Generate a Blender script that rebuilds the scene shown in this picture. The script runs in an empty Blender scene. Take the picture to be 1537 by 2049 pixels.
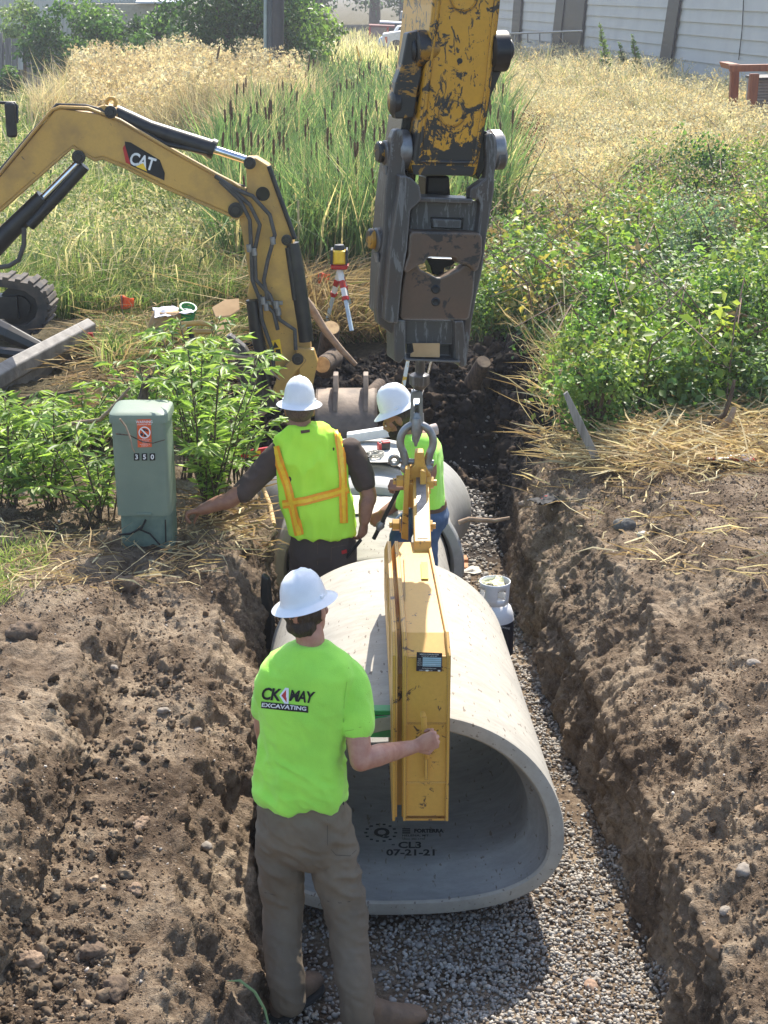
import bpy, bmesh, math, random
import numpy as np
from mathutils import Vector, Matrix
from mathutils.bvhtree import BVHTree
random.seed(7); rng = np.random.default_rng(11)
scene = bpy.context.scene
COL = scene.collection
PI = math.pi
# ---------------------------------------------------------------- camera maths
FPX = 3078.0; CAMZ = 4.0; TH = math.atan(1052/FPX); CC, SS = math.cos(TH), math.sin(TH)
def ray(px, py):
    a = (px-768.5)/FPX; v = (py-1024.5)/FPX
    return Vector((a, CC-v*SS, -(v*CC+SS)))
def W(px, py, Y):
    d = ray(px, py); t = Y/d.y
    return Vector((d.x*t, Y, CAMZ+d.z*t))
def G(px, py, z):
    d = ray(px, py); t = (z-CAMZ)/d.z
    return Vector((d.x*t, d.y*t, z))
def vec(*a): return Vector(a)
# ---------------------------------------------------------------- numpy noise
def _h(i, j, k, s):
    n = (i*73856093) ^ (j*19349663) ^ (k*83492791) ^ (s*2654435)
    n = (n ^ (n >> 13))*1274126177; n = n & 0x7fffffff; n = (n ^ (n >> 16)) & 0xffff
    return n/65535.0
def vnoise(p, s=0):
    p = np.asarray(p, float); f = np.floor(p); i = f.astype(np.int64); t = p-f; t = t*t*(3-2*t)
    r = 0
    for a in (0, 1):
        wa = t[..., 0] if a else 1-t[..., 0]
        for b in (0, 1):
            wb = t[..., 1] if b else 1-t[..., 1]
            for c in (0, 1):
                wc = t[..., 2] if c else 1-t[..., 2]
                r = r+wa*wb*wc*_h(i[..., 0]+a, i[..., 1]+b, i[..., 2]+c, s)
    return r*2-1
def fbm(p, sc, o=4, s=0, g=.5):
    r = 0; a = 1; p = np.asarray(p, float)*sc; tot = 0
    for k in range(o):
        r = r+a*vnoise(p+17.3*k, s+k); tot += a; a *= g; p = p*2.03
    return r/tot
def smooth01(x): x = np.clip(x, 0, 1); return x*x*(3-2*x)
# ---------------------------------------------------------------- materials
def nd(nt, typ, **kw):
    n = nt.nodes.new(typ)
    for k, v in kw.items():
        if k in n.inputs: n.inputs[k].default_value = v
        else: setattr(n, k, v)
    return n
def ramp(nt, fac, stops):
    n = nt.nodes.new('ShaderNodeValToRGB'); e = n.color_ramp.elements
    while len(e) < len(stops): e.new(.5)
    for i, (p, c) in enumerate(stops):
        e[i].position = p; e[i].color = c if len(c) == 4 else (*c, 1)
    nt.links.new(fac, n.inputs[0]); return n.outputs[0]
def mixc(nt, fac, a, b, mode='MIX'):
    n = nt.nodes.new('ShaderNodeMix'); n.data_type = 'RGBA'; n.blend_type = mode
    for s, v in ((n.inputs[0], fac), (n.inputs[6], a), (n.inputs[7], b)):
        if hasattr(v, 'is_output'): nt.links.new(v, s)
        else: s.default_value = v if not isinstance(v, tuple) or len(v) == 4 else (*v, 1)
    return n.outputs[2]
def noise(nt, co, scale, detail=4, rough=.55, dist=0):
    n = nd(nt, 'ShaderNodeTexNoise', Scale=scale, Detail=detail, Roughness=rough, Distortion=dist)
    nt.links.new(co, n.inputs['Vector']); return n.outputs[0]
def mapping(nt, co, sc=(1, 1, 1), rot=(0, 0, 0)):
    n = nt.nodes.new('ShaderNodeMapping'); n.inputs['Scale'].default_value = sc; n.inputs['Rotation'].default_value = rot
    nt.links.new(co, n.inputs[0]); return n.outputs[0]
def bump(nt, bsdf, h, strength, dist=.01):
    b = nd(nt, 'ShaderNodeBump', Strength=strength, Distance=dist)
    nt.links.new(h, b.inputs['Height']); nt.links.new(b.outputs[0], bsdf.inputs['Normal'])
def newmat(name):
    m = bpy.data.materials.new(name); m.use_nodes = True; nt = m.node_tree
    b = nt.nodes['Principled BSDF']; co = nt.nodes.new('ShaderNodeTexCoord').outputs['Object']
    return m, nt, b, co
def mat(name, c, rough=.6, metal=0, c2=None, scale=8, lo=.4, hi=.65, bmp=0, bscale=40, spec=.5, detail=5, sc3=(1, 1, 1), coat=0, sheen=0, bd=.01):
    m, nt, b, co = newmat(name); L = nt.links
    b.inputs['Roughness'].default_value = rough; b.inputs['Metallic'].default_value = metal
    b.inputs['Specular IOR Level'].default_value = spec
    if coat: b.inputs['Coat Weight'].default_value = coat
    if sheen: b.inputs['Sheen Weight'].default_value = sheen
    v = mapping(nt, co, sc3)
    if c2 is None: c2 = tuple(x*.8 for x in c)
    L.new(ramp(nt, noise(nt, v, scale, detail), [(lo, c), (hi, c2)]), b.inputs['Base Color'])
    if bmp: bump(nt, b, noise(nt, v, bscale, 4), bmp, bd)
    return m
def attrmat(name, rough=.55, trans=.35, spec=.3, var=.25, bmp=0, bscale=60, tint=(1.2, 1.3, .75), gain=1):
    m, nt, b, co = newmat(name); L = nt.links
    a = nt.nodes.new('ShaderNodeAttribute'); a.attribute_name = 'Col'
    hue = gain if isinstance(gain, tuple) else None; gain = 1 if hue else gain
    n = noise(nt, co, 6, 3)
    k = nd(nt, 'ShaderNodeMapRange'); k.inputs['From Min'].default_value = .3; k.inputs['From Max'].default_value = .7
    k.inputs['To Min'].default_value = (1-var)*gain; k.inputs['To Max'].default_value = (1+var)*gain; L.new(n, k.inputs[0])
    s = nt.nodes.new('ShaderNodeVectorMath'); s.operation = 'SCALE'; L.new(a.outputs['Color'], s.inputs[0]); L.new(k.outputs[0], s.inputs['Scale'])
    if hue:
        h_ = nt.nodes.new('ShaderNodeVectorMath'); h_.operation = 'MULTIPLY'; h_.inputs[1].default_value = hue; L.new(s.outputs[0], h_.inputs[0]); s = h_
    L.new(s.outputs[0], b.inputs['Base Color']); b.inputs['Roughness'].default_value = rough; b.inputs['Specular IOR Level'].default_value = spec
    if bmp: bump(nt, b, noise(nt, co, bscale, 4), bmp)
    if trans:
        t = nt.nodes.new('ShaderNodeBsdfTranslucent'); g = nt.nodes.new('ShaderNodeVectorMath'); g.operation = 'MULTIPLY'
        g.inputs[1].default_value = tint; L.new(s.outputs[0], g.inputs[0]); L.new(g.outputs[0], t.inputs[0])
        mx = nt.nodes.new('ShaderNodeMixShader'); mx.inputs[0].default_value = trans
        L.new(b.outputs[0], mx.inputs[1]); L.new(t.outputs[0], mx.inputs[2]); L.new(mx.outputs[0], nt.nodes['Material Output'].inputs[0])
    return m
# ---------------------------------------------------------------- objects
BASE = {}
def thing(name, label, cat, loc=(0, 0, 0), group=None):
    o = bpy.data.objects.new(name, None); COL.objects.link(o); o.location = loc; o.empty_display_size = .1
    o['label'] = label; o['category'] = cat
    if group: o['group'] = group
    BASE[o] = Vector(loc); return o
def tag(o, label=None, cat=None, group=None, kind=None):
    for k, v in (('label', label), ('category', cat), ('group', group), ('kind', kind)):
        if v: o[k] = v
    return o
def link(name, me, parent=None):
    o = bpy.data.objects.new(name, me); COL.objects.link(o)
    if parent:
        o.parent = parent
        if parent in BASE: o.location = -BASE[parent]
    return o
class MB:
    def __init__(s): s.v = []; s.f = []; s.m = []; s.mi = 0
    def add(s, vs, fs):
        n = len(s.v); s.v += [tuple(v) for v in vs]; s.f += [tuple(i+n for i in f) for f in fs]; s.m += [s.mi]*len(fs); return s
    def box(s, c, d, rot=None):
        c = Vector(c); R = rot if rot is not None else Matrix.Identity(3); vs = []
        for x in (-.5, .5):
            for y in (-.5, .5):
                for z in (-.5, .5): vs.append(c+R@Vector((x*d[0], y*d[1], z*d[2])))
        return s.add(vs, [(0, 1, 3, 2), (4, 6, 7, 5), (0, 4, 5, 1), (2, 3, 7, 6), (0, 2, 6, 4), (1, 5, 7, 3)])
    def tube(s, pts, rad, n=12, cap=True, flat=1.0, up=None):
        pts = [Vector(p) for p in pts]; k = len(pts)
        if not hasattr(rad, '__len__'): rad = [rad]*k
        vs = []; u0 = None
        for i, p in enumerate(pts):
            t = (pts[min(i+1, k-1)]-pts[max(i-1, 0)]).normalized()
            if u0 is None:
                u0 = Vector(up) if up else (Vector((0, 0, 1)) if abs(t.z) < .9 else Vector((1, 0, 0)))
            u = (u0-t*u0.dot(t)).normalized(); u0 = u; w = t.cross(u)
            for j in range(n):
                a = 2*PI*j/n; vs.append(p+u*math.cos(a)*rad[i]+w*math.sin(a)*rad[i]*flat)
        fs = [(i*n+j, i*n+(j+1) % n, (i+1)*n+(j+1) % n, (i+1)*n+j) for i in range(k-1) for j in range(n)]
        if cap: fs += [tuple(range(n))[::-1], tuple((k-1)*n+j for j in range(n))]
        return s.add(vs, fs)
    def cyl(s, a, b, r, r2=None, n=16): return s.tube([a, b], [r, r if r2 is None else r2], n)
    def lathe(s, c, prof, n=32, ax=(0, 0, 1), sx=1, sy=1, close=False):
        q = Vector((0, 0, 1)).rotation_difference(Vector(ax)); c = Vector(c); vs = []; k = len(prof)
        for r, z in prof:
            for j in range(n):
                a = 2*PI*j/n; vs.append(c+q@Vector((r*math.cos(a)*sx, r*math.sin(a)*sy, z)))
        fs = [(i*n+j, i*n+(j+1) % n, (i+1)*n+(j+1) % n, (i+1)*n+j) for i in range(k-1) for j in range(n)]
        if close: fs += [((k-1)*n+j, (k-1)*n+(j+1) % n, (j+1) % n, j) for j in range(n)]
        else:
            if prof[0][0] > 1e-6: fs.append(tuple(range(n))[::-1])
            if prof[-1][0] > 1e-6: fs.append(tuple((k-1)*n+j for j in range(n)))
        return s.add(vs, fs)
    def ell(s, c, r, n=20, m=12, rot=None):
        c = Vector(c); R = rot if rot is not None else Matrix.Identity(3); vs = []
        for i in range(m+1):
            ph = PI*i/m
            for j in range(n):
                a = 2*PI*j/n; vs.append(c+R@Vector((r[0]*math.sin(ph)*math.cos(a), r[1]*math.sin(ph)*math.sin(a), -r[2]*math.cos(ph))))
        fs = [(i*n+j, i*n+(j+1) % n, (i+1)*n+(j+1) % n, (i+1)*n+j) for i in range(m) for j in range(n)]
        return s.add(vs, fs)
    def prism(s, poly, d):
        n = len(poly); poly = [Vector(p) for p in poly]; d = Vector(d); vs = poly+[p+d for p in poly]
        fs = [tuple(range(n)), tuple(range(n, 2*n))[::-1]]+[(i, (i+1) % n, n+(i+1) % n, n+i) for i in range(n)]
        return s.add(vs, fs)
    def ppx(s, pts, Y, depth, dv=(0, 1, 0)):
        return s.prism([W(x, y, Y) for x, y in pts], Vector(dv)*depth)
    def loft(s, secs, n=28, cap=True):
        vs = []; k = len(secs)
        for sec in secs:
            c, A, B = Vector(sec[0]), Vector(sec[1]), Vector(sec[2]); e = sec[3] if len(sec) > 3 else 2.0
            for j in range(n):
                a = 2*PI*j/n; ca, sa = math.cos(a), math.sin(a)
                vs.append(c+A*math.copysign(abs(ca)**(2/e), ca)+B*math.copysign(abs(sa)**(2/e), sa))
        fs = [(i*n+j, i*n+(j+1) % n, (i+1)*n+(j+1) % n, (i+1)*n+j) for i in range(k-1) for j in range(n)]
        if cap: fs += [tuple(range(n))[::-1], tuple((k-1)*n+j for j in range(n))]
        return s.add(vs, fs)
    def build(s, name, m, parent=None, smooth=False, bevel=0, seg=2):
        me = bpy.data.meshes.new(name); me.from_pydata(s.v, [], s.f); ms = m if isinstance(m, (list, tuple)) else [m]
        for x in ms: me.materials.append(x)
        if len(ms) > 1: me.polygons.foreach_set('material_index', s.m)
        bm = bmesh.new(); bm.from_mesh(me); bmesh.ops.recalc_face_normals(bm, faces=bm.faces); bm.to_mesh(me); bm.free()
        if smooth:
            me.polygons.foreach_set('use_smooth', [True]*len(me.polygons))
            me.set_sharp_from_angle(angle=math.radians(smooth if smooth > 1 else 40))
        me.update(); o = link(name, me, parent)
        if bevel:
            b = o.modifiers.new('bevel', 'BEVEL'); b.width = bevel; b.segments = seg; b.limit_method = 'ANGLE'; b.angle_limit = math.radians(35)
        return o
def npmesh(name, V, F, m, parent=None, smooth=False, col=None, attrs=None):
    """V (n,3); F list of int arrays (k,3)/(k,4)"""
    if not isinstance(F, (list, tuple)): F = [F]
    me = bpy.data.meshes.new(name); me.vertices.add(len(V)); me.vertices.foreach_set('co', np.ascontiguousarray(V, np.float32).ravel())
    li = np.concatenate([f.ravel() for f in F]); tot = np.concatenate([np.full(len(f), f.shape[1]) for f in F])
    st = np.concatenate([[0], np.cumsum(tot)[:-1]])
    me.loops.add(len(li)); me.loops.foreach_set('vertex_index', li.astype(np.int32))
    me.polygons.add(len(tot)); me.polygons.foreach_set('loop_start', st.astype(np.int32))
    me.update(calc_edges=True); me.validate()
    if smooth: me.polygons.foreach_set('use_smooth', np.ones(len(tot), bool))
    if col is not None:
        c = np.ones((len(V), 4), np.float32); c[:, :3] = col
        a = me.color_attributes.new('Col', 'FLOAT_COLOR', 'POINT'); a.data.foreach_set('color', c.ravel())
    for k, v in (attrs or {}).items():
        a = me.attributes.new(k, 'FLOAT', 'POINT'); a.data.foreach_set('value', v.astype(np.float32))
    if m: me.materials.append(m)
    return link(name, me, parent)
def norm(a): return a/np.maximum(np.linalg.norm(a, axis=-1, keepdims=True), 1e-9)
def blades(base, off, width, droop, col, tipcol=None):
    """curved pointed blades: base(N,3) off(N,3) width(N) droop(N,3)"""
    N = len(base); side = norm(np.cross(off, rng.normal(size=(N, 3))))*width[:, None]*.5
    mid = base+off*.55-droop*.25; tip = base+off+droop
    V = np.stack([base-side*.7, base+side*.7, mid+side, mid-side, tip], 1).reshape(-1, 3)
    i = np.arange(N)[:, None]*5
    C = np.repeat(col[:, None], 5, 1)
    if tipcol is not None: C[:, 4] = tipcol; C[:, 2:4] = .5*(C[:, 2:4]+tipcol[:, None])
    return V, [i+np.array([[0, 1, 2, 3]]), i+np.array([[3, 2, 4]])], C.reshape(-1, 3)
def leaves(c, d, n, L, Wd, col):
    """rhombic folded leaves: centre c, direction d, normal n"""
    N = len(c); d = norm(d); s = norm(np.cross(d, n)); n = np.cross(s, d)
    L = L[:, None]; Wd = Wd[:, None]
    V = np.stack([c, c+d*L*.45+s*Wd*.5+n*Wd*.15, c+d*L-n*L*.12, c+d*L*.45-s*Wd*.5+n*Wd*.15], 1).reshape(-1, 3)
    i = np.arange(N)[:, None]*4
    return V, [i+np.array([[0, 1, 2]]), i+np.array([[0, 2, 3]])], np.repeat(col, 4, 0)
def join(parts):
    V = []; F = []; C = []; n = 0
    for v, f, c in parts:
        V.append(v); C.append(c); F += [x+n for x in f]; n += len(v)
    return np.concatenate(V), F, np.concatenate(C)
_t = (1+5**.5)/2
ICO = norm(np.array([(-1, _t, 0), (1, _t, 0), (-1, -_t, 0), (1, -_t, 0), (0, -1, _t), (0, 1, _t), (0, -1, -_t), (0, 1, -_t), (_t, 0, -1), (_t, 0, 1), (-_t, 0, -1), (-_t, 0, 1)], float))
ICF = np.array([(0, 11, 5), (0, 5, 1), (0, 1, 7), (0, 7, 10), (0, 10, 11), (1, 5, 9), (5, 11, 4), (11, 10, 2), (10, 7, 6), (7, 1, 8), (3, 9, 4), (3, 4, 2), (3, 2, 6), (3, 6, 8), (3, 8, 9), (4, 9, 5), (2, 4, 11), (6, 2, 10), (8, 6, 7), (9, 8, 1)])
def ico2():
    V = list(map(tuple, ICO)); F = []; mp = {}
    def md(a, b):
        k = (min(a, b), max(a, b))
        if k not in mp:
            p = np.array(V[a])+np.array(V[b]); p /= np.linalg.norm(p); mp[k] = len(V); V.append(tuple(p))
        return mp[k]
    for a, b, c in ICF:
        ab, bc, ca = md(a, b), md(b, c), md(c, a); F += [(a, ab, ca), (b, bc, ab), (c, ca, bc), (ab, bc, ca)]
    return np.array(V), np.array(F)
IC2, IF2 = ico2()
def ico_sub(V, F):
    V = list(map(tuple, V)); mp = {}; G_ = []
    def md(a, b):
        k = (min(a, b), max(a, b))
        if k not in mp: p = np.array(V[a])+np.array(V[b]); p /= np.linalg.norm(p); mp[k] = len(V); V.append(tuple(p))
        return mp[k]
    for a, b, c in F: ab, bc, ca = md(a, b), md(b, c), md(c, a); G_ += [(a, ab, ca), (b, bc, ab), (c, ca, bc), (ab, bc, ca)]
    return np.array(V), np.array(G_)
IC3, IF3 = ico_sub(IC2, IF2)
def randrot(N):
    q = norm(rng.normal(size=(N, 4))); w, x, y, z = q.T
    return np.stack([1-2*(y*y+z*z), 2*(x*y-z*w), 2*(x*z+y*w), 2*(x*y+z*w), 1-2*(x*x+z*z), 2*(y*z-x*w), 2*(x*z-y*w), 2*(y*z+x*w), 1-2*(x*x+y*y)], 1).reshape(-1, 3, 3)
def stones(pos, size, col, jit=.18, flat=.7, fine=False):
    N = len(pos); B, Fc = (IC2, IF2) if fine else (ICO, ICF); K = len(B)
    v = B[None]*(1+rng.normal(size=(N, K, 1))*jit*.6)+rng.normal(size=(N, K, 3))*jit*.3
    v = v*(np.array([1, .8, flat])*(1+rng.normal(size=(N, 3))*.15))[:, None]*size[:, None, None]
    R = randrot(N); v = np.einsum('nij,nkj->nki', R, v)
    v[:, :, 2] *= .85
    V = (v+pos[:, None]).reshape(-1, 3); i = np.arange(N)[:, None, None]*K
    return V, [(i+Fc[None]).reshape(-1, 3)], np.repeat(col, K, 0)
def rugged(pos, size, col, flat=.75, amp=.75, sc=1.9):
    N = len(pos); K = len(IC3); sd_ = rng.uniform(0, 90, (N, 1, 3)); q = IC3[None]+sd_
    v = IC3[None]*(1+amp*fbm(q, sc, 3, 3, .6)[..., None]*1.3+.12*fbm(q, 5, 2, 8)[..., None])
    v = v*(np.array([1, .85, flat])*(1+rng.normal(size=(N, 3))*.2))[:, None]*size[:, None, None]; R = randrot(N); v = np.einsum('nij,nkj->nki', R, v)
    V = (v+pos[:, None]).reshape(-1, 3); i = np.arange(N)[:, None, None]*K
    return V, [(i+IF3[None]).reshape(-1, 3)], np.repeat(col, K, 0)
def palette(N, cols, w=None, var=.12):
    c = np.array(cols, float); k = rng.choice(len(c), N, p=w); return np.clip(c[k]*(1+rng.normal(size=(N, 1))*var), .004, 1)
def bvh_of(o):
    me = o.data; mw = Matrix.Translation(o.location+(BASE.get(o.parent, Vector()) if o.parent else Vector()))
    return BVHTree.FromPolygons([mw@v.co for v in me.vertices], [tuple(p.vertices) for p in me.polygons])
EYE = Vector((0, 0, CAMZ))
def proj(bvh, px, py, off=.003):
    d = ray(px, py).normalized(); h = bvh.ray_cast(EYE, d)
    if h[0] is None: return None
    n = h[1];  n = -n if n.dot(d) > 0 else n
    return h[0]+n*off
def dgrid(mb, bvh, rows, off=.003):
    """rows: list of rows of pixel points projected on a surface"""
    vs = []; ok = True
    P = [[proj(bvh, x, y, off) for x, y in r] for r in rows]
    idx = {}
    for i, r in enumerate(P):
        for j, p in enumerate(r):
            if p is not None: idx[i, j] = len(vs); vs.append(p)
    fs = []
    for i in range(len(P)-1):
        for j in range(len(P[0])-1):
            q = [(i, j), (i, j+1), (i+1, j+1), (i+1, j)]
            if all(k in idx for k in q):
                pp = [P[a][b] for a, b in q]
                if max((pp[a]-pp[(a+1) % 4]).length for a in range(4)) < .12: fs.append(tuple(idx[k] for k in q))
    mb.add(vs, fs)
def dquad(mb, bvh, q, nx=6, ny=6, off=.003):
    (a, b, c, d) = [Vector(p) for p in q]; rows = []
    for i in range(ny+1):
        l = a.lerp(d, i/ny); r = b.lerp(c, i/ny); rows.append([tuple(l.lerp(r, j/nx)) for j in range(nx+1)])
    dgrid(mb, bvh, rows, off)
def textmesh(s, size=1, bold=0, shear=0, sx=1, align='CENTER', space=1.0, res=3):
    cu = bpy.data.curves.new('t', 'FONT'); cu.body = s; cu.size = size; cu.offset = bold; cu.shear = shear; cu.align_x = align; cu.align_y = 'CENTER'
    cu.space_character = space; cu.resolution_u = res; o = bpy.data.objects.new('t', cu); COL.objects.link(o)
    bpy.context.view_layer.update(); me = o.evaluated_get(bpy.context.evaluated_depsgraph_get()).to_mesh()
    vs = [(v.co.x*sx, v.co.y) for v in me.vertices]; fs = [tuple(p.vertices) for p in me.polygons]
    o.to_mesh_clear() if False else None
    bpy.data.objects.remove(o); bpy.data.curves.remove(cu); return vs, fs
def text_px(mb, bvh, s, c, h, ang=0, off=.004, up=None, **kw):
    """text at pixel c, cap height ~h px, rotated ang deg in the picture, stuck on the surface"""
    vs, fs = textmesh(s, size=h*1.4, **kw); a = math.radians(ang); out = []
    for x, y in vs:
        X = x*math.cos(a)-(-y)*math.sin(a); Y = x*math.sin(a)+(-y)*math.cos(a)
        p = proj(bvh, c[0]+X, c[1]+Y, off); out.append(p if p is not None else None)
    mb.add([p or Vector() for p in out], [f for f in fs if all(out[i] is not None for i in f)])
def text_fit(mb, bvh, s, x0, y0, x1, y1, off=.004, skew=0, **kw):
    vs, fs = textmesh(s, size=1, **kw); a = [v[0] for v in vs]; b = [v[1] for v in vs]; mx, Mx, my, My = min(a), max(a), min(b), max(b); out = []
    for x, y in vs:
        u = (x-mx)/(Mx-mx); v = (My-y)/(My-my); out.append(proj(bvh, x0+(x1-x0)*u, y0+(y1-y0)*v+skew*u, off))
    mb.add([p or Vector() for p in out], [f for f in fs if all(out[i] is not None for i in f)])
def text3(mb, s, M, size, **kw):
    """text in plane: M maps (x,y,0)"""
    vs, fs = textmesh(s, size=size, **kw); mb.add([M@Vector((x, y, 0)) for x, y in vs], fs)
def remeshed(name, mb, vox, m, parent=None, it=5, fac=.5, wr=None):
    me = bpy.data.meshes.new(name); me.from_pydata(mb.v, [], mb.f)
    bm = bmesh.new(); bm.from_mesh(me); bmesh.ops.recalc_face_normals(bm, faces=bm.faces); bm.to_mesh(me); bm.free()
    o = bpy.data.objects.new(name, me); COL.objects.link(o)
    r = o.modifiers.new('r', 'REMESH'); r.mode = 'VOXEL'; r.voxel_size = vox
    s = o.modifiers.new('s', 'SMOOTH'); s.factor = fac; s.iterations = it
    bpy.context.view_layer.update(); dg = bpy.context.evaluated_depsgraph_get()
    nm = bpy.data.meshes.new_from_object(o.evaluated_get(dg)); nm.name = name
    bpy.data.objects.remove(o); bpy.data.meshes.remove(me)
    n = len(nm.vertices); co = np.empty(n*3, np.float32); nm.vertices.foreach_get('co', co); co = co.reshape(-1, 3)
    if wr is not None:
        no = np.empty(n*3, np.float32); nm.vertices.foreach_get('normal', no); no = no.reshape(-1, 3)
        co = co+no*wr(co, no)[:, None]; nm.vertices.foreach_set('co', co.astype(np.float32).ravel())
    nm.polygons.foreach_set('use_smooth', [True]*len(nm.polygons)); nm.update()
    nm.materials.clear()
    for x in (m if isinstance(m, (list, tuple)) else [m]): nm.materials.append(x)
    return link(name, nm, parent)
# ================================================================ WORLD, CAMERA
cam = bpy.data.cameras.new('camera'); camo = bpy.data.objects.new('camera', cam); COL.objects.link(camo); scene.camera = camo
camo.location = (0, 0, CAMZ); camo.rotation_euler = (PI/2-TH, 0, 0)
cam.sensor_fit = 'VERTICAL'; cam.sensor_height = 36; cam.lens = 36*FPX/2049; cam.clip_end = 1000; cam.clip_start = .05
scene.render.resolution_x = 768; scene.render.resolution_y = 1024
w = bpy.data.worlds.new('World'); scene.world = w; w.use_nodes = True; nt = w.node_tree
SUN_EL = math.radians(50); SUN_AZ = math.radians(14)      # azimuth measured from +Y towards +X
sky = nt.nodes.new('ShaderNodeTexSky'); sky.sky_type = 'NISHITA'; sky.sun_disc = False; sky.sun_elevation = SUN_EL; sky.sun_rotation = SUN_AZ
sky.dust_density = 1.5
bgn = nt.nodes['Background']; nt.links.new(sky.outputs[0], bgn.inputs[0]); bgn.inputs[1].default_value = .15
sl = bpy.data.lights.new('sun', 'SUN'); sl.energy = 4.3; sl.angle = math.radians(.5); sl.color = (1, .93, .82)
so = bpy.data.objects.new('sun', sl); COL.objects.link(so)
sd = Vector((math.sin(SUN_AZ)*math.cos(SUN_EL), math.cos(SUN_AZ)*math.cos(SUN_EL), math.sin(SUN_EL)))
so.rotation_euler = sd.to_track_quat('Z', 'Y').to_euler(); so.location = (0, 0, 20)
scene.view_settings.view_transform = 'Standard'; scene.view_settings.look = 'None'; scene.view_settings.exposure = 1.05; scene.view_settings.gamma = 1
# ================================================================ MATERIALS
def dirt_mat():
    m, nt, b, co = newmat('soil'); L = nt.links
    at = nt.nodes.new('ShaderNodeAttribute'); at.attribute_name = 'mud'; ag = nt.nodes.new('ShaderNodeAttribute'); ag.attribute_name = 'turf'
    n1 = noise(nt, co, 2.2, 6, .65); n2 = noise(nt, co, 22, 6, .7); n3 = noise(nt, co, 130, 3, .6)
    base = ramp(nt, n1, [(.36, (.085, .059, .039)), (.48, (.185, .136, .092)), (.62, (.32, .25, .175))])
    fine = ramp(nt, n2, [(.3, (.38, .34, .32)), (.52, (1, 1, 1)), (.75, (1.3, 1.3, 1.3))])
    c = mixc(nt, 1, base, fine, 'MULTIPLY')
    vo = nd(nt, 'ShaderNodeTexVoronoi', Scale=38.0); L.new(co, vo.inputs['Vector'])
    c = mixc(nt, ramp(nt, vo.outputs['Distance'], [(.08, (.35,)*3), (.22, (0,)*3)]), c, (.42, .36, .29))
    c = mixc(nt, at.outputs['Fac'], c, ramp(nt, n2, [(.35, (.012, .011, .011)), (.7, (.045, .038, .034))]))
    c = mixc(nt, ag.outputs['Fac'], c, ramp(nt, n2, [(.35, (.05, .045, .02)), (.65, (.12, .1, .05))]))
    L.new(c, b.inputs['Base Color']); b.inputs['Roughness'].default_value = .95; b.inputs['Specular IOR Level'].default_value = .15
    ad = nt.nodes.new('ShaderNodeMath'); ad.operation = 'MULTIPLY_ADD'; L.new(n3, ad.inputs[0]); ad.inputs[1].default_value = .35; L.new(n2, ad.inputs[2])
    bump(nt, b, ad.outputs[0], 1.0, .03); return m
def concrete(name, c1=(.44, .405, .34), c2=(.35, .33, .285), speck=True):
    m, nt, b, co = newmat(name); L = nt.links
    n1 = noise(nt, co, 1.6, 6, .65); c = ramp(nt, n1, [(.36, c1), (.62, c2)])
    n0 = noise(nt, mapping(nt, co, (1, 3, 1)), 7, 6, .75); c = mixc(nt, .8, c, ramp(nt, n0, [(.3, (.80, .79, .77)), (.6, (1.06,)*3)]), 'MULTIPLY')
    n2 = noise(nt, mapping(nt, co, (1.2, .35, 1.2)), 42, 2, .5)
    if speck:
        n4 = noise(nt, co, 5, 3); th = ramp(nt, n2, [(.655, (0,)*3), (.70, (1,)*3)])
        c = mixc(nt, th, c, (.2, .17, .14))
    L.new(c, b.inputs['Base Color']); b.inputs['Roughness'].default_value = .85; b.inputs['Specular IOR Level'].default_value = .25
    bump(nt, b, noise(nt, co, 70, 5, .7), .25, .004); return m
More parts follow.
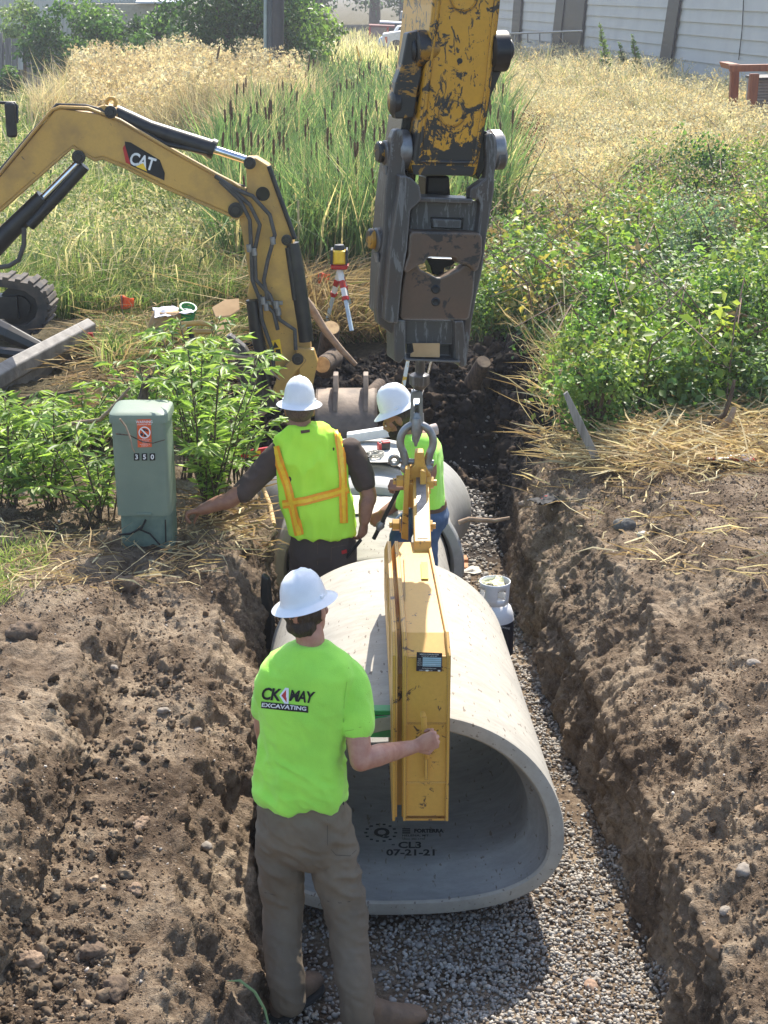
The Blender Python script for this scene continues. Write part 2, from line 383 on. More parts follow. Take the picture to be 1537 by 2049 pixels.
def paint(name, c, wear=(.03, .026, .022), amt=.62, scale=9, rough=.42, dirt=.5, dc=(.16, .1, .05), str3=(1, 1, 1), edge=None, er=.012, grad=None, eth=.03):
    """enamel paint with worn patches, scratches and grime"""
    m, nt, b, co = newmat(name); L = nt.links
    n1 = noise(nt, mapping(nt, co, str3), scale, 8, .72, .6); n2 = noise(nt, co, 3, 5, .6); n3 = noise(nt, co, 60, 4, .7)
    base = mixc(nt, ramp(nt, n2, [(.42, (0,)*3), (.75, (dirt,)*3)]), c, dc)
    base = mixc(nt, ramp(nt, n3, [(.3, (.25,)*3), (.6, (0,)*3)]), base, tuple(x*.7 for x in c))
    if grad:
        sp = nt.nodes.new('ShaderNodeSeparateXYZ'); L.new(co, sp.inputs[0]); mr = nt.nodes.new('ShaderNodeMapRange'); mr.inputs['From Min'].default_value = grad[0]; mr.inputs['From Max'].default_value = grad[1]; mr.inputs['To Min'].default_value = grad[2]; mr.inputs['To Max'].default_value = 0; L.new(sp.outputs['Z'], mr.inputs[0])
        ad = nt.nodes.new('ShaderNodeMath'); L.new(n1, ad.inputs[0]); L.new(mr.outputs[0], ad.inputs[1]); n1 = ad.outputs[0]
        n5 = noise(nt, mapping(nt, co, (1, 1, .45), (0, .5, 0)), 34, 4, .6, 1.2); ad2 = nt.nodes.new('ShaderNodeMath'); ad2.operation = 'MULTIPLY_ADD'; L.new(mr.outputs[0], ad2.inputs[0]); ad2.inputs[1].default_value = .5; L.new(n5, ad2.inputs[2])
    w_ = ramp(nt, n1, [(amt, (0,)*3), (amt+.02, (1,)*3)]); res = mixc(nt, w_, base, wear)
    if grad: res = mixc(nt, ramp(nt, ad2.outputs[0], [(.585, (0,)*3), (.60, (.95,)*3)]), res, wear)
    if edge:
        bv = nd(nt, 'ShaderNodeBevel', Radius=er); bv.samples = 4; ge = nt.nodes.new('ShaderNodeNewGeometry'); dt = nt.nodes.new('ShaderNodeVectorMath'); dt.operation = 'DOT_PRODUCT'; L.new(bv.outputs[0], dt.inputs[0]); L.new(ge.outputs['Normal'], dt.inputs[1])
        mu = nt.nodes.new('ShaderNodeMath'); mu.operation = 'MULTIPLY_ADD'; L.new(n3, mu.inputs[0]); mu.inputs[1].default_value = .10; L.new(dt.outputs['Value'], mu.inputs[2])
        res = mixc(nt, ramp(nt, mu.outputs[0], [(1.0-eth, (1,)*3), (1.03-eth, (0,)*3)]), res, edge)
    L.new(res, b.inputs['Base Color']); b.inputs['Roughness'].default_value = rough
    bump(nt, b, n3, .08, .003); return m
M = {}
M['soil'] = dirt_mat()
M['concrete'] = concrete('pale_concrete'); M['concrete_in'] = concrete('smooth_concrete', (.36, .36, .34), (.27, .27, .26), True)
M['concrete2'] = concrete('aged_concrete', (.5, .49, .46), (.42, .42, .4), False)
M['gasket'] = mat('black_rubber', (.012, .012, .012), .5)
M['stencil'] = mat('stencil_paint', (.02, .02, .02), .8)
M['stone'] = attrmat('gravel_stone', .75, 0, .3, .15, .2, 90)
M['clod'] = attrmat('soil_clod', .95, 0, .1, .3, .6, 45)
M['leaf'] = attrmat('leaf', .45, .45, .4, .2, gain=1.4)
M['grass'] = attrmat('grass_blade', .55, .42, .25, .2, gain=1.2, tint=(1.15, 1.2, .8))
M['dry'] = attrmat('dry_stalk', .8, .33, .1, .15, gain=(1.12, 1.17, .96), tint=(1.03, 1, .76))
M['bark'] = mat('bark', (.13, .09, .06), .9, c2=(.05, .035, .025), scale=14, bmp=.8, bscale=25, sc3=(3, 3, .6))
M['cutwood'] = mat('cut_wood', (.62, .42, .2), .8, c2=(.45, .28, .13), scale=20)
M['greywood'] = mat('weathered_wood', (.3, .28, .26), .9, c2=(.17, .155, .14), scale=6, bmp=.5, bscale=30, sc3=(6, 6, .5))
M['redwood'] = mat('stained_wood', (.3, .085, .03), .6, c2=(.2, .05, .02), scale=5, bmp=.2, bscale=30, sc3=(5, 5, .6))
M['yellow'] = paint('lifter_yellow', (.66, .36, .07), edge=(.2, .1, .05), er=.008, eth=.10, amt=.605, scale=14, wear=(.1, .055, .03), dirt=.35, dc=(.42, .22, .04))
M['catyel'] = paint('machine_yellow', (.62, .36, .085), edge=(.16, .10, .05), er=.012, eth=.07, amt=.64, scale=10, wear=(.10, .07, .045), dirt=.8, dc=(.25, .15, .07))
M['wornyel'] = paint('worn_yellow', (.68, .33, .02), grad=(3.22, 3.62, .13), edge=(.05, .035, .02), er=.012, amt=.575, scale=11, dirt=.4, dc=(.4, .2, .03), rough=.35, str3=(1, 1, 1))
M['wornyel2'] = paint('greasy_yellow', (.5, .24, .02), amt=.46, scale=6, dirt=.8, dc=(.1, .06, .02), rough=.4)
M['steel'] = paint('dark_steel', (.08, .072, .064), edge=(.2, .195, .19), er=.012, eth=.035, wear=(.17, .165, .155), amt=.56, scale=7, dirt=.95, dc=(.085, .055, .036), rough=.42, str3=(5, 5, .7))
M['rust'] = paint('brown_steel', (.12, .078, .05), edge=(.26, .24, .21), er=.014, eth=.035, wear=(.04, .033, .028), amt=.55, scale=6, dirt=.8, dc=(.17, .09, .05), rough=.55)
M['galv'] = mat('galvanised', (.3, .3, .3), .45, .7, (.2, .2, .2), 20, bmp=.15)
M['black'] = mat('black_steel', (.02, .02, .021), .4, .2, (.035, .033, .03), 10)
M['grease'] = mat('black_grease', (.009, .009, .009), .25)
M['chrome'] = mat('chrome', (.75, .75, .77), .12, 1)
M['hose'] = mat('hydraulic_hose', (.05, .048, .045), .6, 0, (.09, .08, .07), 12)
M['rubber'] = mat('track_rubber', (.045, .042, .04), .85, 0, (.13, .105, .08), 6)
M['bucket'] = mat('scoured_steel', (.24, .185, .14), .65, .2, (.11, .085, .065), 5, bmp=.2)
M['white'] = mat('white_plastic', (.82, .83, .84), .35, 0, (.74, .75, .76), 10)
M['whitep'] = mat('white_paint', (.78, .78, .76), .5, 0, (.66, .66, .63), 10)
M['red'] = mat('red_paint', (.5, .02, .02), .4); M['orange'] = mat('fluorescent_orange', (1, .13, .02), .5)
M['orangel'] = mat('orange_sticker', (.75, .12, .03), .5, c2=(.65, .1, .03)); M['green'] = mat('green_paint', (.03, .3, .09), .5, c2=(.05, .16, .06))
M['padgreen'] = mat('pedestal_green', (.20, .255, .19), .55, 0, (.165, .215, .165), 3.5, bmp=.1, bscale=80)
M['padgreen2'] = mat('pedestal_base_green', (.15, .21, .165), .7, 0, (.1, .15, .12), 12)
M['skin'] = mat('skin', (.50, .26, .18), .5, 0, (.42, .19, .13), 25, bmp=.08, bscale=120)
M['skin2'] = mat('tanned_skin', (.3, .145, .085), .5, 0, (.24, .11, .065), 25, bmp=.08, bscale=120)
M['hair'] = mat('dark_hair', (.035, .022, .015), .6, 0, (.06, .035, .02), 60, bmp=.9, bscale=160, sc3=(1, 1, .3))
M['hairg'] = mat('short_greying_hair', (.13, .085, .06), .8, 0, (.08, .05, .035), 90, bmp=.6, bscale=200)
M['lime'] = mat('lime_cotton', (.44, .92, .10), .85, 0, (.37, .82, .09), 6, bmp=.3, bscale=220, sheen=.2)
M['lime2'] = mat('lime_mesh', (.55, .97, .07), .8, 0, (.5, .92, .06), 6, bmp=.25, bscale=260)
M['tape_o'] = mat('orange_reflective_tape', (1, .42, .02), .4, 0, (.95, .33, .02), 30); M['tape_y'] = mat('yellow_reflective_tape', (1, .66, .04), .3, 0, (.9, .55, .04), 40)
M['khaki'] = mat('khaki_canvas', (.205, .16, .11), .9, 0, (.16, .124, .085), 5, bmp=.25, bscale=240)
M['brownp'] = mat('brown_canvas', (.075, .055, .045), .9, 0, (.055, .04, .033), 6, bmp=.3, bscale=220)
M['tee'] = mat('charcoal_tee', (.085, .058, .045), .9, 0, (.06, .042, .034), 6, bmp=.2, bscale=220)
M['denim'] = mat('denim', (.045, .085, .16), .9, 0, (.09, .14, .23), 9, bmp=.3, bscale=220)
M['leather'] = mat('boot_leather', (.19, .125, .08), .75, 0, (.11, .075, .05), 12, bmp=.3, bscale=60)
M['sole'] = mat('boot_sole', (.03, .028, .026), .8); M['belt'] = mat('belt', (.1, .045, .02), .5)
M['navy'] = mat('navy_label', (.012, .014, .03), .4); M['print_w'] = mat('white_print', (.85, .85, .85), .6); M['print_k'] = mat('black_print', (.012, .012, .012), .7)
M['labelblue'] = mat('pale_blue_print', (.42, .6, .72), .5); M['cloth'] = mat('pale_cloth', (.6, .56, .48), .9, c2=(.5, .45, .37), scale=9)
M['card'] = mat('cardboard', (.5, .34, .18), .9, c2=(.4, .26, .13), scale=6); M['glass'] = mat('dark_glass', (.02, .025, .03), .08)
M['beard'] = mat('beard', (.03, .02, .014), .9, bmp=.9, bscale=150)
M['brick'] = mat('orange_brick', (.52, .27, .15), .9, c2=(.42, .2, .1), scale=20, bmp=.3, bscale=80)
# ================================================================ GROUND
ST = [ # Y : [(X,Z) x14]
 (2.0, [(-1.55, .97), (-1.40, .64), (-.80, .56), (-.52, .18), (-.45, .02), (1.24, .02), (1.33, .5), (1.75, .82), (2.2, 1.0)]),
 (5.0, [(-1.53, .97), (-1.38, .64), (-.84, .58), (-.56, .20), (-.50, .01), (1.20, .01), (1.29, .46), (1.72, .8), (2.2, .98)]),
 (6.5, [(-1.52, .95), (-1.36, .68), (-.92, .68), (-.66, .30), (-.60, -.06), (1.14, -.06), (1.23, .4), (1.68, .76), (2.15, .95)]),
 (8.0, [(-1.5, .89), (-1.32, .85), (-.95, .82), (-.70, .52), (-.64, -.14), (1.08, -.14), (1.17, .33), (1.55, .7), (2.0, .9)]),
 (9.0, [(-1.5, .87), (-1.3, .86), (-.95, .83), (-.71, .75), (-.67, -.2), (1.03, -.2), (1.11, .28), (1.42, .64), (1.9, .87)]),
 (10.3, [(-1.7, .86), (-1.5, .85), (-1.2, .83), (-1.0, .75), (-.95, -.3), (.98, -.28), (1.05, .22), (1.3, .6), (1.8, .85)]),
 (12.0, [(-2.0, .86), (-1.8, .84), (-1.5, .8), (-1.34, .6), (-1.25, -.34), (1.0, -.33), (1.08, .15), (1.3, .5), (1.8, .82)]),
 (13.6, [(-2.0, .86), (-1.8, .82), (-1.5, .76), (-1.36, .5), (-1.2, -.34), (1.15, -.34), (1.25, .1), (1.45, .5), (1.9, .8)]),
 (14.4, [(-2.0, .85), (-1.8, .8), (-1.5, .7), (-1.3, .5), (-1.1, .35), (1.1, .45), (1.3, .6), (1.6, .72), (2.0, .82)]),
 (16, [(-2.2, .85), (-2, .82), (-1.6, .78), (-1.3, .7), (-1.0, .64), (.9, .62), (1.2, .7), (1.7, .8), (2.4, .9)]),
 (25, [(-4.0, .88), (-3, .85), (-2.4, .78), (-2, .68), (-1.0, .6), (1.2, .6), (1.8, .7), (2.6, .9), (3.6, 1.1)]),
 (45, [(-6.0, .9), (-4, .88), (-3.4, .8), (-2.8, .75), (-1.0, .7), (1.6, .7), (2.4, .85), (3.6, 1.1), (5.0, 1.35)]),
 (80, [(-6.0, .95), (-4, .95), (-3.4, .95), (-2.8, .95), (-1.0, .95), (1.6, .95), (2.4, 1.0), (3.6, 1.1), (5.0, 1.3)]),
 (400, [(-6.0, 1), (-4, 1), (-3.4, 1), (-2.8, 1), (-1.0, 1), (1.6, 1), (2.4, 1), (3.6, 1), (5.0, 1)])]
SY = np.array([s[0] for s in ST], float)
SX = np.array([[-150, -30, -7, -3.2]+[p[0] for p in s[1]]+[4.2+s[0]*.03, 8+s[0]*.05, 30, 160] for s in ST])
for i, s in enumerate(ST):
    if s[0] > 20: SX[i, 3] = -7.5; SX[i, 2] = -10
SZ = np.array([[.95, .93, .93, .93]+[p[1] for p in s[1]]+[s[1][-1][1]+(.05 if s[0] < 60 else 0), s[1][-1][1]+(.15 if s[0] < 60 else 0), 1.3 if s[0] < 60 else 1.0, 1.3 if s[0] < 60 else 1.0] for s in ST])
def prof(y):
    return np.stack([np.interp(y, SY, SX[:, k]) for k in range(SX.shape[1])], -1), np.stack([np.interp(y, SY, SZ[:, k]) for k in range(SZ.shape[1])], -1)
seg_n = [6, 8, 36, 60, 34, 90, 50, 50, 230, 64, 84, 64, 80, 30, 12, 5]
seg_n = [4, 8, 30, 70, 36, 80, 56, 70, 110, 76, 90, 60, 70, 26, 10, 4]
rows = np.concatenate([np.arange(2.0, 4.0, .1), np.arange(4.0, 9.5, .0145), np.arange(9.5, 16, .028), 16+np.cumsum(np.linspace(.05, 1.6, 70)), [90, 110, 150, 220, 400]])
PX, PZ = prof(rows); cols = []; zz = []
for k, n in enumerate(seg_n):
    t = np.arange(n)/n; cols.append(PX[:, k:k+1]*(1-t)+PX[:, k+1:k+2]*t); zz.append(PZ[:, k:k+1]*(1-t)+PZ[:, k+1:k+2]*t)
cols.append(PX[:, -1:]); zz.append(PZ[:, -1:])
GX = np.concatenate(cols, 1); GZ = np.concatenate(zz, 1); GY = np.repeat(rows[:, None], GX.shape[1], 1)
def sm(A, it):
    for _ in range(it): A[:, 1:-1] = .25*A[:, :-2]+.5*A[:, 1:-1]+.25*A[:, 2:]
    return A
GX = sm(GX, 3); GZ = sm(GZ, 3)
P0 = np.stack([GX, GY, GZ], -1)
dx = np.gradient(P0, axis=1); dy = np.gradient(P0, axis=0); NN = norm(np.cross(dx, dy)); NN[NN[..., 2] < 0] *= -1
fx = np.interp(GY.ravel(), SY, SX[:, 8]).reshape(GX.shape); fx2 = np.interp(GY.ravel(), SY, SX[:, 9]).reshape(GX.shape)
isfloor = smooth01((GX-fx+.02)/.06)*smooth01((fx2-GX+.02)/.06)*smooth01((14-GY)/.4)
near = smooth01((16-GY)/2)*smooth01((7-np.abs(GX))/2)
big = fbm(P0*np.array([1, .55, 1]), 1.7, 3, 3); med = fbm(P0, 6, 5, 9, .68); fin = fbm(P0, 34, 3, 21, .75)
rid = 1-np.abs(fbm(P0*np.array([1, .7, 1.3]), 4.2, 3, 31, .55))*2
lump = np.clip(fbm(P0, 16, 2, 41)*1.6-.25, 0, 1)
amp = near*(1-isfloor)
D = amp*(big*.07+med*.034+fin*.014+(rid-.5)*.045+lump*.018)+near*isfloor*(med*.012)+(1-near)*big*.06
steep = 1-np.clip(NN[..., 2], 0, 1)
sl_ = smooth01((steep-.08)/.2)*(1-smooth01((steep-.75)/.2)); D = D+amp*sl_*(1-np.abs(fbm(np.stack([P0[..., 0]*.35+P0[..., 1]*.25, P0[..., 1], P0[..., 2]*.2], -1), 5.5, 4, 91, .55))*2.2)*.05
D = D+amp*fbm(P0, 70, 2, 95)*.006+amp*np.clip(fbm(P0, 9, 3, 97, .65)-.12, 0, 1)*.05
D = D+amp*steep*fbm(P0*np.array([1, 1, .35]), 11, 3, 51, .6)*.05
P1 = P0+NN*D[..., None]
# bury the unseen horizontal drift of the wall across the floor
mud = smooth01((GY-11.0+.6*fbm(P0, 1.5, 2, 61))/.7)*smooth01((17-GY)/1.5)*smooth01((2.6-np.abs(GX-.2)+.5*fbm(P0, 2, 2, 63))/.5)
turf = np.maximum(smooth01((GY-14.5)/1.5), smooth01((GY-9.3+.3*fbm(P0, 2, 2, 65))/.8)*smooth01((-1.25-GX)/.4)*.8)
mud = np.where(GY > 16.5, 0, mud)
R_, C_ = GX.shape; ii = (np.arange(R_-1)[:, None]*C_+np.arange(C_-1)[None]).ravel()
ground = npmesh('ground', P1.reshape(-1, 3), np.stack([ii, ii+1, ii+1+C_, ii+C_], 1), M['soil'], smooth=True, attrs={'mud': mud.ravel(), 'turf': turf.ravel()})
ground['kind'] = 'structure'; ground['label'] = 'brown soil ground with the dug trench and its banks'
_ty = np.concatenate([np.arange(2, 18, .05), np.arange(18, 120, .5)]); _tx = np.arange(-30, 30, .05)
_px, _pz = prof(_ty); _T = np.stack([np.interp(_tx, _px[i], _pz[i]) for i in range(len(_ty))])
def gz(x, y):
    x = np.asarray(x, float); y = np.asarray(y, float); yi = np.clip(np.interp(y, _ty, np.arange(len(_ty))), 0, len(_ty)-1.001); xi = np.clip((x+30)/.05, 0, len(_tx)-1.001)
    a = yi.astype(int); b = xi.astype(int); ta = yi-a; tb = xi-b
    return (_T[a, b]*(1-ta)*(1-tb)+_T[a+1, b]*ta*(1-tb)+_T[a, b+1]*(1-ta)*tb+_T[a+1, b+1]*ta*tb)
_gv = P1[:, ::2].reshape(-1, 3)
_sel = (rows > 3.9) & (rows < 16.2); _cs = slice(12, C_-14)
_sub = P1[_sel][:, _cs]; r2, c2 = _sub.shape[:2]; _i = (np.arange(r2-1)[:, None]*c2+np.arange(c2-1)[None]).ravel()
GB = BVHTree.FromPolygons(_sub.reshape(-1, 3).tolist(), np.stack([_i, _i+1, _i+1+c2, _i+c2], 1).tolist())
def drop(x, y, top=5):
    h = GB.ray_cast(Vector((x, y, top)), Vector((0, 0, -1)))
    return (h[0].z, h[1]) if h[0] is not None else (float(gz(x, y)), Vector((0, 0, 1)))
# gravel bed: the stones themselves
def scatter(n, x0, x1, y0, y1): return rng.uniform(x0, x1, n), rng.uniform(y0, y1, n)
parts = []
for (y0, y1, dens, s0, s1) in ((4.6, 7.6, 5200, .0055, .0135), (7.6, 10.5, 2600, .008, .016), (10.5, 14.2, 1000, .012, .022)):
    n = int((y1-y0)*2.0*dens); x, y = scatter(n, -1.0, 1.35, y0, y1)
    l = np.interp(y, SY, SX[:, 8])-.03; r = np.interp(y, SY, SX[:, 9])+.06
    dens_k = fbm(np.stack([x, y, x*0], 1), 1.8, 3, 71); edge = np.minimum(x-l, r-x)
    k = (x > l) & (x < r) & (rng.random(n) < np.clip(.62+dens_k*1.4+(edge-.12)*1.2, .12, 1)) & ~((np.abs(x+.05) < .55) & (y > 6.6) & (y < 13))
    x, y = x[k], y[k]; z = gz(np.clip(x, l[k]+.04, r[k]-.07), y); s = rng.uniform(s0, s1, len(x))*(1+.5*(rng.random(len(x)) > .93))
    c = palette(len(x), [(.36, .335, .295), (.29, .27, .24), (.43, .40, .35), (.23, .205, .18), (.33, .27, .21), (.38, .33, .26), (.15, .115, .085)], [.25, .24, .12, .12, .11, .08, .08])
    parts.append(stones(np.stack([x, y, z+s*.25+rng.random(len(x))*.012], 1), s, c, .14, .62))
V, F, C = join(parts); gr = npmesh('gravel_bed', V, F, M['stone'], smooth=True, col=C); tag(gr, 'grey gravel bed along the trench floor', None, None, 'stuff'); 0
# loose clods and pebbles on the banks
n = 150000; x, y = scatter(n, -3.2, 3.8, 4.0, 11.5); k = np.zeros(n, bool)
l = np.interp(y, SY, SX[:, 7]); r = np.interp(y, SY, SX[:, 10]); dk = fbm(np.stack([x, y, x*0], 1), 1.3, 3, 81)
k = ((x < l) | (x > r)) & (rng.random(n) < np.clip(.45+dk*1.6, .08, 1)) & (np.abs(x) < .8+y*.29)
x, y = x[k], y[k]; n = len(x); s = .0025+.0075*rng.random(n)**3+.008*(rng.random(n) > .985)*rng.random(n)
zs = np.array([drop(a, b)[0] for a, b in zip(x, y)])
c = palette(n, [(.18, .125, .08), (.25, .18, .12), (.12, .085, .056), (.34, .27, .2), (.45, .41, .36)], [.38, .28, .24, .075, .025])
V, F, C = join([stones(np.stack([x, y, zs+s*.3], 1), s, c, .25, .75)])
o = npmesh('soil_crumbs', V, F, M['clod'], smooth=False, col=C); tag(o, 'loose crumbs of soil and pebbles on the banks', 'soil', None, 'stuff')
# ================================================================ CONCRETE PIPES
def arch(a, bt, bb, n=96, e=2.5):
    o = []
    for j in range(n):
        t = 2*PI*j/n; c, s = math.cos(t), math.sin(t)
        o.append((a*c, bt*s) if s >= 0 else (a*math.copysign(abs(c)**(2/e), c), -bb*abs(s)**(2/e)))
    return np.array(o)
def inset(o, d):
    t = np.roll(o, -1, 0)-np.roll(o, 1, 0); n = norm(np.stack([t[:, 1], -t[:, 0]], 1)); return o-n*d
def pipe_mesh(mb, A, B, rings, zc):
    """rings: (t along axis 0..1, outline)"""
    A = Vector(A); B = Vector(B); ax = (B-A); L = ax.length; ax.normalize(); rt = Vector((ax.y, -ax.x, 0)).normalized(); up = Vector((0, 0, 1)); n = len(rings[0][1]); vs = []
    for t, o in rings:
        c = A+ax*t
        for x, z in o: vs.append(c+rt*x+up*(z+zc))
    k = len(rings); mb.add(vs, [(i*n+j, (i+1)*n+j, (i+1)*n+(j+1) % n, i*n+(j+1) % n) for i in range(k-1) for j in range(n)])
OUT = arch(.685, .635, .365)
near_pipe = thing('concrete_pipe', 'pale arched concrete pipe hanging nearest the camera, its open mouth stencilled CL3', 'pipe', (.118, 5.95, .05), 'concrete drainage pipes')
A1, B1 = (.118, 5.95, .05), (.022, 7.95, .05)
mb = MB(); pipe_mesh(mb, A1, B1, [(1.96, inset(OUT, .16)), (2.0, inset(OUT, .08)), (2.0, inset(OUT, .035)), (1.97, inset(OUT, .022)), (1.0, inset(OUT, .012)), (.3, inset(OUT, .004)), (.02, inset(OUT, 0)), (.004, inset(OUT, .004)), (0, inset(OUT, .016)), (0, inset(OUT, .062)), (.012, inset(OUT, .072))], .365)
barrel = mb.build('barrel', M['concrete'], near_pipe, smooth=50)
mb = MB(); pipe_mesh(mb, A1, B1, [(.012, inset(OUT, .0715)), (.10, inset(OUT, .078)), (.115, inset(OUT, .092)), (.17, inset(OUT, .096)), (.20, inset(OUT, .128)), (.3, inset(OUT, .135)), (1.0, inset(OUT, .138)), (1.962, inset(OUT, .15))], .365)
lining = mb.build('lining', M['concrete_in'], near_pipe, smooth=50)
LB = bvh_of(lining); mb = MB()
text_fit(mb, LB, 'CL3', 797, 1685, 843, 1698, .002, bold=.03)
text_fit(mb, LB, '-', 784, 1690, 790, 1692, .002)
text_fit(mb, LB, '07-21-21', 773, 1700, 870, 1713, .002, bold=.03)
text_fit(mb, LB, 'FORTERRA', 829, 1659, 888, 1667, .002, bold=.05)
text_fit(mb, LB, 'HELENA, MT', 805, 1670.5, 858, 1675, .002, bold=.015)
text_fit(mb, LB, '(406) 442-1790', 806, 1678, 850, 1682, .002, bold=.01)
mb.build('stencilled_lettering', M['stencil'], near_pipe); mb = MB()
text_fit(mb, LB, 'Q', 748, 1657, 780, 1678, .002, bold=.05)
for k in range(14):
    a = 2*PI*k/14; dquad(mb, LB, [(762+30*math.cos(a)-3, 1667+17*math.sin(a)-1.5), (762+30*math.cos(a)+3, 1667+17*math.sin(a)-1.5), (762+30*math.cos(a)+3, 1667+17*math.sin(a)+1.5), (762+30*math.cos(a)-3, 1667+17*math.sin(a)+1.5)], 1, 1, .002)
mb.build('stencilled_emblem', M['stencil'], near_pipe); mb = MB()
for k in range(3): dquad(mb, LB, [(805, 1658+k*4), (821, 1658+k*4), (821, 1660.6+k*4), (805, 1660.6+k*4)], 2, 1, .002)
mb.build('stencilled_bars', M['stencil'], near_pipe)
# second pipe: bell mouth ring + body
p2 = thing('concrete_pipe', 'concrete pipe laid behind the two men, thick grey bell mouth with a black gasket inside', 'pipe', (-.107, 10.26, -.3), 'concrete drainage pipes')
A2, B2 = (-.107, 10.26, -.3), (-.15, 11.35, -.3)
mb = MB(); pipe_mesh(mb, A2, B2, [(1.1, inset(OUT, .05)), (.3, inset(OUT, .03)), (.03, inset(OUT, 0)), (.0, inset(OUT, .02)), (0, inset(OUT, .075)), (.02, inset(OUT, .09)), (.12, inset(OUT, .1)), (.13, inset(OUT, .15)), (1.1, inset(OUT, .16))], .365)
mb.build('bell', M['concrete2'], p2, smooth=50)
mb = MB(); pipe_mesh(mb, A2, B2, [(.06, inset(OUT, .099)), (.065, inset(OUT, .112)), (.10, inset(OUT, .112)), (.105, inset(OUT, .101))], .365)
mb.build('gasket', M['gasket'], p2, smooth=50)
# tongue section standing out of the bell
p3 = thing('concrete_pipe', 'sunlit narrow concrete pipe section between the two men, seated in the grey bell mouth', 'pipe', (-.09, 9.5, -.28), 'concrete drainage pipes')
O3 = arch(.545, .5, .31)
mb = MB(); pipe_mesh(mb, (-.055, 9.02, -.28), (-.11, 10.45, -.28), [(1.42, inset(O3, .08)), (1.42, inset(O3, 0)), (.02, inset(O3, 0)), (0, inset(O3, .015)), (0, inset(O3, .07)), (.02, inset(O3, .08)), (1.42, inset(O3, .08))], .4)
mb.build('tongue', M['concrete'], p3, smooth=50)
# flared end section
p4 = thing('flared_pipe_end', 'wide flared concrete end section at the far end of the trench, tools lying on top', 'pipe end', (-.15, 11.0, -.3))
mb = MB(); rg = []
for t, a in ((0, .64), (.12, .66), (.3, .73), (.45, .80), (.6, .86), (.66, .87)): rg.append((t, arch(a, .64-.03*t, .38, 96, 2.6)))
rg2 = [(.66, inset(rg[-1][1], .09))]+[(t, inset(o, .1)) for t, o in rg[::-1]]
pipe_mesh(mb, (-.14, 10.85, -.32), (-.22, 12.35, -.30), (rg+rg2)[::-1], .37)
mb.build('shell', M['concrete2'], p4, smooth=50)
def top_of(px, py, z=.745): return G(px, py, z)
# ================================================================ PIPE HOOK
hk = thing('pipe_hook', 'yellow steel C-shaped pipe hook hung from the shackle, its lower arm inside the near pipe', 'lifting hook', (.19, 6.2, .9))
def yz(mb, poly, x0, x1): mb.prism([(x0, y, z) for y, z in poly], (x1-x0, 0, 0)); return mb
# side plates profile (Y,Z)
outl = [(5.56, .76), (5.55, 1.1), (5.56, 1.50), (5.66, 1.56), (6.50, 1.64), (6.60, 1.60), (7.15, 1.36), (7.2, 1.14), (6.45, 1.12), (5.95, 1.10), (5.84, 1.02), (5.83, .95), (5.9, .925), (7.2, .915), (7.25, .87), (7.15, .82), (6.2, .77), (5.7, .73)]
def lens(c, ry, rz, n=14): return [(c[0]+ry*math.cos(2*PI*k/n), c[1]+rz*math.sin(2*PI*k/n)) for k in range(n)]
def plate(x0, x1, holes=()):
    bm = bmesh.new(); loops = []
    import mathutils.geometry as mg
    polys = [[Vector((y, z, 0)) for y, z in outl]]+[[Vector((y, z, 0)) for y, z in h] for h in holes]
    tris = mg.tessellate_polygon(polys); allp = [p for q in polys for p in q]; n = len(allp); bm.free()
    vs = [(x0, p.x, p.y) for p in allp]+[(x1, p.x, p.y) for p in allp]; fs = [tuple(t) for t in tris]+[tuple(i+n for i in t)[::-1] for t in tris]; o = 0
    for q in polys:
        k = len(q); fs += [(o+i, o+(i+1) % k, n+o+(i+1) % k, n+o+i) for i in range(k)]; o += k
    return MB().add(vs, fs)
holes = [lens((6.0, 1.36), .09, .15), lens((6.35, 1.42), .12, .12), lens((6.75, 1.33), .12, .09)]
plate(.034, .046, [lens((5.74, 1.12), .05, .12)]+holes).build('side_plate', M['yellow'], hk)
plate(.252, .264).build('side_plate', M['yellow'], hk)
plate(.078, .090, [lens((5.76, 1.2), .05, .12)]).build('side_plate', M['yellow'], hk)
# box web behind the flanges: face strips
mb = MB()
def strip(ys, x0a, x1a, x0b, x1b, a, b, th=.012):
    """panel from a(y,z) to b(y,z)"""
    (ya, za), (yb, zb) = a, b; d = Vector((0, yb-ya, zb-za)).normalized(); nrm = Vector((0, -d.z, d.y))*-th
    mb.add([Vector((x0a, ya, za)), Vector((x1a, ya, za)), Vector((x1b, yb, zb)), Vector((x0b, yb, zb))]+[Vector(p)+nrm for p in ((x0a, ya, za), (x1a, ya, za), (x1b, yb, zb), (x0b, yb, zb))], [(0, 1, 2, 3), (7, 6, 5, 4), (0, 4, 5, 1), (1, 5, 6, 2), (2, 6, 7, 3), (3, 7, 4, 0)])
strip(0, .09, .252, .09, .252, (5.583, .77), (5.572, .93)); strip(0, .09, .252, .09, .252, (5.568, .935), (5.566, 1.2)); strip(0, .09, .252, .09, .252, (5.562, 1.205), (5.566, 1.49))
strip(0, .09, .252, .09, .252, (5.575, 1.495), (5.68, 1.548)); strip(0, .09, .252, .09, .252, (5.68, 1.548), (6.52, 1.628)); strip(0, .046, .078, .046, .078, (5.62, .80), (5.61, 1.4)); strip(0, .046, .078, .046, .078, (5.61, 1.4), (6.5, 1.5))
strip(0, .09, .252, .09, .252, (7.2, .905), (5.9, .91)); strip(0, .09, .252, .09, .252, (5.6, .75), (7.15, .815)); strip(0, .034, .264, .034, .264, (6.0, 1.105), (7.15, 1.125))
mb.build('web_panel', M['yellow'], hk)
mb = MB()
for z in (.93, 1.2, 1.49): mb.cyl((.088, 5.572, z), (.254, 5.572, z), .0055)
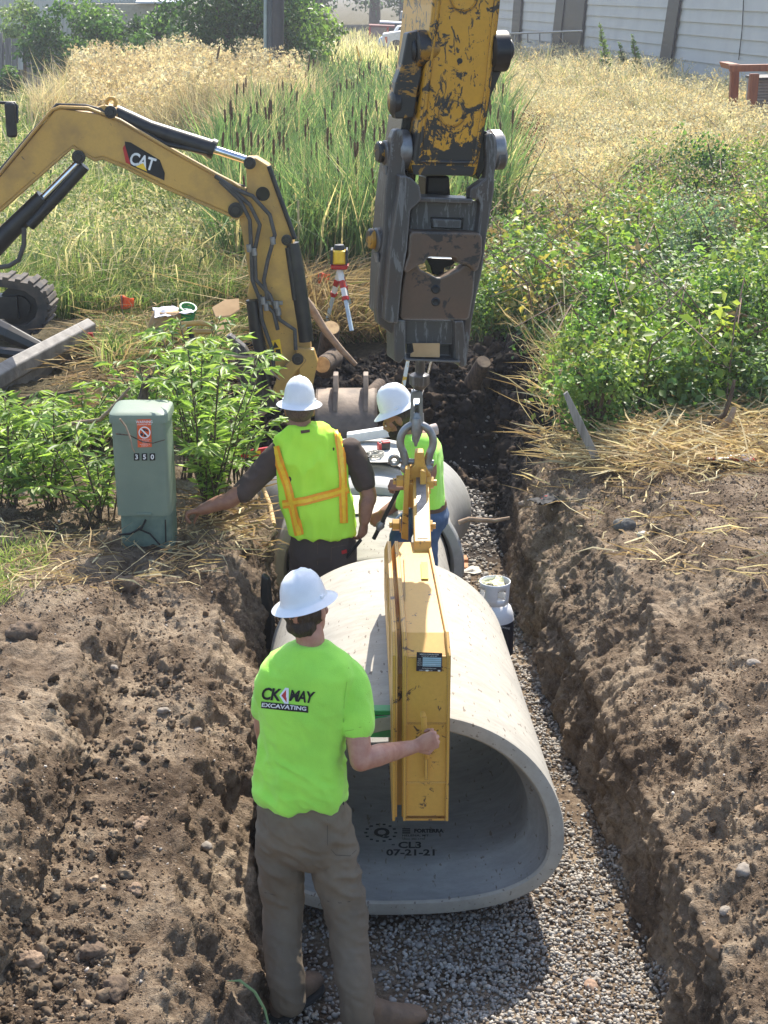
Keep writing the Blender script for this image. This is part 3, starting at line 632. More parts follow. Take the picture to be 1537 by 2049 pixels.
for x in (.088, .254, .048, .078): mb.tube([(x, 5.58, .77), (x, 5.565, 1.1), (x, 5.565, 1.5), (x, 5.68, 1.556), (x, 6.5, 1.636)], .006, 6)
mb.build('weld_bead', M['yellow'], hk, smooth=60)
for o_ in list(hk.children):
    for v in o_.data.vertices:
        k_ = min(max((v.co.y-5.58)/.92, 0), 1.8); v.co.x += k_*((.0147+(v.co.x-.034)*.836)-v.co.x)
# rising bar with worn top
mb = MB(); mb.mi = 0
bar = [(6.42, 1.56), (6.44, 1.66), (6.55, 1.70), (6.98, 1.86), (7.02, 1.80), (6.98, 1.74), (6.6, 1.56)]
mb.prism([(.135, y, z) for y, z in bar], (.075, 0, 0)); mb.build('mast_bar', M['yellow'], hk, bevel=.004)
mb = MB(); mb.prism([(.150, y, z+.0015) for y, z in [(6.46, 1.668), (6.56, 1.7055), (6.97, 1.8595), (6.965, 1.856), (6.56, 1.70), (6.46, 1.66)]], (.045, 0, 0)); mb.build('wear_strip', M['galv'], hk)
YL = 6.92
mb = MB()
for q in ([(811, 938), (821, 938), (818, 1010), (817, 1082), (803, 1078), (808, 1010)], [(841, 940), (853, 944), (850, 1010), (852, 1082), (842, 1084), (840, 1010)]):
    mb = MB(); mb.ppx(q, YL-.10, .075); mb.build('link_plate', M['yellow'], hk, bevel=.004)
mb = MB(); zc = W(830, 985, YL).z
mb.box((.163, YL-.03, zc+.01), (.10, .10, .125)); mb.prism([W(831, 905, YL-.05), W(848, 905, YL-.05), W(851, 930, YL-.05), W(862, 950, YL-.05), W(862, 990, YL-.05), W(808, 990, YL-.05), W(808, 950, YL-.05), W(829, 930, YL-.05)], (0, .07, 0))
mb.build('lifting_lug', M['yellow'], hk, bevel=.006)
def bolt(px, py, Y, side, mbb, r=.030):
    c = W(px, py, Y); mbb.cyl(c, c+Vector((side*.035, 0, 0)), r, r*.97, 6); mbb.cyl(c, c+Vector((side*.05, 0, 0)), r*.55, r*.5, 12); mbb.cyl(c-Vector((side*.006, 0, 0)), c, r*1.25, r*1.25, 18)
for (px, py, sd_) in ((808, 963, -1), (850, 966, 1), (800, 1050, -1), (848, 1052, 1)):
    mb = MB(); bolt(px+(0 if sd_ < 0 else 3), py, YL-.06, sd_, mb); mb.build('bolt', M['yellow'], hk, bevel=.002)
# name plate, sticker, handle
HB = BVHTree.FromPolygons([Vector(v) for v in ((.09, 5.555, 1.2), (.252, 5.555, 1.2), (.252, 5.558, 1.6), (.09, 5.558, 1.6))], [(0, 1, 2, 3)])
pl = MB(); dquad(pl, HB, [(834, 1304), (885, 1306), (884, 1343), (833, 1342)], 1, 1, .004); npl = pl.build('name_plate', M['navy'], hk)
mb = MB(); dquad(mb, HB, [(846, 1314), (883, 1315), (882.5, 1333), (845.5, 1332)], 1, 1, .006); mb.build('blank_field', M['labelblue'], npl)
mb = MB(); text_px(mb, HB, 'KENCO CORPORATION', (859, 1308), 2.6, 1.5, .008, bold=.02, sx=.95); text_px(mb, HB, 'LIGONIER, PA  1-800-653-6069', (859, 1311.6), 1.7, 1.5, .008, sx=1.0)
for k, s_ in enumerate(('MODEL', 'WEIGHT', 'CAPACITY', 'SERIAL NO')): text_px(mb, HB, s_, (839.5, 1317+4*k), 2.0, 1.5, .008, sx=.7)
text_px(mb, HB, '2 TON', (866, 1328), 2.4, 1.5, .010); text_px(mb, HB, 'PATENTED PIPE HOOK', (859, 1336), 2, 1.5, .008); text_px(mb, HB, 'INSPECT BEFORE USE', (852, 1340), 2, 1.5, .008)
dquad(mb, HB, [(852, 1338.5), (857, 1338.6), (857, 1341.5), (852, 1341.4)], 1, 1, .009); dquad(mb, HB, [(876, 1338.8), (881, 1338.9), (881, 1341.8), (876, 1341.7)], 1, 1, .009)
for k in range(5): mb2 = None
mb.build('lettering', M['print_w'], npl)
mb = MB()
for k in range(4): dquad(mb, HB, [(846, 1316.8+k*4.1), (883, 1317.8+k*4.1), (883, 1318.3+k*4.1), (846, 1317.3+k*4.1)], 1, 1, .0085)
mb.build('field_line', M['navy'], npl)
mb = MB(); mb.add([Vector(p) for p in ((.0885, 5.95, 1.55), (.0885, 6.35, 1.59), (.0885, 6.35, 1.63), (.0885, 5.95, 1.59))], [(0, 1, 2, 3)]); stk = mb.build('side_sticker', M['labelblue'], hk)
mb = MB(); mb.add([W(839, 1131, 6.4)+Vector((0, -.06, .0)), W(851, 1131, 6.4)+Vector((0, -.06, 0)), W(851, 1154, 6.3)+Vector((0, -.06, 0)), W(839, 1154, 6.3)+Vector((0, -.06, 0))], [(0, 1, 2, 3)])
mb = MB(); mb.box((.176, 6.22, 1.606), (.03, .16, .003), Matrix.Rotation(math.atan2(.08, .84), 3, 'X')); mb.build('top_sticker', M['tape_y'], hk)
mb = MB(); hp = [W(846, 1428, 5.5), W(848, 1436, 5.44), W(850, 1470, 5.44), W(852, 1500, 5.45), W(853, 1515, 5.52)]
mb.tube(hp, .011, 10); mb.box(W(853, 1530, 5.55), (.012, .02, .13)); mb.build('handle', M['yellow'], hk, smooth=50)
mb = MB(); mb.box((-.02, 5.99, 1.052), (.13, .06, .022)); mb.box((-.02, 5.955, .99), (.16, .01, .10)); mb.build('green_pad', M['green'], hk, bevel=.004)
# ================================================================ SHACKLE + CRANE HOOK
sh = thing('bow_shackle', 'grey steel bow shackle pinned through the yellow lifting lug', 'shackle', tuple(W(835, 930, YL)))
mb = MB(); pts = []
for k in range(0, 25):
    a = math.radians(-62+304*k/24); pts.append(W(834+31*math.cos(a), 884-34*math.sin(a), YL-.02))
pts = [W(811, 936, YL-.02), W(811, 922, YL-.02)]+[W(834-33*math.cos(math.radians(-35+250*k/22)), 884-35*math.sin(math.radians(-35+250*k/22)), YL-.02) for k in range(23)]+[W(856, 922, YL-.02), W(857, 936, YL-.02)]
mb.tube(pts, [.020]*2+[.0185]*23+[.020]*2, 14); mb.ell(W(811, 936, YL-.02), (.024, .026, .028)); mb.ell(W(857, 936, YL-.02), (.024, .026, .028)); mb.build('bow', M['galv'], sh, smooth=60)
mb = MB(); mb.cyl(W(800, 922, YL-.02), W(868, 926, YL-.02), .014); mb.lathe(W(789, 921, YL-.02), [(.024, -.008), (.03, 0), (.024, .008), (.012, .006), (.012, -.006)], 18, (0, 1, 0), close=True); mb.build('pin', M['galv'], sh, smooth=60)
ch = thing('crane_hook', 'grey swivel crane hook with safety latch hanging under the coupler', 'hook', tuple(W(838, 740, YL)))
mb = MB(); mb.tube([W(841, 715, YL), W(840, 775, YL)], .022, 14); mb.build('shank', M['steel'], ch, smooth=60)
mb = MB(); mb.tube([W(839, 745, YL), W(839, 750, YL), W(839, 768, YL), W(838, 774, YL), W(837, 780, YL)], [.020, .048, .048, .034, .02], 8); mb.build('swivel_nut', M['steel'], ch, bevel=.003)
mb = MB()
for sx in (-1, 1): mb.prism([W(834+sx*5, 782, YL-.03), W(834+sx*12, 790, YL-.03), W(834+sx*12.5, 838, YL-.03), W(834+sx*9, 862, YL-.03), W(834+sx*3, 878, YL-.03), W(834+sx*5.5, 838, YL-.03), W(834+sx*6, 800, YL-.03)], (0, .05, 0))
mb.tube([W(835, 826, YL), W(834, 850, YL-.01), W(834, 870, YL-.02), W(832, 880, YL-.035), W(832, 877, YL+.06)], [.03, .036, .022, .017, .02], 12); mb.box(W(834, 788, YL), (.05, .05, .03)); mb.build('hook_body', M['galv'], ch, bevel=.003)
mb = MB(); mb.tube([W(833, 838, YL-.045), W(833, 862, YL-.055), W(832, 893, YL-.055)], [.02, .022, .006], 10); mb.build('hook_tip', M['galv'], ch, smooth=60)
mb = MB(); mb.box(W(834, 822, YL-.012), (.022, .02, .07)); mb.build('latch', M['chrome'], ch, bevel=.003)
# ================================================================ BIG EXCAVATOR ARM + COUPLER
ea = thing('excavator_arm', 'worn yellow excavator arm ending in a dark steel coupler above the shackle', 'excavator arm', tuple(W(870, 700, 6.9)))
DV = Vector((-.30, .954, 0)); DVn = DV
mb = MB(); Yf = 6.72
front = [(868, -60), (1008, -60), (1001, 20), (962, 345), (954, 352), (826, 350), (824, 336), (866, 40)]
front = [(872, -90), (1008, -90), (1002, 10), (982, 190), (955, 345), (948, 353), (828, 350), (824, 338), (847, 180), (866, 10)]
mb.ppx(front, Yf, .40, DV); mb.build('stick', M['wornyel'], ea, bevel=.01)
mb = MB()
for (x1, y1, x2, y2) in ((857, 170, 840, 322), (974, 172, 950, 325), (878, 0, 857, 170), (992, 0, 974, 172), (840, 322, 950, 325)):
    mb.tube([W(x1, y1, Yf-.004), W(x2, y2, Yf-.004)], .008, 6)
mb.build('weld_seam', M['wornyel'], ea, smooth=60)
nf = (W(908, 240, Yf)-W(908, 240, Yf+.01)).normalized()
for (cx, cy, r) in ((904, 228, 27), (928, -4, 27)):
    mb = MB(); mb.lathe(W(cx, cy, Yf-.002), [(0, .006), (r/455-.012, .007), (r/455-.006, .003), (r/455, .003), (r/455, 0)], 36, (0, -1, 0)); mb.build('cover_plate', M['wornyel'] if cy > 0 else M['wornyel'], ea, smooth=30)
mb = MB(); mb.lathe(W(920, 122, Yf-.001), [(0, .002), (.011, .002), (.012, 0)], 16, (0, -1, 0)); mb.build('plug_hole', M['black'], ea)
# scraped dark patches, real worn metal in low relief
mb = MB()
mb.ppx([(826, 352), (946, 354), (948, 366), (940, 388), (930, 392), (858, 386), (842, 372), (830, 372)][:0] or [(824, 330), (952, 334), (946, 352), (828, 350)], Yf-.006, .01, DV); mb.build('end_lip', M['wornyel2'], ea, bevel=.003)
# left side plate/pins and links
mb = MB(); mb.ppx([(812, 62), (838, 62), (834, 180), (826, 350), (812, 360), (806, 240), (790, 238), (774, 236), (771, 180), (786, 140), (800, 100)][:0] or [(792, 165), (804, 130), (816, 66), (842, 60), (844, 150), (836, 180), (828, 236), (792, 238), (786, 200)], Yf+.02, .06, DV); mb.build('left_link', M['wornyel2'], ea, bevel=.006)
mb = MB(); mb.ppx([(972, 70), (1008, 62), (1016, 120), (1006, 140), (984, 190), (972, 250), (958, 330), (952, 330), (975, 170)], Yf+.05, .05, DV); mb.build('right_link', M['wornyel2'], ea, bevel=.006)
def pin(cx, cy, Y, r, x0, x1, name, m, n=30):
    c = W(cx, cy, Y); a = Vector((x0, 0, 0)); b = Vector((x1, 0, 0)); d = Vector((.954, .30, 0))
    mb = MB(); mb.lathe(c+d*x0, [(r*.8, 0), (r, .008), (r, (x1-x0)-.008), (r*.8, x1-x0)], n, d); mb.build(name, m, ea, smooth=40)
pin(848, 98, Yf+.06, .078, -.045, .06, 'link_boss', M['wornyel2']); pin(1000, 102, Yf+.06, .085, -.05, .03, 'link_boss', M['black']); pin(834, 101, Yf+.05, .05, -.03, -.01, 'link_pin', M['black'])
pin(790, 205, Yf+.06, .055, -.02, .02, 'link_pin', M['wornyel2']); pin(1010, 100, Yf+.04, .045, .0, .03, 'link_pin', M['black'])
mb = MB(); mb.tube([W(826, 130, Yf+.12), W(812, 400, Yf+.14)], .038, 14); mb.build('grease_shadowed_cylinder', M['grease'], ea, smooth=60) if False else mb.build('link_cylinder', M['grease'], ea, smooth=60)
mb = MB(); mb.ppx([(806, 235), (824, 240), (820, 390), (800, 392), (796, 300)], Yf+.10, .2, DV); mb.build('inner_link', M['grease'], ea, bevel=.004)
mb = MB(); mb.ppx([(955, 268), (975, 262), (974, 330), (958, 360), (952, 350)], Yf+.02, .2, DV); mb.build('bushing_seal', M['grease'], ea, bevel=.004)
# coupler
cp = MB()
cp.ppx([(783, 276), (790, 262), (806, 262), (808, 312), (812, 356), (826, 362), (838, 374), (842, 396), (930, 400), (942, 396), (944, 376), (962, 362), (966, 352), (968, 316), (972, 300), (972, 330), (962, 362)][:0] or [(784, 276), (790, 260), (806, 258), (811, 312), (812, 350), (824, 360), (838, 372), (843, 396), (820, 402), (810, 640), (806, 700), (795, 725), (788, 720), (786, 670), (757, 648), (754, 620), (758, 560), (768, 470), (772, 380)], Yf+.01, .06, DV)
cp.build('side_frame', M['steel'], ea, bevel=.008)
mb = MB(); mb.ppx([(806, 300), (811, 330), (800, 380), (788, 480), (784, 648), (777, 640), (780, 560), (790, 420)], Yf+.07, .30, DV); mb.build('side_skirt', M['steel'], ea, bevel=.006)
mb = MB(); mb.ppx([(812, 352), (823, 356), (840, 372), (844, 398), (836, 408), (822, 420), (815, 500), (805, 560), (797, 648), (778, 646), (770, 640), (782, 500), (800, 380), (802, 352)], Yf-.05, .07, DV); mb.build('guide_rib', M['steel'], ea, bevel=.006)
cp = MB(); cp.ppx([(973, 270), (985, 265), (994, 280), (996, 316), (990, 350), (990, 380), (975, 470), (966, 540), (955, 590), (944, 650), (934, 735), (921, 732), (918, 690), (930, 640), (942, 560), (955, 470), (962, 410), (958, 398), (940, 398), (942, 378), (960, 366), (972, 356), (975, 316), (972, 296)], Yf-.01, .06, DV)
cp.build('side_frame', M['steel'], ea, bevel=.008)
mb = MB(); mb.ppx([(842, 396), (944, 400), (962, 406), (960, 468), (820, 464), (822, 402)], Yf+.03, .05, DV); mb.build('cross_beam', M['steel'], ea, bevel=.006)
mb = MB(); mb.ppx([(838, 394), (948, 398), (945, 408), (836, 404)], Yf-.02, .12, DV); mb.build('beam_lip', M['steel'], ea, bevel=.006)
mb = MB(); mb.ppx([(866, 438), (924, 440), (922, 457), (867, 455)], Yf+.005, .035, DV); mb.build('latch_block', M['steel'], ea, bevel=.004)
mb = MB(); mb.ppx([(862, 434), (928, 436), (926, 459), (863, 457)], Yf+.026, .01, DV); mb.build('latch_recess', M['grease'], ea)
mb = MB(); mb.ppx([(820, 470), (826, 463), (960, 466), (966, 474), (966, 508), (958, 540), (950, 545), (938, 532), (918, 528), (914, 516), (858, 514), (850, 528), (838, 532), (814, 548), (808, 540), (818, 510)], Yf-.05, .09, DV); mb.build('jaw_plate', M['rust'], ea, bevel=.012, seg=3)
mb = MB(); mb.ppx([(812, 540), (836, 530), (842, 540), (875, 556), (882, 556), (918, 540), (930, 530), (952, 540), (948, 590), (940, 636), (934, 641), (806, 640), (801, 634), (804, 590)], Yf-.02, .06, DV); mb.build('wear_plate', M['rust'], ea, bevel=.006)
mb = MB(); mb.ppx([(852, 516), (916, 518), (905, 532), (890, 536), (888, 552), (866, 550), (862, 534)], Yf+.06, .08, DV); mb.build('locking_bar', M['grease'], ea, bevel=.004)
for cy in (579, 604):
    mb = MB(); mb.lathe(W(872, cy, Yf-.021), [(0, .003), (.010, .003), (.014, .004), (.02, .0)], 18, (0, -1, 0)); mb.build('plug_weld', M['black'], ea, smooth=40)
mb = MB(); mb.ppx([(806, 640), (925, 642), (922, 690), (806, 688)], Yf+.01, .10, DV); mb.build('lower_beam', M['steel'], ea, bevel=.004)
mb = MB(); mb.ppx([(910, 642), (928, 642), (934, 700), (934, 732), (922, 736), (918, 722), (912, 720)], Yf-.03, .10, DV); mb.build('lifting_ear', M['steel'], ea, bevel=.006); mb = MB(); mb.ppx([(788, 640), (812, 640), (812, 716), (800, 728), (790, 722)], Yf-.02, .12, DV); mb.build('lifting_ear', M['steel'], ea, bevel=.006)
mb = MB(); mb.ppx([(812, 718), (922, 722), (920, 726), (812, 722)], Yf-.05, .14, DV); mb.ppx([(814, 688), (918, 690), (916, 718), (814, 716)], Yf+.05, .02, DV); mb.build('hook_eye_plate', M['steel'], ea, bevel=.002)
mb = MB(); mb.ppx([(826, 687), (880, 687), (880, 715), (822, 714), (822, 708), (829, 704)], Yf-.035, .006, DV); mb.build('cardboard_scrap', M['card'], ea)
mb = MB(); mb.ppx([(930, 655), (944, 650), (942, 682), (930, 686)], Yf+.05, .1, DV); mb.build('hose_cover', M['navy'], ea, bevel=.01)
for (cx, cy) in ((765, 306), (748, 480)):
    pin(cx+14, cy, Yf+.08, .054, -.03, .03, 'coupler_boss', M['steel']); pin(cx-2, cy-2, Yf+.08, .046, -.02, .01, 'pin_cap', M['cutwood'] if False else M['wornyel2'])
    mb = MB(); mb.tube([W(cx+6, cy+26, Yf+.03), W(cx+8, cy+44, Yf+.03)], [.014, .010], 8); mb.build('grease_bolt', M['galv'], ea, smooth=50)
for (cx, cy) in ((984, 300),):
    pin(cx+12, cy+14, Yf+.06, .054, -.02, .03, 'coupler_boss', M['steel'])
mb = MB(); mb.lathe(W(797, 300, Yf+.08)+Vector((-.012, 0, 0)), [(.075, 0), (.085, .01), (.085, .05), (.075, .06)], 30, (.954, .3, 0)); mb.build('ear_ring', M['galv'], ea, smooth=40)
mb = MB(); mb.lathe(W(976, 300, Yf+.08)+Vector((-.0, 0, 0)), [(.075, 0), (.085, .01), (.085, .05), (.075, .06)], 30, (.954, .3, 0)); mb.build('ear_ring', M['galv'], ea, smooth=40)
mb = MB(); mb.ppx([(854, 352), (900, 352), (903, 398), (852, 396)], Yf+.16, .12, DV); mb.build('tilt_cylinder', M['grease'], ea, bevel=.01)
# ================================================================ MINI EXCAVATOR
MY = 12.9
mx = thing('mini_excavator', 'small yellow tracked excavator at the left, its arm reaching over to the pit', 'excavator', tuple(G(20, 740, .9)))
mb = MB(); bm_ = [(-60, 418), (0, 353), (108, 222), (118, 217), (196, 228), (240, 244), (330, 297), (430, 352), (492, 384), (504, 410), (498, 432), (478, 436), (330, 372), (248, 330), (206, 314), (190, 318), (176, 312), (148, 292), (130, 306), (0, 418), (-60, 472)]
mb.ppx(bm_, MY-.12, .24); mb.build('boom', M['catyel'], mx, bevel=.012)
mb = MB()
for e in (([(-60, 412), (0, 347), (104, 220), (120, 214), (176, 216), (240, 240), (330, 293), (432, 350), (492, 380)]), ([(0, 422), (128, 308), (146, 294), (176, 312), (190, 320), (206, 316), (248, 333), (330, 375), (478, 438)])):
    mb.tube([W(x, y, MY-.125) for x, y in e], .014, 6)
mb.build('boom_flange', M['catyel'], mx, smooth=50)
mb = MB()
for dx, dy in ((0, 0), (2, -5), (6, 3)): mb.tube([W(x+dx, y+dy, MY-.10) for x, y in ((-40, 388), (0, 343), (60, 272), (112, 214), (170, 216), (200, 224), (236, 262), (300, 296), (400, 348), (455, 372), (488, 378))], .012, 8)
mb.build('steel_pipe_line', M['hose'], mx, smooth=60)
mb = MB(); mb.ppx([(183, 218), (210, 210), (232, 216), (238, 246), (230, 250), (210, 236)], MY-.1, .2); mb.tube([W(213, 212, MY-.02), W(214, 201, MY-.02), W(220, 196, MY-.02), (W(228, 197, MY-.02)), W(232, 204, MY-.02), W(230, 213, MY-.02)], .018, 8); mb.build('lug_plate', M['catyel'], mx, bevel=.006)
mb = MB(); mb.tube([W(232, 228, MY-.02), W(300, 258, MY-.02), W(424, 298, MY-.02)], [.075, .07, .075], 20); mb.tube([W(236, 238, MY-.08), W(330, 288, MY-.08), W(418, 306, MY-.07)], .02, 8); mb.tube([W(421, 296, MY-.02), W(430, 300, MY-.02)], .085, 20); mb.build('stick_cylinder', M['black'], mx, smooth=50)
mb = MB(); mb.tube([W(428, 299, MY-.02), W(492, 320, MY-.02)], .034, 16); mb.build('cylinder_rod', M['chrome'], mx, smooth=60)
mb = MB(); mb.tube([W(-40, 525, MY-.05), W(20, 462, MY-.05), W(88, 396, MY-.05)], [.085, .08, .075], 20); mb.build('boom_cylinder', M['black'], mx, smooth=50)
mb = MB(); mb.tube([W(88, 396, MY-.05), W(158, 326, MY-.05)], .036, 16); mb.build('cylinder_rod', M['chrome'], mx, smooth=60)
mb = MB(); mb.tube([W(170, 332, MY-.1), W(120, 388, MY-.1), W(60, 452, MY-.1)], .045, 10); mb.build('cylinder_guard', M['black'], mx, smooth=60)
mb = MB(); mb.tube([W(48, 456, MY-.14), W(48, 490, MY-.14), W(38, 520, MY-.14), W(18, 532, MY-.14), W(-8, 536, MY-.14)], .02, 8); mb.build('loop_hose', M['hose'], mx, smooth=60)
# stick: tapered column
mb = MB(); mb.ppx([(492, 316), (512, 316), (538, 332), (560, 400), (582, 460), (590, 500), (612, 640), (622, 700), (608, 770), (570, 795), (545, 740), (520, 640), (494, 590), (500, 560), (478, 430), (484, 400), (494, 372)], MY-.09, .20); mb.build('stick', M['catyel'], mx, bevel=.010)
mb = MB(); mb.tube([W(x, y, MY-.11) for x, y in ((538, 332), (562, 400), (584, 460), (590, 478))], .02, 8); mb.build('stick_edge', M['black'], mx, smooth=50)
mb = MB(); mb.lathe(W(526, 388, MY-.092), [(0, .002), (.055, .002), (.058, 0)], 26, (0, -1, 0), 1, 1); mb.build('lightening_hole', M['grease'], mx)
for (x, y, r) in ((158, 314, .055), (500, 326, .05), (472, 420, .062), (574, 480, .045), (222, 224, .05), (596, 718, .05)):
    mb = MB(); mb.lathe(W(x, y, MY-.13), [(0, .03), (r*.55, .03), (r*.6, .022), (r, .02), (r, 0)], 24, (0, -1, 0)); mb.build('pivot_pin', M['black'], mx, smooth=40)
mb = MB(); mb.tube([W(584, 486, MY-.05), W(592, 540, MY-.05), W(607, 640, MY-.05), W(612, 682, MY-.05)], [.06, .072, .068, .068], 18); mb.tube([W(575, 496, MY-.1), W(590, 600, MY-.1)], .02, 8); mb.build('bucket_cylinder', M['black'], mx, smooth=50)
mb = MB(); mb.tube([W(612, 682, MY-.05), W(618, 715, MY-.05)], .032, 14); mb.build('cylinder_rod', M['chrome'], mx, smooth=60)
mb = MB(); mb.ppx([(592, 695), (628, 700), (636, 725), (622, 790), (604, 800), (598, 740)], MY-.14, .1); mb.ppx([(545, 782), (560, 740), (600, 706), (612, 722), (580, 760), (566, 800)], MY-.15, .05); mb.build('bucket_link', M['catyel'], mx, bevel=.008)
mb = MB(); mb.tube([W(504, 600, MY-.12), W(512, 660, MY-.12), W(530, 740, MY-.12), W(536, 772, MY-.12)], [.05, .055, .05, .04], 14); mb.build('thumb_cylinder', M['black'], mx, smooth=50)
mb = MB()
for pts in (((430, 352), (470, 378), (505, 392), (540, 430), (550, 470), (536, 520), (528, 560), (536, 600)), ((440, 362), (480, 400), (500, 440), (503, 500), (505, 560), (520, 600), (548, 625), (556, 660)), ((450, 366), (500, 410), (520, 450), (510, 500), (512, 560), (540, 590), (560, 640), (590, 660), (592, 700)), ((520, 590), (524, 640), (545, 700), (548, 735), (536, 745))):
    mb.tube([W(x, y, MY-.16) for x, y in pts], .017, 8)
mb.build('hydraulic_hose', M['hose'], mx, smooth=60)
mb = MB()
for (x, y) in ((498, 495), (508, 502), (545, 480), (526, 600), (532, 612), (552, 608), (556, 622)):
    mb = MB(); mb.cyl(W(x, y-6, MY-.165), W(x+2, y+9, MY-.165), .024, .024, 8); mb.build('hose_fitting', M['galv'], mx, bevel=.002)
mb = MB(); mb.box(W(542, 606, MY-.14), (.2, .03, .03)); mb.build('hose_clamp_bar', M['galv'], mx, bevel=.002)
PB = BVHTree.FromPolygons([W(-100, -100, MY-.12), W(1600, -100, MY-.12), W(1600, 1200, MY-.12), W(-100, 1200, MY-.12)], [(0, 1, 2, 3)])
PS = BVHTree.FromPolygons([W(-100, -100, MY-.09), W(1600, -100, MY-.09), W(1600, 1200, MY-.09), W(-100, 1200, MY-.09)], [(0, 1, 2, 3)])
def dpoly(mb, B, pts, off): mb.add([proj(B, x, y, off) for x, y in pts], [tuple(range(len(pts)))])
mb = MB(); dpoly(mb, PB, [(250, 283), (262, 285), (320, 320), (330, 346), (329, 361), (262, 331), (252, 315)], .004); dc = mb.build('decal', M['print_k'], mx)
mb = MB(); dpoly(mb, PB, [(246, 296), (250, 289), (262, 330), (252, 325)], .006); mb.build('red_flash', M['red'], dc)
mb = MB(); text_px(mb, PB, 'CAT', (285, 324), 25, 17, .008, bold=.9, sx=.78, space=.92); mb.build('lettering', M['print_w'], dc)
mb = MB(); dpoly(mb, PB, [(272, 333), (287, 326), (295, 343)], .010); mb.build('triangle', M['tape_y'], dc)
mb = MB(); dpoly(mb, PS, [(543, 682), (560, 678), (566, 712), (548, 716)], .004); wl = mb.build('warning_label', M['tape_y'], mx)
mb = MB(); dpoly(mb, PS, [(550, 683), (558, 695), (546, 697)], .006); dpoly(mb, PS, [(551, 699), (561, 698), (563, 710), (554, 712)], .006); mb.build('symbol', M['print_k'], wl)
# thumb and bucket
mb = MB(); mb.ppx([(452, 675), (460, 671), (490, 695), (520, 745), (545, 790), (560, 812), (556, 822), (530, 812), (498, 782), (478, 745), (462, 700)], MY-.05, .12); mb.ppx([(468, 672), (474, 690), (484, 735), (500, 775), (494, 782), (476, 745)], MY+.2, .1); mb.build('thumb', M['steel'], mx, bevel=.008)
bk = MB(); sec = []
for t in np.linspace(0, 1, 15):
    a = math.radians(205-205*t); sec.append((math.cos(a), math.sin(a)))
c0 = W(700, 872, MY+.1); L_ = []
for t in np.linspace(0, PI*1.1, 14):
    L_.append(c0+Vector((0, math.cos(t)*.42, math.sin(t)*.42)))
th_ = [c0+(p-c0)*.93 for p in L_]
vs = [p+Vector((dx, 0, 0)) for dx in (-.29, .24) for p in L_]+[p+Vector((dx, 0, 0)) for dx in (-.29, .24) for p in th_]; n = 14; fs = []
for i in range(n-1): fs += [(i, i+1, n+i+1, n+i), (2*n+i, 3*n+i, 3*n+i+1, 2*n+i+1), (i, 2*n+i, 2*n+i+1, i+1), (n+i, n+i+1, 3*n+i+1, 3*n+i)]
fs += [(0, n, 3*n, 2*n), (n-1, 3*n-1, 4*n-1, 2*n-1)]
bk.add(vs, fs)
for dx, k in ((-.29, 0), (.22, 0)): bk.prism([p+Vector((dx, 0, 0)) for p in L_], (.02, 0, 0))
bk.build('bucket', M['bucket'], mx, smooth=30)
mb = MB()
for dx in (-.14, .12): mb.prism([c0+Vector((dx, y, z)) for y, z in ((-.30, .30), (-.18, .44), (-.06, .56), (.08, .56), (.2, .40), (.3, .29), (0, .4))], (.045, 0, 0))
mb.build('bucket_ear', M['bucket'], mx, bevel=.006)
# track, blade, mirror
TY = 13.6; mb = MB(); tp = []
for (x, y) in ((-150, 560), (-60, 556), (10, 560), (60, 568), (88, 588), (97, 615), (90, 645), (70, 664), (40, 672), (0, 668), (-60, 660), (-150, 650)): tp.append(W(x, y, TY))
cen = W(0, 615, TY); inn = [p+(cen-p)*.16 for p in tp]
vs = []; n = len(tp)
for Yo in (0, .34): vs += [p+Vector((0, Yo, 0)) for p in tp]
for Yo in (0, .34): vs += [Vector((p.x, p.y+Yo, p.z)) for p in [W(x, y, TY) for (x, y) in ((-150, 578), (-60, 572), (6, 575), (48, 583), (70, 598), (76, 617), (70, 636), (55, 648), (36, 653), (0, 650), (-60, 643), (-150, 634))]]
fs = []
for i in range(n-1): fs += [(i, i+1, n+i+1, n+i), (2*n+i, 3*n+i, 3*n+i+1, 2*n+i+1), (i, 2*n+i, 2*n+i+1, i+1), (n+i, n+i+1, 3*n+i+1, 3*n+i)]
mb.add(vs, fs)
for i in range(1, n-1):
    for u in (0, .5):
        p = tp[i].lerp(tp[i+1], u) if i < n-1 else tp[i]; d = (tp[min(i+1, n-1)]-tp[i]).normalized(); nr = Vector((-d.z, 0, d.x))
        ang = math.atan2(d.z, d.x); R = Matrix.Rotation(-ang, 3, 'Y'); mb.box(p+nr*.010+Vector((0, .17, 0)), (.05, .345, .028), R)
mb.build('track', M['rubber'], mx, bevel=.006)
mb = MB(); mb.lathe(W(38, 615, TY+.05), [(0, 0), (.1, 0), (.1, .04), (.19, .04), (.19, .24)], 26, (0, 1, 0)); mb.box(W(-60, 612, TY+.1), (.9, .2, .2)); mb.build('idler_wheel', M['black'], mx, smooth=40)
M['blade'] = mat('scuffed_grey_steel', (.17, .16, .145), .6, .2, (.085, .078, .07), 7, bmp=.3)
mb = MB(); q = [(-60, 780), (10, 745), (176, 664), (182, 700), (150, 725), (100, 762), (60, 800), (30, 835), (-60, 870)]
Yb = lambda x: 11.75+.0100*x
P = [W(x, y, Yb(x)) for x, y in q]; mb.prism(P, (.01, .07, 0)); mb.build('dozer_blade', M['blade'], mx, bevel=.006)
mb = MB(); mb.tube([W(-60, 790, Yb(-60)-.03), W(20, 742, Yb(20)-.03), W(178, 658, Yb(178)-.03)], [.11, .105, .10], 6, True, .8); mb.build('blade_top_beam', M['blade'], mx, bevel=.01)
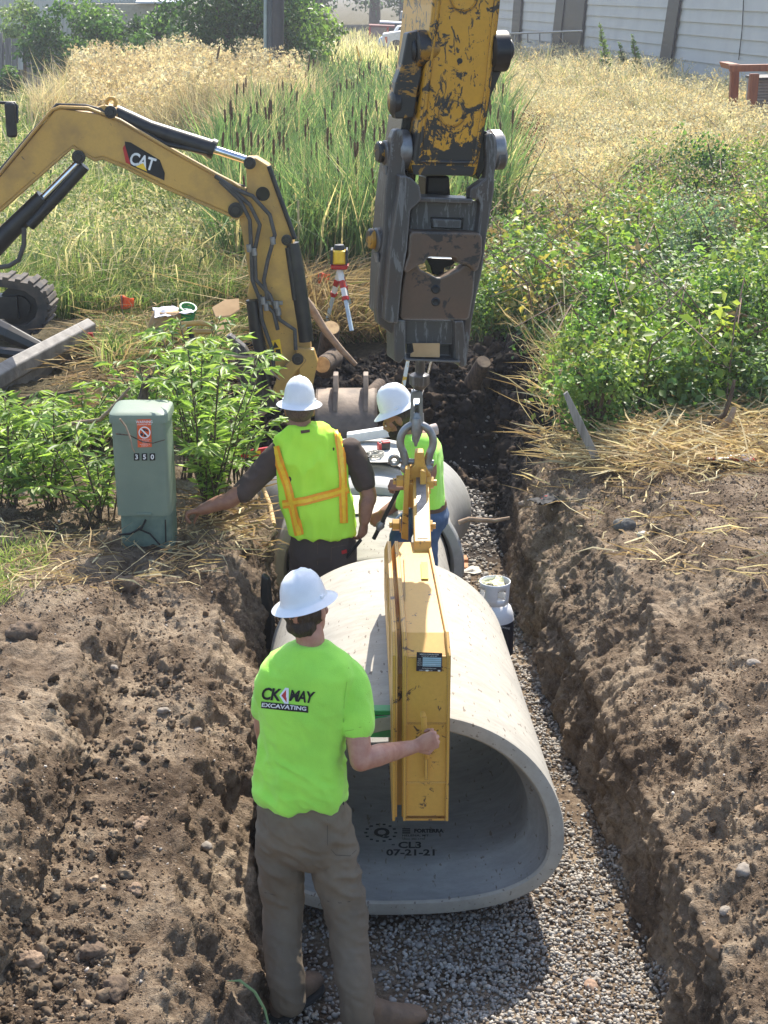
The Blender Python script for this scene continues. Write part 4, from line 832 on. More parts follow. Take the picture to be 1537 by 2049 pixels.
mb = MB(); mb.tube([W(-40, 640, 13.2), W(20, 668, 13.0), W(86, 700, 12.95)], [.09, .08, .06], 8); mb.tube([W(-30, 700, 12.9), W(60, 712, 12.8)], .05, 8); mb.build('blade_arm', M['black'], mx, bevel=.004)
mb = MB(); mb.box(W(181, 684, 13.3), (.05, .03, .16)); mb.build('red_tag', M['red'], mx)
mb = MB(); mb.box(W(22, 240, 12.4), (.085, .05, .27)); mb.build('mirror', M['black'], mx, bevel=.03, seg=4)
mb = MB(); mb.tube([W(-20, 205, 12.45), W(30, 206, 12.45), W(34, 212, 12.45), W(34, 246, 12.42)], .012, 8); mb.build('mirror_arm', M['black'], mx, smooth=60)
# ================================================================ PEDESTAL
pd = thing('utility_pedestal', 'green metal utility pedestal numbered 350 with an orange warning sticker', 'utility box', tuple(G(300, 1085, .85)))
PY = 8.62; zb = .83; cx0 = W(300, 1060, PY).x
def rbox(mb, c, hx, hy, z0, z1, e=7, lean=(0, 0), t=0, n=40):
    secs = []
    for k in range(5):
        u = k/4; secs.append((Vector((c[0]+lean[0]*u, c[1]+lean[1]*u, z0+(z1-z0)*u)), Vector((hx-t*u, 0, 0)), Vector((0, hy-t*u, 0)), e))
    mb.loft(secs, n)
lx = W(288, 830, PY).x-W(303, 1080, PY).x; ztop = W(288, 830, PY-.05).z; z35 = W(300, 1030, PY-.15).z
mb = MB(); rbox(mb, (cx0, PY, 0), .148, .155, zb-.05, z35+.02, 8, (lx*.1, 0)); mb.build('base', M['padgreen2'], pd, smooth=30)
mb = MB(); rbox(mb, (cx0-.005, PY-.006, 0), .158, .165, z35, ztop, 8, (lx, 0), 0); mb.build('cover', M['padgreen'], pd, smooth=30)
mb = MB(); k = Vector((cx0+lx*1.0-.005, PY-.006, 0)); secs = []
for r, z in ((.172, ztop-.02), (.172, ztop+.012), (.168, ztop+.028), (.155, ztop+.038), (.12, ztop+.044)): secs.append((k+Vector((0, 0, z)), Vector((r, 0, 0)), Vector((0, r*.98, 0)), 7))
mb.loft(secs, 48); mb.build('lid', M['padgreen'], pd, smooth=35)
mb = MB(); mb.box((cx0, PY-.175, z35+.012), (.085, .012, .016)); mb.build('latch', M['padgreen'], pd, bevel=.003)
mb = MB(); mb.tube([W(292, 1040, PY-.19), W(284, 1056, PY-.19), W(262, 1068, PY-.19), W(238, 1070, PY-.18)], .007, 6); mb.tube([W(276, 1058, PY-.19), W(300, 1068, PY-.19), W(320, 1090, PY-.19)], .006, 6); mb.tube([W(331, 1040, PY-.165), W(332, 1085, PY-.165)], .004, 6); mb.build('cable', M['gasket'], pd, smooth=60)
FBx = BVHTree.FromPolygons([Vector(p) for p in ((-3, PY-.172, 0), (0, PY-.172, 0), (0, PY-.172, 3), (-3, PY-.172, 3))], [(0, 1, 2, 3)])
mb = MB(); dpoly(mb, FBx, [(274, 839), (302, 838), (304, 894), (276, 895)], .003); sk = mb.build('warning_sticker', M['orangel'], pd)
mb = MB(); text_px(mb, FBx, 'WARNING', (289, 844), 5.2, -1, .005, bold=.12, sx=.95); text_px(mb, FBx, 'UNDERGROUND CABLE', (289, 849), 2.4, -1, .005, bold=.03, sx=.8)
for q, s_ in enumerate(('CALL BEFORE YOU DIG', 'BURIED CABLE IN', 'THIS AREA', 'DAMAGE REPORT TO', 'OWNER NOW')): text_px(mb, FBx, s_, (290, 879+3.2*q), 1.9, -1, .005, sx=.8)
vsr = []
for k in range(28):
    a = 2*PI*k/28; vsr += [proj(FBx, 289.5+r*math.cos(a), 865+r*math.sin(a), .005) for r in (12, 9.8)]
mb.add(vsr, [(2*k, 2*k+1, (2*k+3) % 56, (2*k+2) % 56) for k in range(28)]); dpoly(mb, FBx, [(281, 858.5), (283, 856.5), (298, 871.5), (296, 873.5)], .0055); mb.build('print', M['print_w'], sk)
mb = MB()
for x, y in ((284, 869), (291, 871)): dpoly(mb, FBx, [(x+3*math.cos(2*PI*j/10), y+3*math.sin(2*PI*j/10)) for j in range(10)], .0045)
dpoly(mb, FBx, [(287, 857), (296, 860), (297, 864), (291, 861), (286, 866), (284, 863)], .0045); mb.build('pictogram', M['navy'], sk)
for x, s_ in ((273.5, '3'), (289.3, '5'), (305, '0')):
    mb = MB(); dpoly(mb, FBx, [(x-5.5, 907), (x+5.5, 906.6), (x+5.8, 921), (x-5.2, 921.4)], .003); dg_ = mb.build('digit_tile', M['print_k'], pd)
    mb = MB(); text_px(mb, FBx, s_, (x+.2, 914.3), 9.5, -1, .005, bold=.35); mb.build('digit', M['print_w'], dg_)
# ================================================================ PROPANE TANK
tk0 = G(985, 1290, -.17); TYk = 9.05; tc = Vector((W(989, 1230, TYk).x, TYk, 0)); zt = W(985, 1199, TYk).z; r = .125
tk = thing('propane_tank', 'white propane cylinder with navy label band standing on the gravel beside the near pipe', 'gas cylinder', (tc.x, tc.y, zt-.42))
mb = MB(); b0 = Vector((tc.x, tc.y, 0)); mb.lathe(b0, [(.0, zt-.40), (.10, zt-.40), (r, zt-.36), (r, zt-.13), (r*.97, zt-.09), (r*.85, zt-.05), (r*.6, zt-.018), (0, zt-.005)], 36); mb.lathe(b0, [(.09, zt-.43), (.10, zt-.36)], 30); mb.build('body', M['white'], tk, smooth=50)
mb = MB(); mb.lathe(b0, [(r+.002, zt-.36), (r+.002, zt-.13)], 36); mb.build('label_band', M['navy'], tk, smooth=50)
mb = MB(); mb.lathe(b0+Vector((0, -.0, 0)), [(.021, 0), (.03, 0), (.03, .002), (.021, .002)], 20, close=True)
TB = BVHTree.FromPolygons([b0+Vector((math.cos(2*PI*k/36)*(r+.002), math.sin(2*PI*k/36)*(r+.002), z)) for z in (zt-.36, zt-.13) for k in range(36)], [(k, (k+1) % 36, 36+(k+1) % 36, 36+k) for k in range(36)])
mb = MB(); text_px(mb, TB, 'P', (1001, 1240), 14, 8, .002, bold=.6); text_px(mb, TB, 'PROPANE', (1008, 1256), 4, 10, .002); mb.build('lettering', M['print_w'], tk)
cr = .088; mb = MB(); N_ = 48; vs = []; fs = []
for i, z in enumerate((zt-.02, zt+.02, zt+.045, zt+.085, zt+.11, zt+.125)):
    for k in range(N_): vs.append(b0+Vector((cr*(1+.12*i/5)*math.cos(2*PI*k/N_), cr*(1+.12*i/5)*math.sin(2*PI*k/N_), z)))
for i in range(5):
    for k in range(N_):
        if i in (1, 2) and (k % 12) in (1, 2, 3, 4, 5): continue
        fs.append((i*N_+k, i*N_+(k+1) % N_, (i+1)*N_+(k+1) % N_, (i+1)*N_+k))
mb.add(vs, fs); cl = mb.build('collar', M['white'], tk, smooth=50); sf = cl.modifiers.new('s', 'SOLIDIFY'); sf.thickness = .004
mb = MB(); mb.cyl(b0+Vector((0, 0, zt-.01)), b0+Vector((0, 0, zt+.06)), .018); mb.cyl(b0+Vector((0, 0, zt+.05)), b0+Vector((0, 0, zt+.085)), .03, .028, 10); mb.build('valve', M['galv'], tk, smooth=40)
mb = MB(); rr = [(rng.uniform(-.06, .06), rng.uniform(-.06, .06)) for k in range(16)]
rg_ = thing('rag', 'crumpled pale yellow rag stuffed in the collar of the propane tank', 'rag', tuple(b0+Vector((0, 0, zt+.09))))
def cloth(mbb, c, sx, sy, amp, n=18, seed=1, rot=0, th=.006):
    vs = []; u = np.linspace(-1, 1, n); X, Y = np.meshgrid(u, u); q = np.stack([X, Y, X*0+seed], -1); Z = fbm(q, 1.6, 4, seed)*amp; X2 = X*(1+.2*fbm(q, 1.2, 2, seed+3)); Y2 = Y*(1+.25*fbm(q, 1.2, 2, seed+5)); cr_, sr_ = math.cos(rot), math.sin(rot)
    for z_ in (0, th):
        for i in range(n):
            for j in range(n): x = X2[i, j]*sx; y = Y2[i, j]*sy; vs.append(Vector(c)+Vector((x*cr_-y*sr_, x*sr_+y*cr_, Z[i, j]+z_+amp*.6)))
    fs = [(o+i*n+j, o+i*n+j+1, o+(i+1)*n+j+1, o+(i+1)*n+j) for o in (0, n*n) for i in range(n-1) for j in range(n-1)]
    mbb.add(vs, fs); return mbb
cloth(MB(), b0+Vector((-.02, .03, zt+.075)), .075, .055, .045, 18, 4).build('rag_cloth', mat('pale_yellow_cloth', (.75, .72, .45), .9), rg_, smooth=70)
o = cloth(MB(), G(925, 1148, -.12), .13, .06, .04, 18, 8).build('rag', M['cloth'], None, smooth=70); tag(o, 'off-white rag lying on the gravel between the bricks and the propane tank', 'rag')
for k, (x, y) in enumerate(((921, 1122), (922, 1137))):
    mb = MB(); c = G(x, y, -.12); mb.box((0, 0, 0), (.11, .10, .055)); o = mb.build('brick', M['brick'], None, bevel=.004); o.location = (c.x, c.y, c.z+.0); o.rotation_euler = (0, 0, .1-.15*k)
    tag(o, ['orange brick on the gravel beside the bell mouth, the farther of two', 'orange brick on the gravel beside the bell mouth, the nearer of two'][k], 'brick', 'bricks beside the bell mouth')
# ================================================================ PEOPLE
def U3(a): return Vector(a).normalized()
def limb(mb, pts, rad, n=18, flat=1.0):
    """smooth tapered tube through joints"""
    P = [Vector(p) for p in pts]; out = []; rr = []
    for i in range(len(P)-1):
        p0, p1, p2, p3 = P[max(i-1, 0)], P[i], P[i+1], P[min(i+2, len(P)-1)]
        for k in range(5):
            t = k/5; out.append(.5*((2*p1)+(p2-p0)*t+(2*p0-5*p1+4*p2-p3)*t*t+(3*p1-p0-3*p2+p3)*t**3)); rr.append(rad[i]*(1-t)+rad[i+1]*t)
    out.append(P[-1]); rr.append(rad[-1]); mb.tube(out, rr, n, True, flat)
    mb.ell(out[0], (rr[0],)*3, 14, 10); mb.ell(out[-1], (rr[-1],)*3, 14, 10)
def hand(mb, w_, D, N, curl=(.5,)*4, thumb=1, sc=1.0, tcurl=.4, spread=.05):
    """w_ wrist, D along the hand, N palm normal, thumb = side sign"""
    D = U3(D); N = (Vector(N)-D*Vector(N).dot(D)).normalized(); S = D.cross(N)*thumb; w_ = Vector(w_)
    mb.loft([(w_-D*.01*sc, S*.026*sc, N*.019*sc, 2.2), (w_+D*.02*sc, S*.030*sc, N*.018*sc, 2.3), (w_+D*.05*sc, S*.039*sc, N*.017*sc, 2.6), (w_+D*.085*sc, S*.041*sc, N*.014*sc, 2.8), (w_+D*.096*sc, S*.038*sc, N*.010*sc, 2.6)], 20)
    for k, (o, L, r) in enumerate(((.031, .076, .0088), (.0105, .086, .009), (-.0105, .08, .0088), (-.031, .063, .0078))):
        p = w_+D*(.086-.004*abs(k-1))*sc+S*o*sc; a = 0; pts = [p]; sd_ = S*(o*spread*8)
        for j, f in enumerate((.45, .3, .25)):
            a += curl[k]*(1.0, 1.15, .8)[j]; d = (D*math.cos(a)+N*math.sin(a)+sd_*max(0, 1-a)).normalized(); p = p+d*L*f*sc; pts.append(p)
        mb.tube(pts, [r*1.08*sc, r*1.02*sc, r*.95*sc, r*.72*sc], 10); 
        for q, r2 in zip(pts, (1.1, 1.08, 1.0, .74)): mb.ell(q, (r*r2*sc,)*3, 10, 8)
    b = w_+D*.022*sc+S*.026*sc+N*.006*sc; d1 = (D*.62+S*.72+N*.35).normalized(); d2 = (D*.8+S*.25*(1-tcurl)+N*(.3+tcurl)).normalized()
    q1 = b+d1*.040*sc; q2 = q1+d2*.034*sc; q3 = q2+(d2+N*tcurl*.6-S*.2).normalized()*.026*sc
    mb.tube([b, q1, q2, q3], [.015*sc, .012*sc, .0108*sc, .0085*sc], 10)
    for q, r2 in ((b, .015), (q1, .0123), (q2, .011), (q3, .0088)): mb.ell(q, (r2*sc,)*3, 10, 8)
def head(mb, c, F, U, sc=1.0):
    F = U3(F); U = (Vector(U)-F*Vector(U).dot(F)).normalized(); R = F.cross(U); c = Vector(c); Mx = Matrix((R, F, U)).transposed()
    def e(p, r): mb.ell(c+R*p[0]*sc+F*p[1]*sc+U*p[2]*sc, tuple(x*sc for x in r), 24, 16, Mx)
    e((0, -.012, .025), (.076, .096, .092)); e((0, .022, -.045), (.060, .066, .070)); e((0, .055, -.078), (.034, .034, .03))
    e((0, .078, .012), (.05, .014, .014)); e((0, .084, -.032), (.026, .020, .018)); e((0, .092, -.006), (.011, .016, .026)); e((0, .103, -.018), (.014, .015, .011))
    e((0, .088, -.046), (.022, .01, .006)); e((0, .086, -.056), (.02, .01, .006)); e((.048, .05, -.01), (.022, .022, .02)); e((-.048, .05, -.01), (.022, .022, .02))
    for s in (-1, 1):
        e((s*.078, -.008, -.005), (.009, .019, .031)); e((s*.083, -.016, .004), (.006, .012, .022)); e((s*.028, .078, -.002), (.013, .008, .008))
    return Mx
def hat(name, c, ax, F, parent, sc=1.0, tint=None, zs=1.0):
    ax = U3(ax); F = (Vector(F)-ax*Vector(F).dot(ax)).normalized(); R = F.cross(ax); c = Vector(c); mb = MB(); n = 56; vs = []
    prof = [(0, .150, 0), (.035, .146, 0), (.065, .131, 0), (.088, .105, 0), (.102, .070, 0), (.109, .030, 0), (.112, .006, 0), (.118, .0, 0), (.150, -.014, .0), (.154, -.018, 0), (.150, -.019, 0), (.112, -.004, 0), (.104, .0, 0), (.098, .06, 0), (.06, .12, 0), (0, .14, 0)]
    for i, (r, z, _) in enumerate(prof):
        for j in range(n):
            a = 2*PI*j/n; ca, sa = math.cos(a), math.sin(a); rx = r*.84; ry = r*1.0
            if i in (8, 9, 10): rx = r*.88; ry = r*(1.02+.06*max(sa, 0)); z2 = z-.010*max(sa, 0)**2
            else: z2 = z
            rid = 0
            if 1 <= i <= 5:  # crown ridges running fore and aft
                x = rx*ca; rid = .006*math.exp(-(x/.010)**2)+.0045*math.exp(-((abs(x)-.034)/.007)**2)
                if sa < -.92: rid *= .6
            vs.append(c+R*(rx*ca)*sc+F*(ry*sa)*sc+ax*(z2*zs+rid)*sc)
    k = len(prof); mb.add(vs, [(i*n+j, i*n+(j+1) % n, (i+1)*n+(j+1) % n, (i+1)*n+j) for i in range(k-1) for j in range(n)])
    h = mb.build(name, M['white'] if tint is None else tint, parent, smooth=55)
    mb = MB(); Mx = Matrix((R, F, ax)).transposed()
    for s in (-1, 1): mb2 = MB(); mb2.box(c+R*s*.093*sc+F*-.005+ax*.012, (.014*sc, .028*sc, .016*sc), Mx); mb2.build('accessory_slot', M['white'] if tint is None else tint, h, bevel=.004)
    mb = MB()
    secs = [(c+ax*(z*sc)-F*.004, R*.079*sc, F*.097*sc) for z in (-.036, -.010)]; vs = []
    for (cc_, A, B) in secs:
        for o in (1, .94):
            for j in range(15, 34): a = 2*PI*j/32+PI*.0-.6; vs.append(cc_+A*o*math.cos(a+.25)+B*o*math.sin(a+.25))
    m_ = 19; fs = [(j, j+1, 2*m_+j+1, 2*m_+j) for j in range(m_-1)]+[(m_+j, m_+j+1, 3*m_+j+1, 3*m_+j) for j in range(m_-1)]+[(j, j+1, m_+j+1, m_+j) for j in range(m_-1)]
    mb.add(vs, fs); mb.build('head_band', M['print_k'], h, smooth=60)
    mb = MB(); mb.lathe(c-F*.112*sc-ax*.024*sc, [(0, .010), (.010*sc, .010), (.013*sc, .006), (.013*sc, 0)], 20, -F); mb.build('ratchet_knob', M['hose'], h, smooth=40)
    return h
def fold(amp, sc, aniso=(1, 1, 1), s=0, dr=(.5, .3, 1)):
    def f(co, no):
        p = co*np.array(aniso); a = 1-np.abs(fbm(p, sc, 3, s, .5))*2.4; b = fbm(p+5, sc*.45, 2, s+9)
        return amp*(np.clip(a, -.2, 1)*.55+b*.8)-amp*.3
    return f
def boot(name, heel, toe, up_h, parent, w_=.052, roll=0):
    heel = Vector(heel); toe = Vector(toe); d = (toe-heel).normalized(); s = d.cross(Vector((0, 0, 1))).normalized(); u = s.cross(d); mb = MB(); L = .30; h0 = heel-d*.02
    secs = [(0, .045, .030, .052), (.04, .075, .040, .078), (.09, .075, .043, .075), (.15, .055, .046, .056), (.20, .045, .051, .045), (.25, .037, .050, .036), (.285, .030, .038, .026), (.30, .026, .018, .016)]
    mb.loft([(h0+d*x+u*(z+.018), s*hw, u*hh, 2.4) for x, z, hw, hh in secs], 22); limb(mb, [h0+d*.06+Vector((0, 0, .06)), h0+d*.05+Vector((0, 0, up_h))], [.052, .056])
    b = remeshed(name, mb, .008, M['leather'], parent, 4, .5, fold(.003, 18, s=5))
    mb = MB(); mb.loft([(h0+d*x+u*.006, s*(hw+.004), u*.016, 4) for x, z, hw, hh in secs], 22); mb.build('sole', M['sole'], b, smooth=40)
    mb = MB()
    for k in range(4): mb2 = None
    return b
# ---------------------------------------------------------------- man 1, foreground
m1 = thing('person', 'man in lime T-shirt and khaki trousers seen from behind, hand on the yellow pipe hook', 'person', (-.33, 5.3, 0))
F1 = U3((.22, .97, 0)); R1 = Vector((F1.y, -F1.x, 0)); Z = Vector((0, 0, 1)); Y1 = 5.30
sh_r = W(694, 1350, Y1+.0); el = W(722, 1522, Y1-.10); wr_ = W(829, 1494, 5.385); sh_l = W(540, 1350, Y1+.02)
neckb = W(625, 1300, Y1); hc = W(612, 1222, Y1+.03)
mb = MB(); head(mb, hc, (.42, .9, -.12), (-.12, .1, 1), .97)
limb(mb, [hc+Vector((0, -.012, -.05)), W(621, 1278, Y1+.01), W(620, 1320, Y1+.02)], [.055, .054, .052])
limb(mb, [sh_r, W(712, 1440, Y1-.05), el], [.048, .05, .042]); limb(mb, [el, W(757, 1511, Y1-.06), W(800, 1501, 5.36), wr_], [.042, .0445, .034, .0265], flat=.9)
le = W(532, 1470, Y1+.12); limb(mb, [sh_l, le, W(590, 1480, 5.52)], [.045, .04, .03]); hand(mb, W(596, 1480, 5.54), (1, .3, .1), (0, 1, 0), (.8,)*4, -1)
limb(mb, [W(620, 1330, Y1), W(608, 1480, Y1), W(608, 1610, Y1+.02)], [.08, .09, .09])
hand(mb, wr_, (.93, .12, .30), (.15, 1, .05), (1.15, 1.2, 1.2, 1.15), -1, .98, .75, .02)
remeshed('body', mb, .0042, M['skin'], m1, 2, .5)
mb = MB()
HF = U3((.42, .9, -.12)); HU = U3((-.12, .1, 1)); HR = HF.cross(HU)
mb.ell(hc+HU*.004-HF*.012, (.080, .088, .070), 24, 16, Matrix((HR, HF, HU)).transposed()); mb.ell(hc-HF*.050-HU*.050, (.060, .045, .042), 20, 12, Matrix((HR, HF, HU)).transposed())
def hw(co, no): return fbm(co*np.array([1, 1, .5]), 70, 3, 7)*.005
remeshed('hair', mb, .006, M['hair'], m1, 2, .5, hw)
hat('hard_hat', W(608, 1205, Y1+.035)+Vector((0, 0, .010)), (-.20, .05, 1), (.42, .9, 0), m1, .90, zs=.86)
# shirt
mb = MB(); s_ = []
for (x, y, hw_, hd, e, dy) in ((600, 1598, .150, .120, 2.2, .0), (601, 1582, .172, .134, 2.3, .0), (602, 1550, .168, .124, 2.4, 0), (604, 1490, .163, .112, 2.5, 0), (609, 1430, .170, .115, 2.6, 0), (614, 1380, .182, .116, 2.6, .0), (617, 1340, .182, .105, 2.5, 0), (619, 1316, .155, .09, 2.3, 0), (621, 1298, .105, .072, 2.1, 0), (622, 1286, .066, .062, 2, 0)):
    s_.append((W(x, y, Y1+dy), R1*hw_, F1*hd, e))
mb.loft(s_, 36)
limb(mb, [W(676, 1345, Y1), W(700, 1368, Y1-.01), W(716, 1448, Y1-.045)], [.066, .069, .066]); limb(mb, [W(552, 1345, Y1), W(540, 1375, Y1), W(530, 1420, Y1+.05)], [.062, .060, .053])
def shw(co, no):
    z = co[:, 2]; zt_ = W(600, 1430, Y1).z; low = smooth01((zt_-z)/.35)
    v = (1-np.abs(fbm(co*np.array([1, 1, .30])+co[:, 2:3]*np.array([.35, 0, 0]), 13, 2, 3))*2.6)*.013*(.3+.7*low)+fbm(co, 6, 2, 8)*.006
    return v+(1-np.abs(fbm(co*np.array([.45, 1, 1])+co[:, :1]*np.array([0, 0, .5]), 16, 2, 13))*2.6)*.009*(.4+low)
shirt = remeshed('t_shirt', mb, .0075, M['lime'], m1, 6, .5, shw); SB = bvh_of(shirt)
mb = MB(); dgrid(mb, SB, [[(x, y+dy) for x, y in ((690, 1462), (705, 1460), (722, 1454), (740, 1444))] for dy in (0, 1.4)], .001); mb.build('sleeve_hem', mat('lime_thread', (.34, .76, .08), .9), shirt)
mb = MB(); dgrid(mb, SB, [[(x+dx, y) for x, y in ((697, 1335), (693, 1365), (688, 1400), (686, 1440), (688, 1470))] for dx in (0, 1.5)], .001); mb.build('shoulder_seam', bpy.data.materials['lime_thread'], shirt)
mb = MB(); dgrid(mb, SB, [[(524+9.3*k, 1403.0+y_+.95*k) for k in range(11)] for y_ in (0, 4.5, 9, 13.5)], .003)
mb.build('logo_bar', M['print_k'], shirt)
mb = MB(); text_fit(mb, SB, 'CK', 525, 1374, 564, 1399, .004, 4, bold=.03, shear=.22, space=.92); mb.build('logo_letters', M['print_k'], shirt); mb = MB(); text_fit(mb, SB, 'MAY', 579, 1379, 632, 1402, .004, 5, bold=.03, shear=.3, space=.9); mb.build('logo_letters', M['print_k'], shirt)
mb = MB(); text_fit(mb, SB, 'EXCAVATING', 526, 1405, 614, 1413.5, .006, 8, bold=.03, shear=.1); mb.build('logo_lettering', M['print_w'], shirt)
mb = MB(); vs = [proj(SB, x, y, .0055) for x, y in ((564, 1391), (575, 1378), (574, 1405))]; mb.add(vs, [(0, 1, 2)]); mb.build('logo_arrow', M['red'], shirt)
mb = MB(); vs = [proj(SB, x, y, .0048) for x, y in ((560, 1391), (572, 1375), (579, 1376), (578, 1408), (570, 1407))]; mb.add(vs, [(0, 1, 2, 3, 4)]); mb.build('logo_outline', M['print_w'], shirt)
# trousers
la = G(577, 1998, .13); ra = G(719, 2034, .10)
mb = MB()
mb.loft([(W(604, 1588, Y1+.01), R1*.158, F1*.112, 2.3), (W(606, 1620, Y1+.01), R1*.172, F1*.122, 2.4), (W(608, 1660, Y1+.015), R1*.180, F1*.126, 2.4), (W(610, 1700, Y1+.02), R1*.165, F1*.11, 2.4), (W(612, 1722, Y1+.02), R1*.12, F1*.08, 2.2)], 32)
limb(mb, [W(556, 1655, Y1+.01), W(560, 1730, Y1+.03), W(566, 1810, Y1+.05), W(566, 1900, (Y1+la.y)/2+.02), W(573, 1965, la.y), la], [.080, .084, .074, .069, .074, .072])
limb(mb, [W(656, 1655, Y1+.01), W(668, 1730, Y1+.0), W(690, 1820, Y1-.01), W(700, 1900, (Y1+ra.y)/2), W(712, 1980, ra.y), ra], [.090, .090, .077, .069, .072, .073])
def trw(co, no):
    return (1-np.abs(fbm(co*np.array([.8, .8, 1.5])+co[:, :1]*np.array([0, 0, .8]), 9, 3, 23))*2.3)*.017*(.25+.9*np.clip(fbm(co, 2.6, 2, 44)+.35, 0, 1))+fbm(co, 3.5, 2, 4)*.012+(1-np.abs(fbm(co*np.array([1, 1, .5]), 22, 2, 33))*2.4)*.004
tr = remeshed('trousers', mb, .0085, M['khaki'], m1, 5, .5, trw); TRB = bvh_of(tr)
mb = MB(); dgrid(mb, TRB, [[(x, y+dy) for x, y in ((655, 1690), (672, 1710), (700, 1712), (713, 1700))] for dy in (0, 1.2)], .0015); dgrid(mb, TRB, [[(655+dx, y) for y in (1640, 1660, 1690)] for dx in (0, 1.0)], .0015)
mb.build('pocket_stitching', M['brownp'], tr); mb = MB(); dgrid(mb, TRB, [[(x, y+dy) for x, y in ((655, 1802), (680, 1806), (700, 1803), (728, 1790))] for dy in (0, 1.2)], .0015); mb.build('knee_stitching', M['brownp'], tr); mb = MB(); dgrid(mb, TRB, [[(x, y+dy) for x, y in ((530, 1785), (550, 1790), (590, 1788))] for dy in (0, 1.2)], .0015)
mb.build('knee_stitching', M['brownp'], tr)
boot('boot', G(556, 2040, .012), G(652, 1960, .012), .17, m1); boot('boot', G(722, 2075, .0), G(812, 2056, .0), .14, m1)
mb = MB(); mb.box(W(681, 1588, Y1-.02), (.035, .055, .13), Matrix.Rotation(.08, 3, 'Y')); mb.build('phone_holster', M['print_k'], m1, bevel=.008, seg=3)
# ---------------------------------------------------------------- man 2, vest
Y2 = 8.66; m2 = thing('person', 'man in lime vest with orange stripes over a charcoal T-shirt, left arm outstretched', 'person', (-.42, Y2, -.18))
F2 = U3((-.05, 1, 0)); R2 = Vector((F2.y, -F2.x, 0)); hc = W(600, 822, Y2+.02)
mb = MB(); head(mb, hc, (0, 1, -.2), (0, .15, 1), 1.02)
limb(mb, [hc+Vector((0, -.01, -.06)), W(600, 862, Y2), W(610, 890, Y2)], [.066, .07, .09])
sL = W(553, 918, Y2); eL = W(468, 995, Y2-.08); wL = W(404, 1020, Y2-.10); sR = W(708, 905, Y2); eR = W(736, 985, Y2-.03); wR = W(729, 1042, Y2-.08)
limb(mb, [sL, eL, W(440, 1006, Y2-.09), wL], [.045, .05, .047, .033]); limb(mb, [sR, eR, W(733, 1010, Y2-.06), wR], [.045, .051, .048, .033])
hand(mb, wL, (-.95, .1, -.25), (.1, -.3, -1), (.8, .9, .9, .9), -1, 1.0, .6); hand(mb, wR, (-.12, .1, -1), (-.7, .5, 0), (.45, .5, .55, .6), 1, 1.05, .3)
limb(mb, [W(625, 910, Y2), W(632, 1000, Y2), W(645, 1110, Y2)], [.10, .10, .11])
remeshed('body', mb, .007, M['skin2'], m2, 4, .5)
mb = MB(); mb.ell(hc+Vector((0, -.02, .012)), (.083, .095, .075), 24, 16); remeshed('hair', mb, .007, M['hairg'], m2, 3)
hat('hard_hat', W(599, 803, Y2+.02), (.02, .02, 1), (0, 1, 0), m2, .985)
mb = MB()
T2 = lambda k, dx=0: [(W(x, y, Y2), R2*(hw_*k+dx), F2*(hd*k+dx), e) for x, y, hw_, hd, e in ((645, 1078, .19, .135, 2.5), (638, 1040, .19, .135, 2.5), (630, 980, .196, .13, 2.6), (624, 930, .215, .13, 2.7), (620, 895, .215, .115, 2.5), (616, 872, .16, .09, 2.2), (612, 858, .10, .07, 2))]
mb.loft(T2(.97), 36)
limb(mb, [W(556, 908, Y2), W(530, 940, Y2-.02), W(488, 985, Y2-.065)], [.078, .076, .068]); limb(mb, [W(700, 900, Y2), W(716, 928, Y2-.01), W(729, 962, Y2-.02)], [.078, .074, .066])
remeshed('t_shirt', mb, .010, M['tee'], m2, 5, .5, fold(.016, 9, s=41))
mb = MB(); s_ = [(W(x, y, Y2), R2*hw_, F2*hd, e) for x, y, hw_, hd, e in ((644, 1064, .206, .152, 2.5), (638, 1035, .206, .150, 2.5), (630, 985, .205, .146, 2.6), (624, 935, .205, .142, 2.7), (620, 900, .205, .128, 2.5), (617, 874, .185, .105, 2.3), (614, 860, .13, .088, 2), (612, 851, .095, .075, 2))]
mb.loft(s_, 40)
def vw(co, no): return (1-np.abs(fbm(co*np.array([1.2, 1, .45]), 9, 2, 53))*2.5)*.019+fbm(co, 4, 2, 3)*.01
vest = remeshed('safety_vest', mb, .010, M['lime2'], m2, 5, .5, vw); VB = bvh_of(vest)
def stripe(mb, pts, wd, off, n=26):
    P = [Vector(p) for p in pts]; L = [0]
    for i in range(1, len(P)): L.append(L[-1]+(P[i]-P[i-1]).length)
    rows_ = []
    for k in range(n+1):
        s = L[-1]*k/n; i = max(j for j in range(len(P)) if L[j] <= s+1e-6); i = min(i, len(P)-2); t = (s-L[i])/(L[i+1]-L[i]); p = P[i].lerp(P[i+1], t); d = (P[i+1]-P[i]).normalized(); q = Vector((-d.y, d.x)); rows_.append([tuple(p+q*wd*o) for o in (-.5, -.25, 0, .25, .5)])
    dgrid(mb, VB, rows_, off)
for pts, wd in (([(552, 893), (562, 930), (577, 975), (588, 1020), (600, 1070)], 17), ([(674, 862), (682, 905), (685, 960), (686, 1000), (687, 1046)], 15), ([(567, 1009), (610, 1002), (655, 990), (695, 978)], 17)):
    mb = MB(); stripe(mb, pts, wd, .008); st_ = mb.build('reflective_stripe', M['tape_o'], vest, smooth=60)
    mb = MB(); stripe(mb, pts, wd*.42, .010); mb.build('centre_band', M['tape_y'], st_, smooth=60)
mb = MB(); dquad(mb, VB, [(602, 862), (620, 860), (620, 865), (603, 868)], 3, 2, .006); mb.build('collar_tag', M['belt'], vest)
mb = MB()
mb.loft([(W(645, 1058, Y2), R2*.182, F2*.13, 2.4), (W(646, 1090, Y2), R2*.205, F2*.14, 2.5), (W(648, 1130, Y2), R2*.205, F2*.14, 2.4), (W(650, 1165, Y2), R2*.18, F2*.12, 2.3)], 32)
fl = -.18
